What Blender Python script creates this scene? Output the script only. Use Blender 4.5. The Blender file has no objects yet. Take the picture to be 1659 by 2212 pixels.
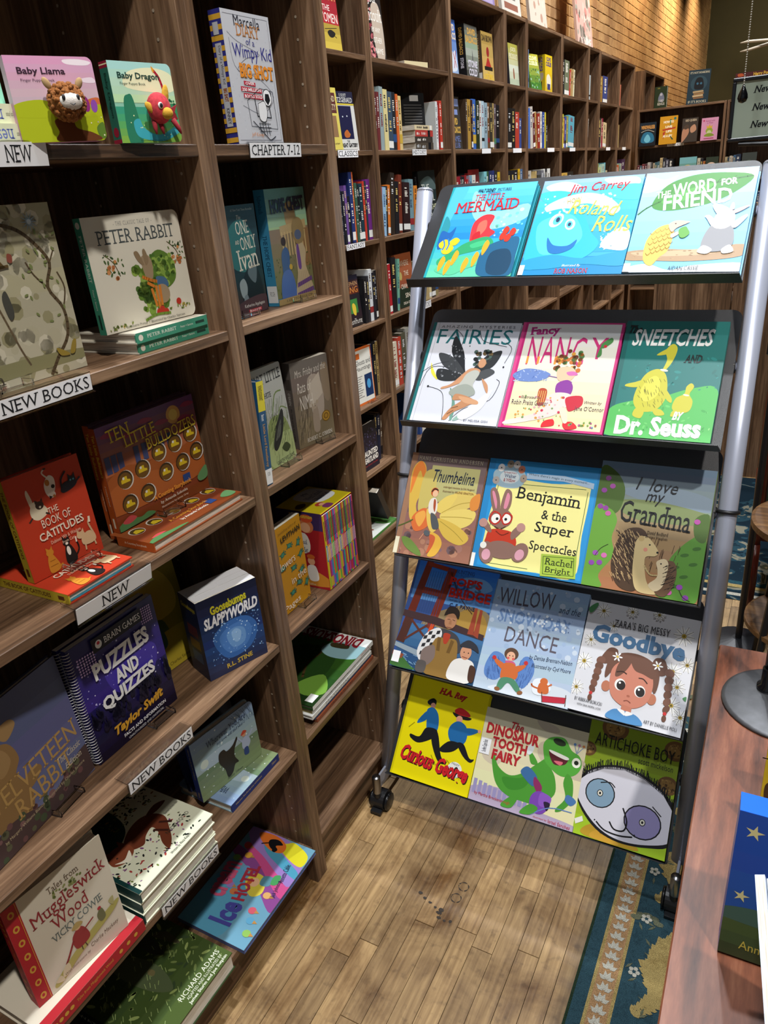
import bpy, math, random
from mathutils import Vector, Matrix, Euler

SC = bpy.context.scene
COL = SC.collection
random.seed(7)
R = math.radians

# ------------------------------------------------------------------ camera, world, lights, exposure
cam_d = bpy.data.cameras.new('camera'); cam = bpy.data.objects.new('camera', cam_d); COL.objects.link(cam)
cam_d.sensor_fit = 'HORIZONTAL'; cam_d.sensor_width = 36.0
cam_d.lens = 36.0 * 1595.08 / 1659.0
cam_d.clip_start = 0.02
cam.location = (0.8943, 0.0, 1.6198)
cam.rotation_euler = Euler((R(66.0001), R(4.5558), R(28.026)), 'XYZ')
SC.camera = cam

world = bpy.data.worlds.new('world'); SC.world = world; world.use_nodes = True
world.node_tree.nodes['Background'].inputs[0].default_value = (0.86, 0.93, 1.0, 1)
world.node_tree.nodes['Background'].inputs[1].default_value = 0.24

vs = SC.view_settings
vs.view_transform = 'Standard'; vs.look = 'None'; vs.exposure = 0.0; vs.gamma = 1.0; vs.use_curve_mapping = False

def hexlin(h):
    h = h.lstrip('#')
    if len(h) == 3: h = ''.join(c * 2 for c in h)
    out = []
    for i in (0, 2, 4):
        c = int(h[i:i + 2], 16) / 255
        out.append(c / 12.92 if c <= 0.04045 else ((c + 0.055) / 1.055) ** 2.4)
    return (*out, 1)

def spot(name, loc, target, power, col, size=85, blend=0.5, rad=0.05):
    l = bpy.data.lights.new(name, 'SPOT'); l.energy = power; l.color = col
    l.spot_size = R(size); l.spot_blend = blend; l.shadow_soft_size = rad
    o = bpy.data.objects.new(name, l); COL.objects.link(o); o.location = loc
    o.rotation_euler = (Vector(target) - Vector(loc)).to_track_quat('-Z', 'Y').to_euler()
    o['kind'] = 'helper'
    return o
WHITE = (1.0, 0.95, 0.88); COOL = (0.93, 0.96, 1.0); WARM = (1.0, 0.74, 0.44)
TRACK = [(0.60, -0.80), (0.62, 0.68), (0.55, 2.40), (0.45, 4.0), (0.45, 5.6), (0.45, 7.2)]
TRACKP = [150, 335, 300, 360, 370, 350]
for (lx, ly), pw in zip(TRACK, TRACKP):
    spot('track_spot_light', (lx, ly, 4.90), (lx - 0.14, ly, 0.0), pw, COOL, 105, 0.7, 0.06)
# second row of the same spots over the middle of the room, turned to the bookcases
AISLE = [((2.1, -0.30, 4.90), (0.0, 0.72, 0.95), 580), ((2.1, 2.5, 4.90), (-0.7, 3.6, 1.5), 400), ((2.1, 5.2, 4.90), (-0.7, 6.4, 1.6), 420), ((2.1, 7.0, 4.90), (0.1, 8.2, 1.6), 240)]
for lp, tg, pw in AISLE: spot('aisle_spot_light', lp, tg, pw, WHITE, 52, 0.7, 0.08)
for ly, pw in ((5.6, 70), (7.4, 170), (9.4, 230), (11.4, 330), (13.4, 160)):
    spot('wall_wash_light', (-0.30, ly, 4.10), (-1.0, ly + 0.2, 2.6), pw, WARM, 105, 0.9, 0.06)
spot('far_spot_light', (1.6, 12.4, 3.9), (0.6, 15.4, 2.4), 260, (1.0, 0.85, 0.6), 90, 0.8, 0.1)  # fill lamp added to brighten the olive back wall, no fixture there

# ------------------------------------------------------------------ materials
MATS = {}
def newmat(name):
    m = bpy.data.materials.new(name); m.use_nodes = True
    return m, m.node_tree.nodes, m.node_tree.links, m.node_tree.nodes['Principled BSDF']

def ink(h, rough=0.32, spec=0.3):
    k = ('ink', h, rough)
    if k not in MATS:
        m, n, l, b = newmat('print_' + h.lstrip('#'))
        b.inputs['Base Color'].default_value = hexlin(h)
        b.inputs['Roughness'].default_value = rough
        b.inputs['Specular IOR Level'].default_value = spec
        MATS[k] = m
    return MATS[k]

def solid(name, h, rough=0.5, metal=0.0, noise=0.0, scale=40.0, bump=0.0, bscale=300.0):
    k = ('solid', name)
    if k in MATS: return MATS[k]
    m, n, l, b = newmat(name)
    c = hexlin(h)
    b.inputs['Base Color'].default_value = c
    b.inputs['Roughness'].default_value = rough; b.inputs['Metallic'].default_value = metal
    tc = n.new('ShaderNodeTexCoord')
    if noise:
        t = n.new('ShaderNodeTexNoise'); t.inputs['Scale'].default_value = scale; t.inputs['Detail'].default_value = 4
        r = n.new('ShaderNodeValToRGB')
        r.color_ramp.elements[0].position = 0.3; r.color_ramp.elements[1].position = 0.7
        r.color_ramp.elements[0].color = tuple(x * (1 - noise) for x in c[:3]) + (1,)
        r.color_ramp.elements[1].color = tuple(min(1, x * (1 + noise)) for x in c[:3]) + (1,)
        l.new(tc.outputs['Object'], t.inputs['Vector']); l.new(t.outputs['Fac'], r.inputs['Fac']); l.new(r.outputs['Color'], b.inputs['Base Color'])
    if bump:
        t = n.new('ShaderNodeTexNoise'); t.inputs['Scale'].default_value = bscale; t.inputs['Detail'].default_value = 2
        bp = n.new('ShaderNodeBump'); bp.inputs['Strength'].default_value = bump; bp.inputs['Distance'].default_value = 0.001
        l.new(tc.outputs['Object'], t.inputs['Vector']); l.new(t.outputs['Fac'], bp.inputs['Height']); l.new(bp.outputs['Normal'], b.inputs['Normal'])
    MATS[k] = m
    return m

def wood(name, axis, dark, mid, light, fine=90.0, stretch=18.0, rough=0.42, rand=True):
    """grain running along axis 0/1/2 of world-like object coordinates"""
    k = ('wood', name, axis)
    if k in MATS: return MATS[k]
    m, n, l, b = newmat(name + '_' + 'xyz'[axis])
    tc = n.new('ShaderNodeTexCoord'); mp = n.new('ShaderNodeMapping')
    sc = [1.0, 1.0, 1.0]; sc[axis] = 1.0 / stretch
    mp.inputs['Scale'].default_value = sc
    src = tc.outputs['Object']
    if rand:
        oi = n.new('ShaderNodeObjectInfo'); ad = n.new('ShaderNodeVectorMath'); ad.operation = 'ADD'
        mu = n.new('ShaderNodeMath'); mu.operation = 'MULTIPLY'; mu.inputs[1].default_value = 7.0
        cb = n.new('ShaderNodeCombineXYZ')
        l.new(oi.outputs['Random'], mu.inputs[0])
        for i in range(3): l.new(mu.outputs[0], cb.inputs[i])
        l.new(src, ad.inputs[0]); l.new(cb.outputs[0], ad.inputs[1]); src = ad.outputs[0]
    l.new(src, mp.inputs['Vector'])
    t1 = n.new('ShaderNodeTexNoise'); t1.inputs['Scale'].default_value = fine; t1.inputs['Detail'].default_value = 5; t1.inputs['Roughness'].default_value = 0.65
    t2 = n.new('ShaderNodeTexNoise'); t2.inputs['Scale'].default_value = fine * 0.14; t2.inputs['Detail'].default_value = 3; t2.inputs['Distortion'].default_value = 0.6
    l.new(mp.outputs[0], t1.inputs['Vector']); l.new(mp.outputs[0], t2.inputs['Vector'])
    mx = n.new('ShaderNodeMath'); mx.operation = 'MULTIPLY_ADD'; mx.inputs[1].default_value = 0.55
    m2 = n.new('ShaderNodeMath'); m2.operation = 'MULTIPLY'; m2.inputs[1].default_value = 0.45
    l.new(t2.outputs['Fac'], m2.inputs[0]); l.new(t1.outputs['Fac'], mx.inputs[0]); l.new(m2.outputs[0], mx.inputs[2])
    r = n.new('ShaderNodeValToRGB'); e = r.color_ramp.elements
    e[0].position = 0.34; e[0].color = hexlin(dark); e[1].position = 0.66; e[1].color = hexlin(light)
    x = e.new(0.5); x.color = hexlin(mid)
    l.new(mx.outputs[0], r.inputs['Fac']); l.new(r.outputs['Color'], b.inputs['Base Color'])
    b.inputs['Roughness'].default_value = rough
    bp = n.new('ShaderNodeBump'); bp.inputs['Strength'].default_value = 0.18; bp.inputs['Distance'].default_value = 0.0006
    l.new(t1.outputs['Fac'], bp.inputs['Height']); l.new(bp.outputs['Normal'], b.inputs['Normal'])
    MATS[k] = m
    return m

def clear(name='clear_acrylic', col='FFFFFF', rough=0.03):
    k = ('clear', name)
    if k not in MATS:
        m, n, l, b = newmat(name)
        b.inputs['Base Color'].default_value = hexlin(col)
        b.inputs['Roughness'].default_value = rough
        b.inputs['Transmission Weight'].default_value = 1.0
        b.inputs['IOR'].default_value = 1.3
        MATS[k] = m
    return MATS[k]

def pages_mat():
    k = 'pages'
    if k not in MATS:
        m, n, l, b = newmat('page_edges')
        tc = n.new('ShaderNodeTexCoord'); mp = n.new('ShaderNodeMapping'); mp.inputs['Scale'].default_value = (0.02, 1, 0.02)
        t = n.new('ShaderNodeTexNoise'); t.inputs['Scale'].default_value = 1400; t.inputs['Detail'].default_value = 1
        r = n.new('ShaderNodeValToRGB'); e = r.color_ramp.elements
        e[0].position = 0.35; e[0].color = hexlin('BDB5A6'); e[1].position = 0.6; e[1].color = hexlin('F0EADD')
        l.new(tc.outputs['Object'], mp.inputs['Vector']); l.new(mp.outputs[0], t.inputs['Vector']); l.new(t.outputs['Fac'], r.inputs['Fac']); l.new(r.outputs['Color'], b.inputs['Base Color'])
        b.inputs['Roughness'].default_value = 0.85
        MATS[k] = m
    return MATS[k]

WAL = ('walnut', '37271B', '674D38', '93755A')
def walnut(axis): return wood(WAL[0], axis, *WAL[1:], fine=120.0, stretch=22.0)

# ------------------------------------------------------------------ mesh helpers
def mkmesh(name, verts, faces, mats, idx=None, smooth=False):
    me = bpy.data.meshes.new(name); me.from_pydata(verts, [], faces)
    for m in (mats if isinstance(mats, (list, tuple)) else [mats]): me.materials.append(m)
    if idx: me.polygons.foreach_set('material_index', idx)
    if smooth: me.polygons.foreach_set('use_smooth', [True] * len(me.polygons))
    me.update()
    return me

def link(name, data, parent=None, loc=None, rot=None):
    o = bpy.data.objects.new(name, data); COL.objects.link(o)
    if parent is not None: o.parent = parent
    if loc is not None: o.location = loc
    if rot is not None: o.rotation_euler = rot
    return o

class MB:
    def __init__(s): s.v = []; s.f = []
    def add(s, v, f):
        k = len(s.v); s.v += [tuple(p) for p in v]; s.f += [tuple(i + k for i in q) for q in f]; return s
    def box(s, x0, x1, y0, y1, z0, z1):
        return s.add([(x0, y0, z0), (x1, y0, z0), (x1, y1, z0), (x0, y1, z0), (x0, y0, z1), (x1, y0, z1), (x1, y1, z1), (x0, y1, z1)],
                     [(0, 3, 2, 1), (4, 5, 6, 7), (0, 1, 5, 4), (1, 2, 6, 5), (2, 3, 7, 6), (3, 0, 4, 7)])
    def bev(s, x0, x1, y0, y1, z0, z1, b=0.0015):
        """box with chamfered edges"""
        xs, ys, zs = (x0, x1), (y0, y1), (z0, z1)
        V = []; 
        def p(i, j, k, ax):
            q = [xs[i], ys[j], zs[k]]
            for a, s_ in ((0, i), (1, j), (2, k)):
                if a != ax: q[a] += b if s_ == 0 else -b
            return tuple(q)
        ids = {}
        for i in (0, 1):
            for j in (0, 1):
                for k in (0, 1):
                    for ax in range(3):
                        ids[i, j, k, ax] = len(V); V.append(p(i, j, k, ax))
        F = []
        for ax in range(3):
            o1, o2 = [a for a in range(3) if a != ax]
            for sd in (0, 1):
                q = []
                for a, c in ((0, 0), (1, 0), (1, 1), (0, 1)):
                    t = [0, 0, 0]; t[ax] = sd; t[o1] = a; t[o2] = c; q.append(ids[t[0], t[1], t[2], ax])
                F.append(tuple(q))
            for a in (0, 1):
                for c in (0, 1):
                    t0 = [0, 0, 0]; t0[o1] = a; t0[o2] = c; t1 = list(t0); t1[ax] = 1
                    F.append((ids[(*t0, o1)], ids[(*t1, o1)], ids[(*t1, o2)], ids[(*t0, o2)]))
        for i in (0, 1):
            for j in (0, 1):
                for k in (0, 1): F.append((ids[i, j, k, 0], ids[i, j, k, 1], ids[i, j, k, 2]))
        return s.add(V, F)
    def tube(s, pts, r, n=16, cap=True):
        pts = [Vector(p) for p in pts]; rs = r if isinstance(r, (list, tuple)) else [r] * len(pts)
        V = []; F = []; prev = None
        for i, p in enumerate(pts):
            d = (pts[min(i + 1, len(pts) - 1)] - pts[max(i - 1, 0)]).normalized()
            if prev is None:
                a = Vector((0, 0, 1)) if abs(d.z) < 0.9 else Vector((1, 0, 0)); u = d.cross(a).normalized()
            else:
                u = (prev - d * prev.dot(d)).normalized()
            prev = u; w = d.cross(u)
            for k in range(n):
                t = 2 * math.pi * k / n; V.append(p + (u * math.cos(t) + w * math.sin(t)) * rs[i])
        m = len(pts)
        for i in range(m - 1):
            for k in range(n): F.append((i * n + k, i * n + (k + 1) % n, (i + 1) * n + (k + 1) % n, (i + 1) * n + k))
        if cap: F.append(tuple(range(n))[::-1]); F.append(tuple((m - 1) * n + k for k in range(n)))
        return s.add(V, F)
    def lathe(s, prof, n=24, c=(0, 0, 0)):
        V = []; F = []
        for r_, z in prof:
            for k in range(n):
                t = 2 * math.pi * k / n; V.append((c[0] + r_ * math.cos(t), c[1] + r_ * math.sin(t), c[2] + z))
        m = len(prof)
        for i in range(m - 1):
            for k in range(n): F.append((i * n + k, i * n + (k + 1) % n, (i + 1) * n + (k + 1) % n, (i + 1) * n + k))
        F.append(tuple(range(n))[::-1]); F.append(tuple((m - 1) * n + k for k in range(n)))
        return s.add(V, F)
    def prism(s, outline, axis, a, b):
        """outline: 2d polygon in the two other axes (in order); extruded along axis from a to b"""
        n = len(outline); o1, o2 = [i for i in range(3) if i != axis]; V = []
        for t in (a, b):
            for p in outline:
                q = [0, 0, 0]; q[axis] = t; q[o1] = p[0]; q[o2] = p[1]; V.append(tuple(q))
        F = [tuple(range(n)), tuple(range(2 * n - 1, n - 1, -1))] + [(i, (i + 1) % n, n + (i + 1) % n, n + i) for i in range(n)]
        return s.add(V, F)
    def ball(s, c, rx, ry=None, rz=None, nu=16, nv=10, jit=0.0, rnd=None):
        ry = ry or rx; rz = rz or rx; V = []; F = []
        for i in range(nv + 1):
            ph = math.pi * i / nv
            for k in range(nu):
                t = 2 * math.pi * k / nu; j = 1 + (rnd.uniform(-jit, jit) if rnd and 0 < i < nv else 0)
                V.append((c[0] + rx * j * math.sin(ph) * math.cos(t), c[1] + ry * j * math.sin(ph) * math.sin(t), c[2] + rz * j * math.cos(ph)))
        for i in range(nv):
            for k in range(nu): F.append((i * nu + k, i * nu + (k + 1) % nu, (i + 1) * nu + (k + 1) % nu, (i + 1) * nu + k))
        return s.add(V, F)
    def mesh(s, name, mats, smooth=False): return mkmesh(name, s.v, s.f, mats, None, smooth)
    def obj(s, name, mats, parent=None, smooth=False, loc=None, rot=None): return link(name, s.mesh(name, mats, smooth), parent, loc, rot)

def tag(o, label, cat, group=None, kind=None):
    if label: o['label'] = label
    if cat: o['category'] = cat
    if group: o['group'] = group
    if kind: o['kind'] = kind
    return o

def thing(name, label, cat, group=None, loc=(0, 0, 0), mat=None):
    o = bpy.data.objects.new(name, None); COL.objects.link(o); o.empty_display_size = 0.05
    if mat is not None: o.matrix_world = mat
    else: o.location = loc
    return tag(o, label, cat, group)

# ------------------------------------------------------------------ lettering
TXT = {}
def text_geo(s, st):
    k = (s, st)
    if k in TXT: return TXT[k]
    cu = bpy.data.curves.new('lettering', 'FONT'); cu.body = s; cu.resolution_u = 2; cu.fill_mode = 'FRONT'
    if 'b' in st: cu.offset = 0.022
    if 'B' in st: cu.offset = 0.042
    if 'i' in st: cu.shear = 0.28
    if 'w' in st: cu.space_character = 1.35
    ob = bpy.data.objects.new('lettering', cu)
    me = ob.to_mesh()
    V = [(v.co.x, v.co.y) for v in me.vertices]; F = [tuple(p.vertices) for p in me.polygons]
    if 's' in st:     # slab ends on the upright strokes
        segs = []
        from collections import Counter
        ec = Counter()
        for f in F:
            for a, b in zip(f, f[1:] + f[:1]): ec[(min(a, b), max(a, b))] += 1
        out = [e for e, c in ec.items() if c == 1]
        def cuts(y):
            xs = []
            for a, b in out:
                y0, y1 = V[a][1], V[b][1]
                if (y0 <= y) != (y1 <= y): xs.append(V[a][0] + (V[b][0] - V[a][0]) * (y - y0) / (y1 - y0))
            xs.sort(); return list(zip(xs[::2], xs[1::2]))
        off = 0.042 if 'B' in st else 0.022 if 'b' in st else 0.0
        for y0, dy in ((-off, 1), (0.682 + off, -1), (0.449 + off, -1)):
            near = cuts(y0 + dy * 0.012); far = cuts(y0 + dy * 0.10); over = cuts(y0 - dy * 0.05)
            for a, b in near:
                if b - a < 0.03: continue
                if b - a > 0.24:
                    if any(abs(c - a) < 0.03 and d - c < 0.22 for c, d in far) and not any(c < b and d > a for c, d in over):
                        k0 = len(V); yb = y0 + dy * 0.055; a -= 0.085; b = a + 0.16
                        V += [(a, y0), (b, y0), (b, yb), (a, yb)]; F.append((k0, k0 + 1, k0 + 2, k0 + 3) if dy > 0 else (k0 + 3, k0 + 2, k0 + 1, k0))
                    continue
                if any(c < b and d > a for c, d in over): continue
                if not any(abs((c + d) / 2 - (a + b) / 2) < 0.07 and abs((d - c) - (b - a)) < 0.05 for c, d in far): continue
                e = 0.085; k0 = len(V); yb = y0 + dy * 0.055
                V += [(a - e, y0), (b + e, y0), (b + e, yb), (a - e, yb)]
                F.append((k0, k0 + 1, k0 + 2, k0 + 3) if dy > 0 else (k0 + 3, k0 + 2, k0 + 1, k0))
    ob.to_mesh_clear(); bpy.data.objects.remove(ob); bpy.data.curves.remove(cu)
    x0 = min(p[0] for p in V); x1 = max(p[0] for p in V); y0 = min(p[1] for p in V); y1 = max(p[1] for p in V)
    V = [((x - x0) / (x1 - x0), (y - y0) / max(1e-6, y1 - y0)) for x, y in V]
    TXT[k] = (V, F)
    return TXT[k]

def crom(pts, closed=True, n=5):
    m = len(pts); out = []
    for i in range(m if closed else m - 1):
        if closed: p0, p1, p2, p3 = pts[i - 1], pts[i], pts[(i + 1) % m], pts[(i + 2) % m]
        else: p0, p1, p2, p3 = pts[max(i - 1, 0)], pts[i], pts[i + 1], pts[min(i + 2, m - 1)]
        for k in range(n):
            t = k / n
            out.append(tuple(0.5 * (2 * b + (c - a) * t + (2 * a - 5 * b + 4 * c - d) * t * t + (3 * b - a - 3 * c + d) * t ** 3) for a, b, c, d in zip(p0, p1, p2, p3)))
    if not closed: out.append(pts[-1])
    return out

def clip(poly, w, h):
    for ax, lim, sg in ((0, 0, 1), (0, w, -1), (1, 0, 1), (1, h, -1)):
        out = []
        for i, p in enumerate(poly):
            q = poly[i - 1]; ip = sg * (p[ax] - lim) >= 0; iq = sg * (q[ax] - lim) >= 0
            if ip != iq:
                t = (lim - q[ax]) / (p[ax] - q[ax]); out.append((q[0] + t * (p[0] - q[0]), q[1] + t * (p[1] - q[1])))
            if ip: out.append(p)
        poly = out
        if len(poly) < 3: return []
    return poly

class Art:
    """flat print: u,v in percent, v downwards; layers stacked by 0.04 mm"""
    def __init__(s, w, h, gloss=0.3):
        s.w, s.h, s.g = w, h, gloss; s.rc = 0; s.ov = 0; s.lay = 0; s.A = []; s.T = []
    def _pt(s, u, v): return (u / 100 * s.w, s.h * (1 - (v + s.ov) / 100))
    def _poly(s, c, pts):
        pts = clip(pts, s.w, s.h)
        if len(pts) >= 3:
            a = sum(p[0] * q[1] - q[0] * p[1] for p, q in zip(pts, pts[1:] + pts[:1]))
            if a < 0: pts = pts[::-1]
            s.A.append((c, s.lay, pts, [tuple(range(len(pts)))]))
    def bg(s, c): s.lay += 1; s._poly(c, [(0, 0), (s.w, 0), (s.w, s.h), (0, s.h)]); return s
    def grad(s, c0, c1, n=10, v0=0, v1=100, u0=0, u1=100):
        s.lay += 1
        a = [int(c0[i:i + 2], 16) for i in (0, 2, 4)]; b = [int(c1[i:i + 2], 16) for i in (0, 2, 4)]
        for k in range(n):
            t = k / max(1, n - 1); c = '%02X%02X%02X' % tuple(int(round((x + (y - x) * t) / 6) * 6) for x, y in zip(a, b))
            p, q = v0 + (v1 - v0) * k / n, v0 + (v1 - v0) * (k + 1) / n
            s._poly(min(c, 'FFFFFF') if len(c) == 6 else 'FFFFFF', [s._pt(u0, p), s._pt(u1, p), s._pt(u1, q), s._pt(u0, q)])
        return s
    def r(s, c, u0, v0, u1, v1): s.lay += 1; s._poly(c, [s._pt(u0, v0), s._pt(u1, v0), s._pt(u1, v1), s._pt(u0, v1)]); return s
    def p(s, c, *q): s.lay += 1; s._poly(c, [s._pt(q[i], q[i + 1]) for i in range(0, len(q), 2)]); return s
    def s(s, c, *q): s.lay += 1; s._poly(c, crom([s._pt(q[i], q[i + 1]) for i in range(0, len(q), 2)])); return s
    def e(s, c, u, v, ru, rv=None, rot=0, n=20, same=False):
        if not same: s.lay += 1
        x, y = s._pt(u, v); a = ru / 100 * s.w; b = (rv if rv is not None else ru) / 100 * s.w; cr, sr = math.cos(R(rot)), math.sin(R(rot))
        s._poly(c, [(x + a * math.cos(t) * cr - b * math.sin(t) * sr, y + a * math.cos(t) * sr + b * math.sin(t) * cr) for t in [2 * math.pi * k / n for k in range(n)]]); return s
    def star(s, c, u, v, r, n=5, k=0.45, rot=0):
        s.lay += 1; x, y = s._pt(u, v); r = r / 100 * s.w
        s._poly(c, [(x + r * (1 if i % 2 == 0 else k) * math.sin(math.pi * i / n + R(rot)), y + r * (1 if i % 2 == 0 else k) * math.cos(math.pi * i / n + R(rot))) for i in range(2 * n)]); return s
    def l(s, c, wd, *q, sm=True, same=False, close=False):
        if not same: s.lay += 1
        P = [s._pt(q[i], q[i + 1]) for i in range(0, len(q), 2)]
        if close: P.append(P[0])
        if sm and len(P) > 2: P = crom(P, False, 4)
        wd = wd / 100 * s.w / 2
        for i, (a, b) in enumerate(zip(P, P[1:])):
            dx, dy = b[0] - a[0], b[1] - a[1]; L = math.hypot(dx, dy)
            if L < 1e-7: continue
            nx, ny = -dy / L * wd, dx / L * wd; ex, ey = dx / L * wd * 0.35, dy / L * wd * 0.35
            s._poly(c, [(a[0] - nx - ex, a[1] - ny - ey), (b[0] - nx + ex, b[1] - ny + ey), (b[0] + nx + ex, b[1] + ny + ey), (a[0] + nx - ex, a[1] + ny - ey)])
        return s
    def flower(s, c, cc, u, v, r, n=8, pw=0.28):
        s.lay += 1
        x, y = s._pt(u, v); rr = r / 100 * s.w
        for k in range(n):
            t = 2 * math.pi * k / n; cx, cy = x + 0.6 * rr * math.cos(t), y + 0.6 * rr * math.sin(t)
            s._poly(c, [(cx + 0.42 * rr * math.cos(q) * math.cos(t) - pw * rr * 0.6 * math.sin(q) * math.sin(t), cy + 0.42 * rr * math.cos(q) * math.sin(t) + pw * rr * 0.6 * math.sin(q) * math.cos(t)) for q in [2 * math.pi * i / 8 for i in range(8)]])
        s.e(cc, u, v, r * 0.24, n=8); return s
    def scat(s, cols, n, u0, v0, u1, v1, rmin, rmax, seed=1, asp=1.0, rots=True):
        rd = random.Random(seed); s.lay += 1
        for _ in range(n):
            r_ = rd.uniform(rmin, rmax)
            s.e(rd.choice(cols), rd.uniform(u0, u1), rd.uniform(v0, v1), r_, r_ * asp, rd.uniform(0, 180) if rots else 0, 8, True)
        return s
    def hatch(s, c, wd, n, u0, v0, u1, v1, du, dv, seed=2, jit=1.0):
        rd = random.Random(seed); s.lay += 1
        for k in range(n):
            u, v = rd.uniform(u0, u1), rd.uniform(v0, v1); s.l(c, wd, u, v, u + du * rd.uniform(0.6, 1.2), v + dv * rd.uniform(0.6, 1.2), same=True)
        return s
    def t(s, txt, c, u0, v0, u1, v1, st='', rot=0, arc=0):
        s.lay += 1
        V, F = text_geo(txt, st); a, b = s._pt(u0, v1); c2, d = s._pt(u1, v0); W, H = c2 - a, d - b; mx, my = (a + c2) / 2, (b + d) / 2
        cr, sr = math.cos(R(rot)), math.sin(R(rot)); P = []
        if abs(rot) in (90, 270): W, H = H, W
        for x, y in V:
            X_, Y_ = (x - .5) * W, (y - .5) * H + arc / 100 * s.h * (1 - (2 * x - 1) ** 2)
            P.append((mx + X_ * cr - Y_ * sr, my + X_ * sr + Y_ * cr))
        s.T.append((c, s.lay, P, F)); return s
    def build(s, parent, M=None, both=True, rc=0):
        """M maps (x, z, d) print space to the parent's space"""
        M = M or (lambda x, z, d: (x, -d, z))
        if rc:
            hp = []
            for cx, cz, sg in ((s.w - rc, rc, -1), (s.w - rc, s.h - rc, 1)):
                for q in (15, 37, 53, 75): hp.append((cx, cz, math.cos(R(q)), sg * math.sin(R(q))))
            A2 = []
            for c, ly, pts, fs in s.A:
                for cx, cz, nx, nz in hp:
                    if not pts: break
                    d = [rc - ((p[0] - cx) * nx + (p[1] - cz) * nz) for p in pts]; out = []
                    for i in range(len(pts)):
                        p, q2, dp, dq = pts[i], pts[i - 1], d[i], d[i - 1]
                        if (dp >= 0) != (dq >= 0):
                            t = dq / (dq - dp); out.append((q2[0] + t * (p[0] - q2[0]), q2[1] + t * (p[1] - q2[1])))
                        if dp >= 0: out.append(p)
                    pts = out
                if len(pts) >= 3: A2.append((c, ly, pts, [tuple(range(len(pts)))]))
            s.A = A2
        for nm, items in (('cover_art', s.A), ('lettering', s.T)):
            if not items: continue
            V = []; F = []; I = []; cols = []; ci = {}
            for c, ly, pts, fs in items:
                if c not in ci: ci[c] = len(cols); cols.append(ink(c, s.g))
                k = len(V); d = 0.00015 + ly * 0.00004
                V += [M(x, z, d) for x, z in pts]
                for f in fs: F.append(tuple(i + k for i in f)); I.append(ci[c])
            link(nm, mkmesh(nm, V, F, cols, I), parent)

# ------------------------------------------------------------------ books
def pose(B, U, V):
    U = Vector(U).normalized(); V = Vector(V).normalized(); N = U.cross(V)
    return Matrix(((U.x, -N.x, V.x, B[0]), (U.y, -N.y, V.y, B[1]), (U.z, -N.z, V.z, B[2]), (0, 0, 0, 1)))
def stand(x, y, z, a=0.0, t=0.0):
    a, t = R(a), R(t); U = Vector((math.sin(a), math.cos(a), 0)); N = Vector((math.cos(a), -math.sin(a), 0))
    return pose((x, y, z), U, Vector((0, 0, 1)) * math.cos(t) - N * math.sin(t))
def flat_x(x, y, z): return pose((x, y, z), (0, 1, 0), (-1, 0, 0))     # foot of the cover towards the aisle
def flat_s(x, y, z): return pose((x, y, z), (-1, 0, 0), (0, -1, 0))    # spine towards the aisle

def plate(mb, w, h, y0, y1, rc):
    o = [(0, 0)]
    if rc:
        for cx, cz, a0 in ((w - rc, rc, -90), (w - rc, h - rc, 0)):
            o += [(cx + rc * math.cos(R(a0 + k * 18)), cz + rc * math.sin(R(a0 + k * 18))) for k in range(6)]
    else: o += [(w, 0), (w, h)]
    o.append((0, h)); mb.prism(o, 1, y0, y1)

def book(name, label, M, w, h, t, hexc, group=None, art=None, spine=None, hard=True, rc=0, spine_hex=None, gloss=0.3, cat='book', pages=True):
    M = M.copy(); dz = -M[2][1] * t
    if 0 < dz < 0.35 * t and M[2][2] > 0.5: M[2][3] += dz
    o = thing(name, label, cat, group, mat=M)
    bt = 0.0025 if hard else 0.0006; ov = 0.003 if hard else 0.0
    bt = min(bt, t * 0.3)
    mb = MB(); plate(mb, w, h, 0, bt, rc); plate(mb, w, h, t - bt, t, rc); mb.box(0, bt, bt, t - bt, 0, h)
    mats = [ink(hexc, gloss)]; idx = None
    me = mkmesh('cover', mb.v, mb.f, mats)
    if spine_hex:
        me.materials.append(ink(spine_hex, gloss)); n = len(mb.f)
        me.polygons.foreach_set('material_index', [1 if i >= n - 6 else 0 for i in range(n)])
    cov = link('cover', me, o)
    if pages:
        pg = MB()
        if rc:
            ol = MB(); plate(pg, w - ov - bt, h - 2 * ov, bt, t - bt, rc); pg.v = [(x + bt, y, z + ov) for x, y, z in pg.v]
        else: pg.box(bt, w - ov, bt, t - bt, ov, h - ov)
        pg.obj('pages', pages_mat(), o)
    if art: art.build(cov, rc=rc)
    if spine: spine.build(cov, lambda x, z, d: (-d, t - x, z))
    return o

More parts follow.
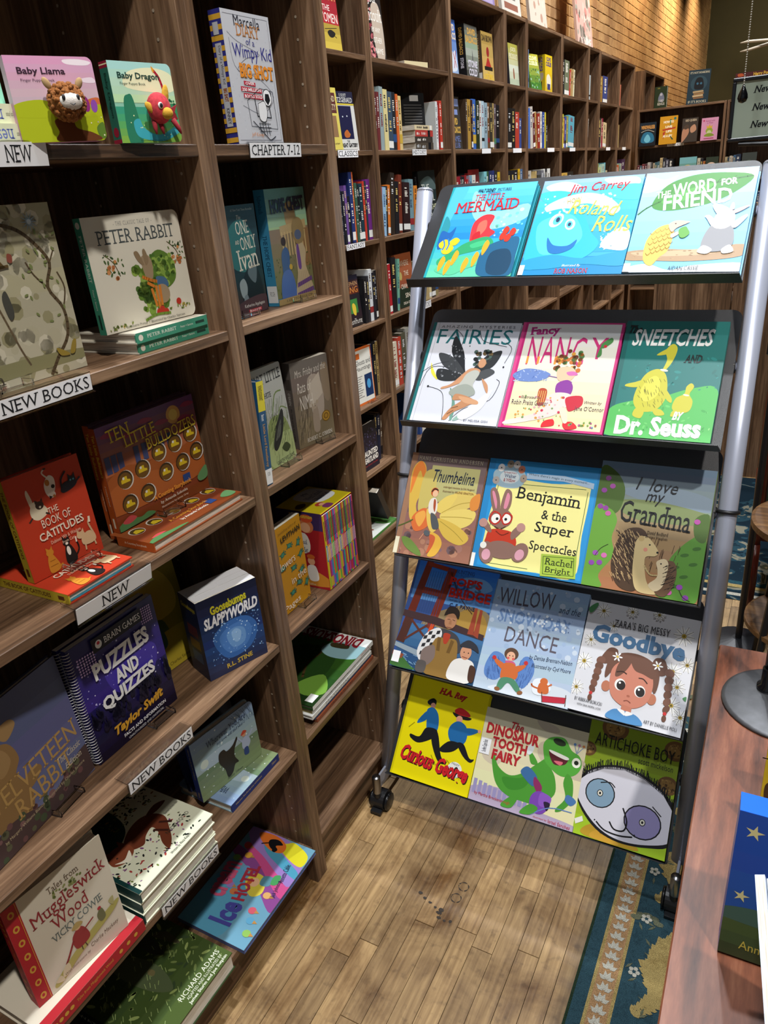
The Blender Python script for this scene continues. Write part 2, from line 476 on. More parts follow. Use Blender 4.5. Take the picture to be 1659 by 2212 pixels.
CNT = {}
def ordn(i): return ['first', 'second', 'third', 'fourth', 'fifth', 'sixth', 'seventh', 'eighth', 'ninth', 'tenth', 'eleventh', 'twelfth', 'thirteenth', 'fourteenth', 'fifteenth', 'sixteenth', 'seventeenth', 'eighteenth', 'nineteenth', 'twentieth', 'twenty-first', 'twenty-second', 'twenty-third', 'twenty-fourth', 'twenty-fifth'][i]
def cname(h):
    import colorsys
    r, g, b = [int(h[i:i + 2], 16) / 255 for i in (0, 2, 4)] if len(h) == 6 else [int(c * 2, 16) / 255 for c in h]
    hu, li, sa = colorsys.rgb_to_hls(r, g, b)
    if li < 0.16: return 'black'
    if sa < 0.16: return 'white' if li > 0.8 else ('pale grey' if li > 0.58 else ('grey' if li > 0.32 else 'charcoal'))
    nm = ['red', 'orange', 'yellow', 'green', 'green', 'teal', 'blue', 'blue', 'purple', 'purple', 'magenta', 'red']
    base = 'red' if hu < 0.035 or hu > 0.95 else 'orange' if hu < 0.105 else 'yellow' if hu < 0.19 else 'green' if hu < 0.44 else 'teal' if hu < 0.53 else 'blue' if hu < 0.70 else 'purple' if hu < 0.83 else 'pink'
    if base == 'orange' and li < 0.42: base = 'brown'
    if base in ('orange', 'yellow') and li > 0.7: base = 'cream'
    return ('dark ' if li < 0.32 else 'pale ' if li > 0.75 and base != 'cream' else '') + base
# ------------------------------------------------------------------ the room
def floor_mat(name, plank=True):
    m, n, l, b = newmat(name)
    tc = n.new('ShaderNodeTexCoord'); gp = n.new('ShaderNodeNewGeometry'); oi = n.new('ShaderNodeObjectInfo')
    mp = n.new('ShaderNodeMapping'); mp.inputs['Scale'].default_value = (1, 0.06, 1)
    ad = n.new('ShaderNodeVectorMath'); ad.operation = 'ADD'
    cb = n.new('ShaderNodeCombineXYZ'); mu = n.new('ShaderNodeMath'); mu.operation = 'MULTIPLY'; mu.inputs[1].default_value = 40
    l.new(oi.outputs['Random'], mu.inputs[0]); l.new(mu.outputs[0], cb.inputs[1]); l.new(mu.outputs[0], cb.inputs[0])
    l.new(gp.outputs['Position'], ad.inputs[0]); l.new(cb.outputs[0], ad.inputs[1]); l.new(ad.outputs[0], mp.inputs['Vector'])
    t1 = n.new('ShaderNodeTexNoise'); t1.inputs['Scale'].default_value = 130; t1.inputs['Detail'].default_value = 5
    t2 = n.new('ShaderNodeTexNoise'); t2.inputs['Scale'].default_value = 5.5; t2.inputs['Detail'].default_value = 6; t2.inputs['Roughness'].default_value = 0.62; t2.inputs['Distortion'].default_value = 0.5
    t3 = n.new('ShaderNodeTexNoise'); t3.inputs['Scale'].default_value = 45; t3.inputs['Detail'].default_value = 4
    l.new(mp.outputs[0], t1.inputs['Vector']); l.new(gp.outputs['Position'], t2.inputs['Vector']); l.new(gp.outputs['Position'], t3.inputs['Vector'])
    r1 = n.new('ShaderNodeValToRGB'); e = r1.color_ramp.elements
    e[0].position = 0.3; e[0].color = hexlin('8E7048'); e[1].position = 0.7; e[1].color = hexlin('BE9E6E')
    l.new(t1.outputs['Fac'], r1.inputs['Fac'])
    r2 = n.new('ShaderNodeValToRGB'); e = r2.color_ramp.elements
    e[0].position = 0.32; e[0].color = hexlin('A08C74'); e[1].position = 0.55; e[1].color = (1, 1, 1, 1)
    l.new(t2.outputs['Fac'], r2.inputs['Fac'])
    r3 = n.new('ShaderNodeValToRGB'); e = r3.color_ramp.elements
    e[0].position = 0.28; e[0].color = (0.45, 0.42, 0.4, 1); e[1].position = 0.42; e[1].color = (1, 1, 1, 1)
    l.new(t3.outputs['Fac'], r3.inputs['Fac'])
    def mul(a, c, f=1.0):
        x = n.new('ShaderNodeMix'); x.data_type = 'RGBA'; x.blend_type = 'MULTIPLY'; x.inputs[0].default_value = f
        l.new(a, x.inputs[6]); l.new(c, x.inputs[7]); return x.outputs[2]
    c = mul(mul(r1.outputs['Color'], r2.outputs['Color']), r3.outputs['Color'], 0.6)
    rr = n.new('ShaderNodeValToRGB'); e = rr.color_ramp.elements
    e[0].color = (0.62, 0.6, 0.58, 1); e[1].color = (1.0, 0.98, 0.95, 1)
    l.new(oi.outputs['Random'], rr.inputs['Fac'])
    if plank: c = mul(c, rr.outputs['Color'])
    l.new(c, b.inputs['Base Color'])
    ro = n.new('ShaderNodeMapRange'); ro.inputs[1].default_value = 0.3; ro.inputs[2].default_value = 0.65; ro.inputs[3].default_value = 0.36; ro.inputs[4].default_value = 0.62
    l.new(t2.outputs['Fac'], ro.inputs[0]); l.new(ro.outputs[0], b.inputs['Roughness'])
    bp = n.new('ShaderNodeBump'); bp.inputs['Strength'].default_value = 0.35; bp.inputs['Distance'].default_value = 0.0012
    l.new(t1.outputs['Fac'], bp.inputs['Height']); l.new(bp.outputs['Normal'], b.inputs['Normal'])
    return m
FLM = floor_mat('worn_maple_boards')
floor = MB().box(-1.1, 5.0, -3.0, 15.6, -0.12, -0.005).obj('floor', solid('board_gaps', '1E150C', 0.9)); floor['kind'] = 'structure'
far_b = MB().box(-1.0, 5.0, 4.3, 15.5, -0.004, 0.0).box(1.46, 5.0, -3.0, 4.3, -0.004, 0.0).box(-1.0, 1.46, -3.0, 0.2, -0.004, 0.0).obj('far_boards', FLM, floor)
pw = 0.0493; rd = random.Random(11)
pl = MB().bev(0, 1, 0, 1, -0.006, 0, 0.0006).mesh('plank', FLM)
x = -1.0; row = 0
joint = {0.387: 1.080, 0.436: 1.05, 0.492: 1.016, 0.590: 1.055, 0.016: 1.208}
xs = [-1.010 + pw * k for k in range(50)]
for x in xs:
    y = 0.2 - rd.uniform(0, 0.5) ; cuts = []
    jy = [v for k, v in joint.items() if abs(k - 0.002 - x) < 0.02]
    yy = (jy[0] - rd.uniform(0.7, 0.9)) if jy else y
    while yy < 4.3:
        L = (jy[0] - yy) if jy and yy < jy[0] - 0.3 else rd.uniform(0.75, 1.6)
        y0, y1 = max(yy, 0.2), min(yy + L, 4.3)
        if y1 > 0.25:
            o = link('plank', pl, floor, (x + 0.0006, y0 + 0.0006, rd.uniform(-0.0007, 0.0)))
            o.scale = (pw - 0.0012, y1 - y0 - 0.0012, 1)
        yy += L
# dark marks worn into the boards
st = solid('floor_stain', '2A2018', 0.7)
def ringmark(cx, cy, r):
    V = []; F = []; n = 28
    for k in range(n):
        t = 2 * math.pi * k / n; wv = 0.0011 + 0.0006 * math.sin(5 * t + cx * 90)
        for q in (r - wv, r + wv): V.append((cx + q * math.cos(t), cy + q * 0.97 * math.sin(t), 0.0006))
    for k in range(n):
        if k % 9 != 4: F.append((2 * k, 2 * k + 1, (2 * k + 3) % (2 * n), (2 * k + 2) % (2 * n)))
    link('stain', mkmesh('stain', V, F, st), floor)
ringmark(0.343, 1.187, 0.0125); ringmark(0.338, 1.150, 0.0125)
for cx, cy, a, b_ in ((0.252, 1.127, .006, .004), (0.268, 1.118, .005, .0035), (0.285, 1.112, .005, .003), (0.302, 1.105, .004, .003), (0.318, 1.104, .007, .006), (0.316, 1.095, .008, .004), (0.321, 1.083, .006, .004), (0.336, 1.081, .004, .003), (0.350, 1.085, .004, .0045)):
    link('stain', mkmesh('stain', [(cx + a * math.cos(k * .7854), cy + b_ * math.sin(k * .7854) + .001 * (k % 2), 0.0006) for k in range(8)], [tuple(range(8))], st), floor)

BW = MB().box(-1.30, -1.000, -3.0, 15.5, 0, 5.4)
mort = solid('old_mortar', 'C0A070', 0.95, noise=0.2, scale=9, bump=0.6, bscale=60)
wl = BW.obj('wall_left', mort); wl['kind'] = 'structure'
def brick_mat():
    m, n, l, b = newmat('old_brick')
    oi = n.new('ShaderNodeObjectInfo'); gp = n.new('ShaderNodeNewGeometry')
    t = n.new('ShaderNodeTexNoise'); t.inputs['Scale'].default_value = 3.6; t.inputs['Detail'].default_value = 7; t.inputs['Roughness'].default_value = 0.7
    l.new(gp.outputs['Position'], t.inputs['Vector'])
    a = n.new('ShaderNodeMath'); a.operation = 'MULTIPLY_ADD'; a.inputs[1].default_value = 0.16; l.new(oi.outputs['Random'], a.inputs[0]); l.new(t.outputs['Fac'], a.inputs[2])
    r = n.new('ShaderNodeValToRGB'); e = r.color_ramp.elements
    e[0].position = 0.4; e[0].color = hexlin('94704C'); e[1].position = 0.75; e[1].color = hexlin('C4A274')
    l.new(a.outputs[0], r.inputs['Fac']); l.new(r.outputs['Color'], b.inputs['Base Color']); b.inputs['Roughness'].default_value = 0.92
    t2 = n.new('ShaderNodeTexNoise'); t2.inputs['Scale'].default_value = 70; t2.inputs['Detail'].default_value = 4
    bp = n.new('ShaderNodeBump'); bp.inputs['Strength'].default_value = 0.8; bp.inputs['Distance'].default_value = 0.004
    l.new(gp.outputs['Position'], t2.inputs['Vector']); l.new(t2.outputs['Fac'], bp.inputs['Height']); l.new(bp.outputs['Normal'], b.inputs['Normal'])
    return m
BRM = brick_mat()
brk = [MB().bev(0, 0.0042 + 0.001 * k, 0, 0.206, 0, 0.065, 0.0012 + 0.0004 * k).mesh('brick', BRM) for k in range(3)]
rd = random.Random(5); spots = []
k = 0; z = 2.13
while z < 4.25:
    y = 4.35 - (0.11 if k % 2 else 0)
    while y < 15.3: spots.append((y, z)); y += 0.214
    z += 0.0735; k += 1
spots.sort(key=lambda p: p[0] + 2.2 * max(0, 2.45 - p[1]) * 4 + 1.6 * max(0, p[1] - 2.6 - 0.16 * (p[0] - 4.3)) * 4)
rest = MB()
for i, (y, z) in enumerate(spots):
    if i < 300:
        o = link('brick', rd.choice(brk), wl, (-1.001, y + rd.uniform(-.004, .004), z + rd.uniform(-.003, .003)), (rd.uniform(-.012, .012), 0, rd.uniform(-.004, .004)))
    else:
        j = rd.uniform(-.004, .004); rest.bev(-1.001, -0.9964 + rd.uniform(-.001, .001), y + j, y + j + 0.206, z, z + 0.065, 0.0014)
bs = rest.obj('far_bricks', BRM, wl); bs['kind'] = 'stuff'

for nm, a in (('wall_back', (-1.3, 5.2, 15.5, 15.7, 0, 5.4)), ('wall_right', (5.0, 5.2, -3.0, 15.5, 0, 5.4))):
    o = MB().box(*a).obj(nm, solid('olive_paint', '4C4A34', 0.85, noise=0.12, scale=2)); o['kind'] = 'structure'
o = MB().box(-1.3, 5.2, -3.0, 15.7, 5.4, 5.52).obj('ceiling', solid('ceiling_paint', '6A675E', 0.9)); o['kind'] = 'structure'
# lighting track with its heads
tr = thing('lighting_track', 'black ceiling track rail with a row of small spotlights', 'light', loc=(0.50, 3.3, 5.03))
MB().box(-0.018, 0.018, -4.2, 4.6, 0.0, 0.03).obj('rail', solid('black_metal', '15161A', 0.45), tr)
for yy in (-3.5, 0.0, 3.8): MB().tube([(0, yy, 0.03), (0, yy, 0.37)], 0.006, 8).obj('suspension_rod', solid('black_metal', '15161A', 0.45), tr)
for (lx, ly) in TRACK:
    MB().lathe([(0.030, 0.018), (0.046, 0.018), (0.046, 0.10), (0.03, 0.12), (0.012, 0.13)], 16, (lx - 0.50, ly - 3.3, -0.12)).obj('spotlight_head', solid('black_metal', '15161A', 0.45), tr)

tr = thing('lighting_track', 'second black ceiling track over the middle of the room', 'light', loc=(2.1, 3.5, 5.03))
MB().box(-0.018, 0.018, -4.4, 4.4, 0.0, 0.03).obj('rail', solid('black_metal', '15161A', 0.45), tr)
for yy in (-3.5, 0.0, 3.8): MB().tube([(0, yy, 0.03), (0, yy, 0.37)], 0.006, 8).obj('suspension_rod', solid('black_metal', '15161A', 0.45), tr)
for lp, tg, pw in AISLE:
    MB().lathe([(0.030, 0.018), (0.046, 0.018), (0.046, 0.10), (0.03, 0.12), (0.012, 0.13)], 16, (0, lp[1] - 3.5, -0.12)).obj('spotlight_head', solid('black_metal', '15161A', 0.45), tr)

# ------------------------------------------------------------------ bookcases
PIN = solid('shelf_pin_hole', 'B8A894', 0.5, 0.3)
def bookcase(label, x, y0, y1, depth, shelves, top, ls=0.021, rs=0.021, rotz=0.0, T=0.018, group='walnut bookcases', pins=False, toe=True, back=True, org=None):
    """open shelves facing +x; inner width y0..y1; shelf heights are top faces"""
    W = y1 - y0
    c = thing('bookcase', label, 'bookcase', group, loc=org or (x, y0, 0)); c.rotation_euler = (0, 0, rotz)
    D = depth
    MB().bev(-D, 0, -ls, 0, 0, top, 0.001).obj('side_panel', walnut(2), c)
    MB().bev(-D, 0, W, W + rs, 0, top, 0.001).obj('side_panel', walnut(2), c)
    if back: MB().box(-D, -D + 0.008, 0, W, 0, top).obj('back_panel', walnut(2), c)
    sm = MB().bev(-D + 0.008, -0.0008, 0.0004, W - 0.0004, -T, 0, 0.0012).mesh('shelf', walnut(1))
    for z in shelves: link('shelf', sm, c, (0, 0, z))
    MB().bev(-D + 0.008, -0.0008, 0.0004, W - 0.0004, -T, 0, 0.0012).obj('top_panel', walnut(1), c, loc=(0, 0, top))
    if toe: MB().box(-0.045, -0.028, 0.0004, W - 0.0004, 0, shelves[-1] - T).obj('toe_kick', walnut(1), c)
    if pins:
        p = MB()
        zz = 0.16
        while zz < top - 0.1:
            if all(abs(zz - (s - T / 2)) > 0.02 for s in shelves):
                for px in (-0.045, -D + 0.05):
                    for yy, n0 in ((W - 0.0006, -1),):
                        p.add([(px + 0.0028 * math.cos(q * 1.0472), yy, zz + 0.0028 * math.sin(q * 1.0472)) for q in range(6)], [(0, 1, 2, 3, 4, 5)])
            zz += 0.0385
        o = p.obj('pin_holes', PIN, c); o['kind'] = 'stuff'
        pm = MB().tube([(0, 0, 0), (0, -0.009, 0)], 0.0028, 8).mesh('shelf_pin', solid('zinc_pin', 'B9B4AC', 0.35, 0.9))
        for s in shelves:
            link('shelf_pin', pm, c, (-0.045, W, s - T - 0.003))
    return c
zA = [1.702, 1.401, 1.076, 0.728, 0.431, 0.125]
bookcase('tall walnut bookcase of new picture books nearest the aisle corner', 0, 0.24, 1.046, 0.30, [2.04] + zA, 2.42, 0.021, 0.0212, pins=True)
bookcase('narrow tall walnut bookcase of chapter books beside the rolling rack', 0, 1.0892, 1.447, 0.30, [2.04] + zA, 2.42, 0.0214, 0.030, pins=True)
zC = [2.076, 1.745, 1.408, 1.078, 0.737, 0.43, 0.10]
BAYS = {'C': (2.19, 2.921), 'D': (2.970, 3.726), 'E': (3.778, 4.506), 'F': (4.554, 4.882), 'G': (4.929, 5.627), 'H': (5.684, 6.338), 'I': (6.395, 6.695), 'J': (6.758, 7.402), 'K': (7.468, 8.056), 'L': (8.60, 9.07), 'M': (9.11, 9.64)}
BL = {'C': 'walnut wall bookcase holding the classics and fantasy labels', 'D': 'walnut wall bookcase holding the history label, partly behind the rack post',
      'E': 'walnut wall bookcase with three thick novels facing out above', 'F': 'narrow walnut wall bookcase just right of the three facing novels',
      'G': 'walnut wall bookcase with a thick yellow paperback on its upper shelf', 'H': 'walnut wall bookcase with a tall grey-green volume on its upper shelf',
      'I': 'narrowest walnut wall bookcase with one pale book per shelf', 'J': 'walnut wall bookcase second from the far corner', 'K': 'walnut wall bookcase at the far corner by the young adult shelves',
      'L': 'warm-lit walnut bookcase beyond the corner shelves, nearer one', 'M': 'warm-lit walnut bookcase beyond the corner shelves, farther one'}
prev = None
ks = list(BAYS)
for i, kx in enumerate(ks):
    y0, y1 = BAYS[kx]
    ls = 0.021 if i == 0 or kx == 'L' else (y0 - BAYS[ks[i - 1]][1]) / 2 - 0.0002
    rs = 0.021 if kx in 'KM' else (BAYS[ks[i + 1]][0] - y1) / 2 - 0.0002
    bookcase(BL[kx], -0.701, y0, y1, 0.285, zC, 2.421, min(ls, 0.03), min(rs, 0.03))
# cross shelves at the far corner, facing the camera
eS = [1.742, 1.40, 1.07, 0.74, 0.43, 0.10]
bookcase('walnut young adult bookcase standing across the far corner', 0, 0, 0.735, 0.29, eS, 2.055, 0.02, 0.02, rotz=R(-90), org=(-0.655, 8.14, 0))
bookcase('walnut bookcase behind the hanging board at the far corner', 0, 0, 0.72, 0.29, eS, 2.055, 0.02, 0.02, rotz=R(-90), org=(0.128, 8.14, 0))
# island bookcase seen from behind
ib = thing('bookcase', 'low walnut bookcase turned with its plain back panel to the rack', 'bookcase', 'walnut bookcases', loc=(0.235, 4.2, 0))
for k in range(4): MB().bev(0.002 + k * 0.36, (k + 1) * 0.36 - 0.002, 0, 0.02, 0.0, 1.36, 0.001).obj('back_panel', walnut(2), ib)
MB().bev(-0.018, 0, 0, 0.32, 0, 1.38, 0.001).obj('side_panel', walnut(2), ib)
MB().bev(1.44, 1.458, 0, 0.32, 0, 1.38, 0.001).obj('side_panel', walnut(2), ib)
MB().bev(0, 1.44, 0, 0.32, 1.362, 1.38, 0.001).obj('top_panel', walnut(0), ib)
for z in (0.08, 0.5, 0.92): MB().bev(0, 1.44, 0.02, 0.32, z, z + 0.018, 0.001).obj('shelf', walnut(0), ib)

# ------------------------------------------------------------------ rugs
def rug_mat(name, cols, scale, seedv):
    m, n, l, b = newmat(name)
    tc = n.new('ShaderNodeTexCoord')
    t = n.new('ShaderNodeTexNoise'); t.inputs['Scale'].default_value = scale; t.inputs['Detail'].default_value = 3; t.inputs['Distortion'].default_value = 1.2
    t2 = n.new('ShaderNodeTexNoise'); t2.inputs['Scale'].default_value = 900; t2.inputs['Detail'].default_value = 1
    mp = n.new('ShaderNodeMapping'); mp.inputs['Location'].default_value = (seedv, seedv, 0)
    l.new(tc.outputs['Object'], mp.inputs['Vector']); l.new(mp.outputs[0], t.inputs['Vector']); l.new(tc.outputs['Object'], t2.inputs['Vector'])
    r = n.new('ShaderNodeValToRGB'); r.color_ramp.interpolation = 'CONSTANT' if len(cols) > 2 else 'LINEAR'
    e = r.color_ramp.elements; e[0].position = 0.0; e[0].color = hexlin(cols[0]); e[1].position = 0.5; e[1].color = hexlin(cols[1])
    for i, c in enumerate(cols[2:]): q = e.new(0.57 + 0.07 * i); q.color = hexlin(c)
    l.new(t.outputs['Fac'], r.inputs['Fac'])
    r2 = n.new('ShaderNodeValToRGB'); f = r2.color_ramp.elements; f[0].position = 0.35; f[0].color = (0.4, 0.4, 0.4, 1); f[1].position = 0.64; f[1].color = (1.3, 1.3, 1.3, 1)
    l.new(t2.outputs['Fac'], r2.inputs['Fac'])
    x = n.new('ShaderNodeMix'); x.data_type = 'RGBA'; x.blend_type = 'MULTIPLY'; x.inputs[0].default_value = 1
    l.new(r.outputs['Color'], x.inputs[6]); l.new(r2.outputs['Color'], x.inputs[7]); l.new(x.outputs[2], b.inputs['Base Color'])
    b.inputs['Roughness'].default_value = 1.0; b.inputs['Specular IOR Level'].default_value = 0.1
    bp = n.new('ShaderNodeBump'); bp.inputs['Strength'].default_value = 0.7; bp.inputs['Distance'].default_value = 0.0015
    l.new(t2.outputs['Fac'], bp.inputs['Height']); l.new(bp.outputs['Normal'], b.inputs['Normal'])
    return m
NAVY = rug_mat('rug_navy', ['1A2830', '34505A'], 55, 1.0); GOLD = rug_mat('rug_gold', ['8A7140', 'B09A62'], 40, 2.0)
RUST = rug_mat('rug_rust', ['9A7650', 'B08A62'], 40, 3.0); CREAM = rug_mat('rug_cream', ['A9A698', 'C6C3B4'], 40, 4.0); OLIVE = rug_mat('rug_olive', ['4A4E3A', '6C705A'], 35, 5.0); TEALR = rug_mat('rug_teal', ['1B3A44', '2F5560'], 40, 6.0)
def rug(label, x0, y0, x1, y1, group=None):
    r = thing('rug', label, 'rug', group, loc=(x0, y0, 0)); W, H = x1 - x0, y1 - y0
    MB().bev(0, W, 0, H, 0.0006, 0.0032, 0.001).obj('pile', NAVY, r)
    def bits(nm, polys, mat, z):
        V = []; F = []
        for i_, p in enumerate(polys):
            if sum(q[0] * r_[1] - r_[0] * q[1] for q, r_ in zip(p, p[1:] + p[:1])) < 0: p = p[::-1]
            F.append(tuple(range(len(V), len(V) + len(p)))); V += [(a, b, z + 0.000012 * (i_ % 60)) for a, b in p]
        link(nm, mkmesh(nm, V, F, mat), r)
    bits('binding', [[(0, 0), (0.006, 0), (0.006, H), (0, H)]], rug_mat('rug_binding', ['1C2A1E', '2A3A2A'], 60, 7.0), 0.0036)
    bits('gold_line', [[(a, 0.02), (a + 0.007, 0.02), (a + 0.007, H - .02), (a, H - .02)] for a in (0.034, 0.082)], GOLD, 0.0036)
    bits('rust_band', [[(0.041, 0.02), (0.082, 0.02), (0.082, H - .02), (0.041, H - .02)]], RUST, 0.0036)
    lv = []; yy = 0.03
    while yy < H - 0.05:
        for s_, dx in ((1, 0.0), (-1, 0.0)):
            for q, ln in ((0.25, 0.024), (0.95, 0.021)):
                ang = R(90) - s_ * q; bx, by = 0.0615, yy
                ux, uy = math.cos(ang), math.sin(ang); lv.append([(bx + ux * ln * t + (-uy) * wv, by + uy * ln * t + ux * wv) for t, wv in ((0.12, 0), (0.5, 0.0052), (1.0, 0), (0.5, -0.0052))])
        yy += 0.026
    bits('leaf_border', lv, CREAM, 0.0042)
    rd = random.Random(3); fl = []; gd = []; ol = []
    yy = 0.06
    while yy < H:
        cx = 0.108 + rd.uniform(-.004, .006)
        fl += [[(cx + 0.008 * math.cos(a) + 0.005 * math.cos(t), yy + 0.008 * math.sin(a) + 0.005 * math.sin(t)) for t in [k * 1.0472 for k in range(6)]] for a in [k * 1.2566 for k in range(5)]]
        for _ in range(5):
            a, b_ = rd.uniform(0.095, 0.15), yy + rd.uniform(-.06, .06); t = rd.uniform(0, 3.1); ux, uy = math.cos(t), math.sin(t)
            ol.append([(a + ux * .011 * p - uy * q, b_ + uy * .011 * p + ux * q) for p, q in ((-1, 0), (0, .003), (1, 0), (0, -.003))])
        yy += 0.14
    yy = 0.02
    while yy < H:      # ragged golden acanthus scrolls in the field
        sp = crom([(0.125, yy - 0.11), (0.165, yy - 0.06), (0.150, yy), (0.175, yy + 0.06), (0.215, yy + 0.09), (0.235, yy + 0.05), (0.205, yy + 0.03)], False, 7); m = len(sp)
        for i_, (px_, py_) in enumerate(sp[:-1]):
            dx, dy = sp[i_ + 1][0] - px_, sp[i_ + 1][1] - py_; L = math.hypot(dx, dy); dx, dy = dx / L, dy / L; tp = math.sin(math.pi * (i_ + 1) / m)
            for s_ in (-1, 1):
                ln = (0.014 + 0.030 * tp) * rd.uniform(0.75, 1.15); ax, ay = dx * 0.55 - s_ * dy * 0.83, dy * 0.55 + s_ * dx * 0.83; nx, ny = -ay, ax; wd = ln * 0.30
                gd.append([(px_ + ax * ln * q + nx * wd * w_, py_ + ay * ln * q + ny * wd * w_) for q, w_ in ((-.1, -.4), (.35, -1), (.8, -.75), (1, 0), (.7, .6), (.3, .8), (-.1, .4))])
        for q in range(5):
            t = 0.6 + q * 0.5; ol.append([(0.115 + 0.03 * math.cos(t) + 0.012 * math.cos(u_) , yy + 0.10 + 0.03 * math.sin(t) + 0.007 * math.sin(u_)) for u_ in [k * .7854 for k in range(8)]])
        yy += 0.29
    bits('gold_scroll', gd, GOLD, 0.0040); bits('small_flowers', fl, CREAM, 0.0044); bits('olive_leaves', ol, OLIVE, 0.0042)
    return r
rug('navy rug with gold scrolls and a rust leaf border under the rack', 0.652, -0.6, 1.44, 2.05, 'patterned rugs')
rug('navy and cream patterned rug under the teal chair', 0.70, 2.86, 2.3, 5.2, 'patterned rugs') if False else None
# ------------------------------------------------------------------ rolling display rack
BLK = solid('black_powder_coat', '26272B', 0.42, 0.0, noise=0.35, scale=900, bump=0.35, bscale=900)
SIL = solid('silver_lacquer', 'A6ABBB', 0.32, 0.35)
CHR = solid('brushed_steel', '8E8E90', 0.28, 1.0)
RUB = solid('black_plastic', '17181B', 0.45)
rack = thing('display_rack', 'silver rolling display rack with five black sloping shelves of picture books', 'display rack', loc=(0.42, 1.5, 0))
RO = Vector((0.42, 1.5, 0))
def rl(p): return tuple(Vector(p) - RO)
PX = (0.030, 0.8155)
def post_y(z): return 1.362 + 0.300 * z
for k, px in enumerate(PX):
    post = MB().tube([rl((px, post_y(0.10), 0.10)), rl((px, post_y(1.592), 1.592))], 0.0205, 24).obj('post', SIL, rack, True)
    MB().lathe([(0.0205, -0.003), (0.0212, 0), (0.018, 0.004), (0.006, 0.006)], 20).obj('post_cap', SIL, post, True, loc=rl((px, post_y(1.594), 1.594)), rot=(R(-16.7), 0, 0))
    zc = 0.905
    ring = MB(); V = []; n, m = 24, 8
    pts = []
    for i in range(n):
        for j in range(m):
            a, b = 2 * math.pi * i / n, 2 * math.pi * j / m; rr = 0.0225 + 0.0045 * math.cos(b); pts.append((rr * math.cos(a), rr * math.sin(a), 0.0045 * math.sin(b)))
    ring.add(pts, [(i * m + j, ((i + 1) % n) * m + j, ((i + 1) % n) * m + (j + 1) % m, i * m + (j + 1) % m) for i in range(n) for j in range(m)])
    ring.obj('collar', RUB, post, True, loc=rl((px, post_y(zc), zc)), rot=(R(-16.7), 0, 0))
    ft = MB().bev(px - 0.003, px + 0.003, 1.335, 1.80, 0.070, 0.115, 0.001); ft.v = [rl(v) for v in ft.v]
    ft.obj('foot', SIL, rack)
    for cy in (1.322, 1.80):
        c = rl((px, cy, 0))
        MB().lathe([(0.0115, 0.066), (0.0120, 0.068), (0.0120, 0.120), (0.0112, 0.1225)], 20, c).obj('caster_sleeve', CHR, rack, True)
        cs = MB().tube([(c[0], c[1], 0.05), (c[0], c[1], 0.068)], 0.009, 12)
        prof = []
        for i in range(15):
            a = R(-35 + i * 250 / 14); prof.append((0.029 * math.cos(a), 0.029 + 0.029 * math.sin(a)))
        prof += [(-0.02, 0.006)]
        prof = [(p[0] + c[1] + 0.016, p[1]) for p in prof]
        cs.prism(prof, 0, c[0] - 0.019, c[0] + 0.019)
        co = cs.obj('caster', RUB, rack)
        for sx in (-1, 1):
            w = MB().tube([(c[0] + sx * 0.0205, c[1] + 0.016, 0.0255), (c[0] + sx * 0.0265, c[1] + 0.016, 0.0255)], 0.0255, 24)
            w.tube([(c[0] + sx * 0.0265, c[1] + 0.016, 0.0255), (c[0] + sx * 0.0275, c[1] + 0.016, 0.0255)], [0.0235, 0.021], 24)
            w.obj('wheel', solid('wheel_black', '0F1013', 0.3), co, True)
        bk = MB().bev(c[0] - 0.016, c[0] + 0.016, c[1] - 0.024, c[1] - 0.008, 0.004, 0.014, 0.001).obj('brake_pedal', RUB, co)
ROWS = [(1.651, 1.400, 47), (1.568, 1.075, 44), (1.483, 0.746, 36), (1.406, 0.445, 44), (1.330, 0.146, 41)]
SHX = (0.056, 0.792); PH = (0.312, 0.336, 0.350, 0.325, 0.310); BACK = 0.0145
def rowframe(k):
    y, z, t = ROWS[k]; t = R(t)
    return Vector((0, y, z)), Vector((0, math.sin(t), math.cos(t))), Vector((0, -math.cos(t), math.sin(t)))
for k in range(5):
    O, V, N = rowframe(k); W = SHX[1] - SHX[0]; h = PH[k]; rc = 0.022
    O = O - N * BACK
    Mx = pose(Vector(rl((SHX[0], O.y, O.z))), (1, 0, 0), V)
    o = [(0, -0.004), (W, -0.004)] + [(W - rc + rc * math.cos(R(q)), h - rc + rc * math.sin(R(q))) for q in range(0, 91, 15)] + [(rc + rc * math.cos(R(q)), h - rc + rc * math.sin(R(q))) for q in range(90, 181, 15)]
    p = MB().prism(o, 1, 0.0, 0.0025).obj('sloping_shelf', BLK, rack); p.matrix_local = Mx
    lip = MB().add([(0, 0, -0.004), (W, 0, -0.004), (W - 0.006, -0.0262, -0.004), (0.006, -0.0262, -0.004), (0, 0, -0.0015), (W, 0, -0.0015), (W - 0.006, -0.0262, -0.0015), (0.006, -0.0262, -0.0015)],
                   [(0, 1, 2, 3), (7, 6, 5, 4), (0, 4, 5, 1), (1, 5, 6, 2), (2, 6, 7, 3), (3, 7, 4, 0)])
    lip.obj('lip', BLK, p)
    # crossbar carrying the shelf, between the posts
    q = O + V * (0.60 * h) - N * 0.012
    zb = q.z; yb = max(q.y, post_y(zb) - 0.004)
    cb = MB().tube([rl((PX[0] + 0.02, yb, zb)), rl((PX[1] - 0.02, yb, zb))], 0.009, 14).obj('crossbar', SIL, rack, True)
    for px, s_ in ((PX[0] + 0.022, 1), (PX[1] - 0.022, -1)):
        MB().tube([rl((px, yb, zb)), rl((px + s_ * 0.012, yb, zb))], [0.014, 0.010], 14).obj('end_bracket', RUB, cb, True)
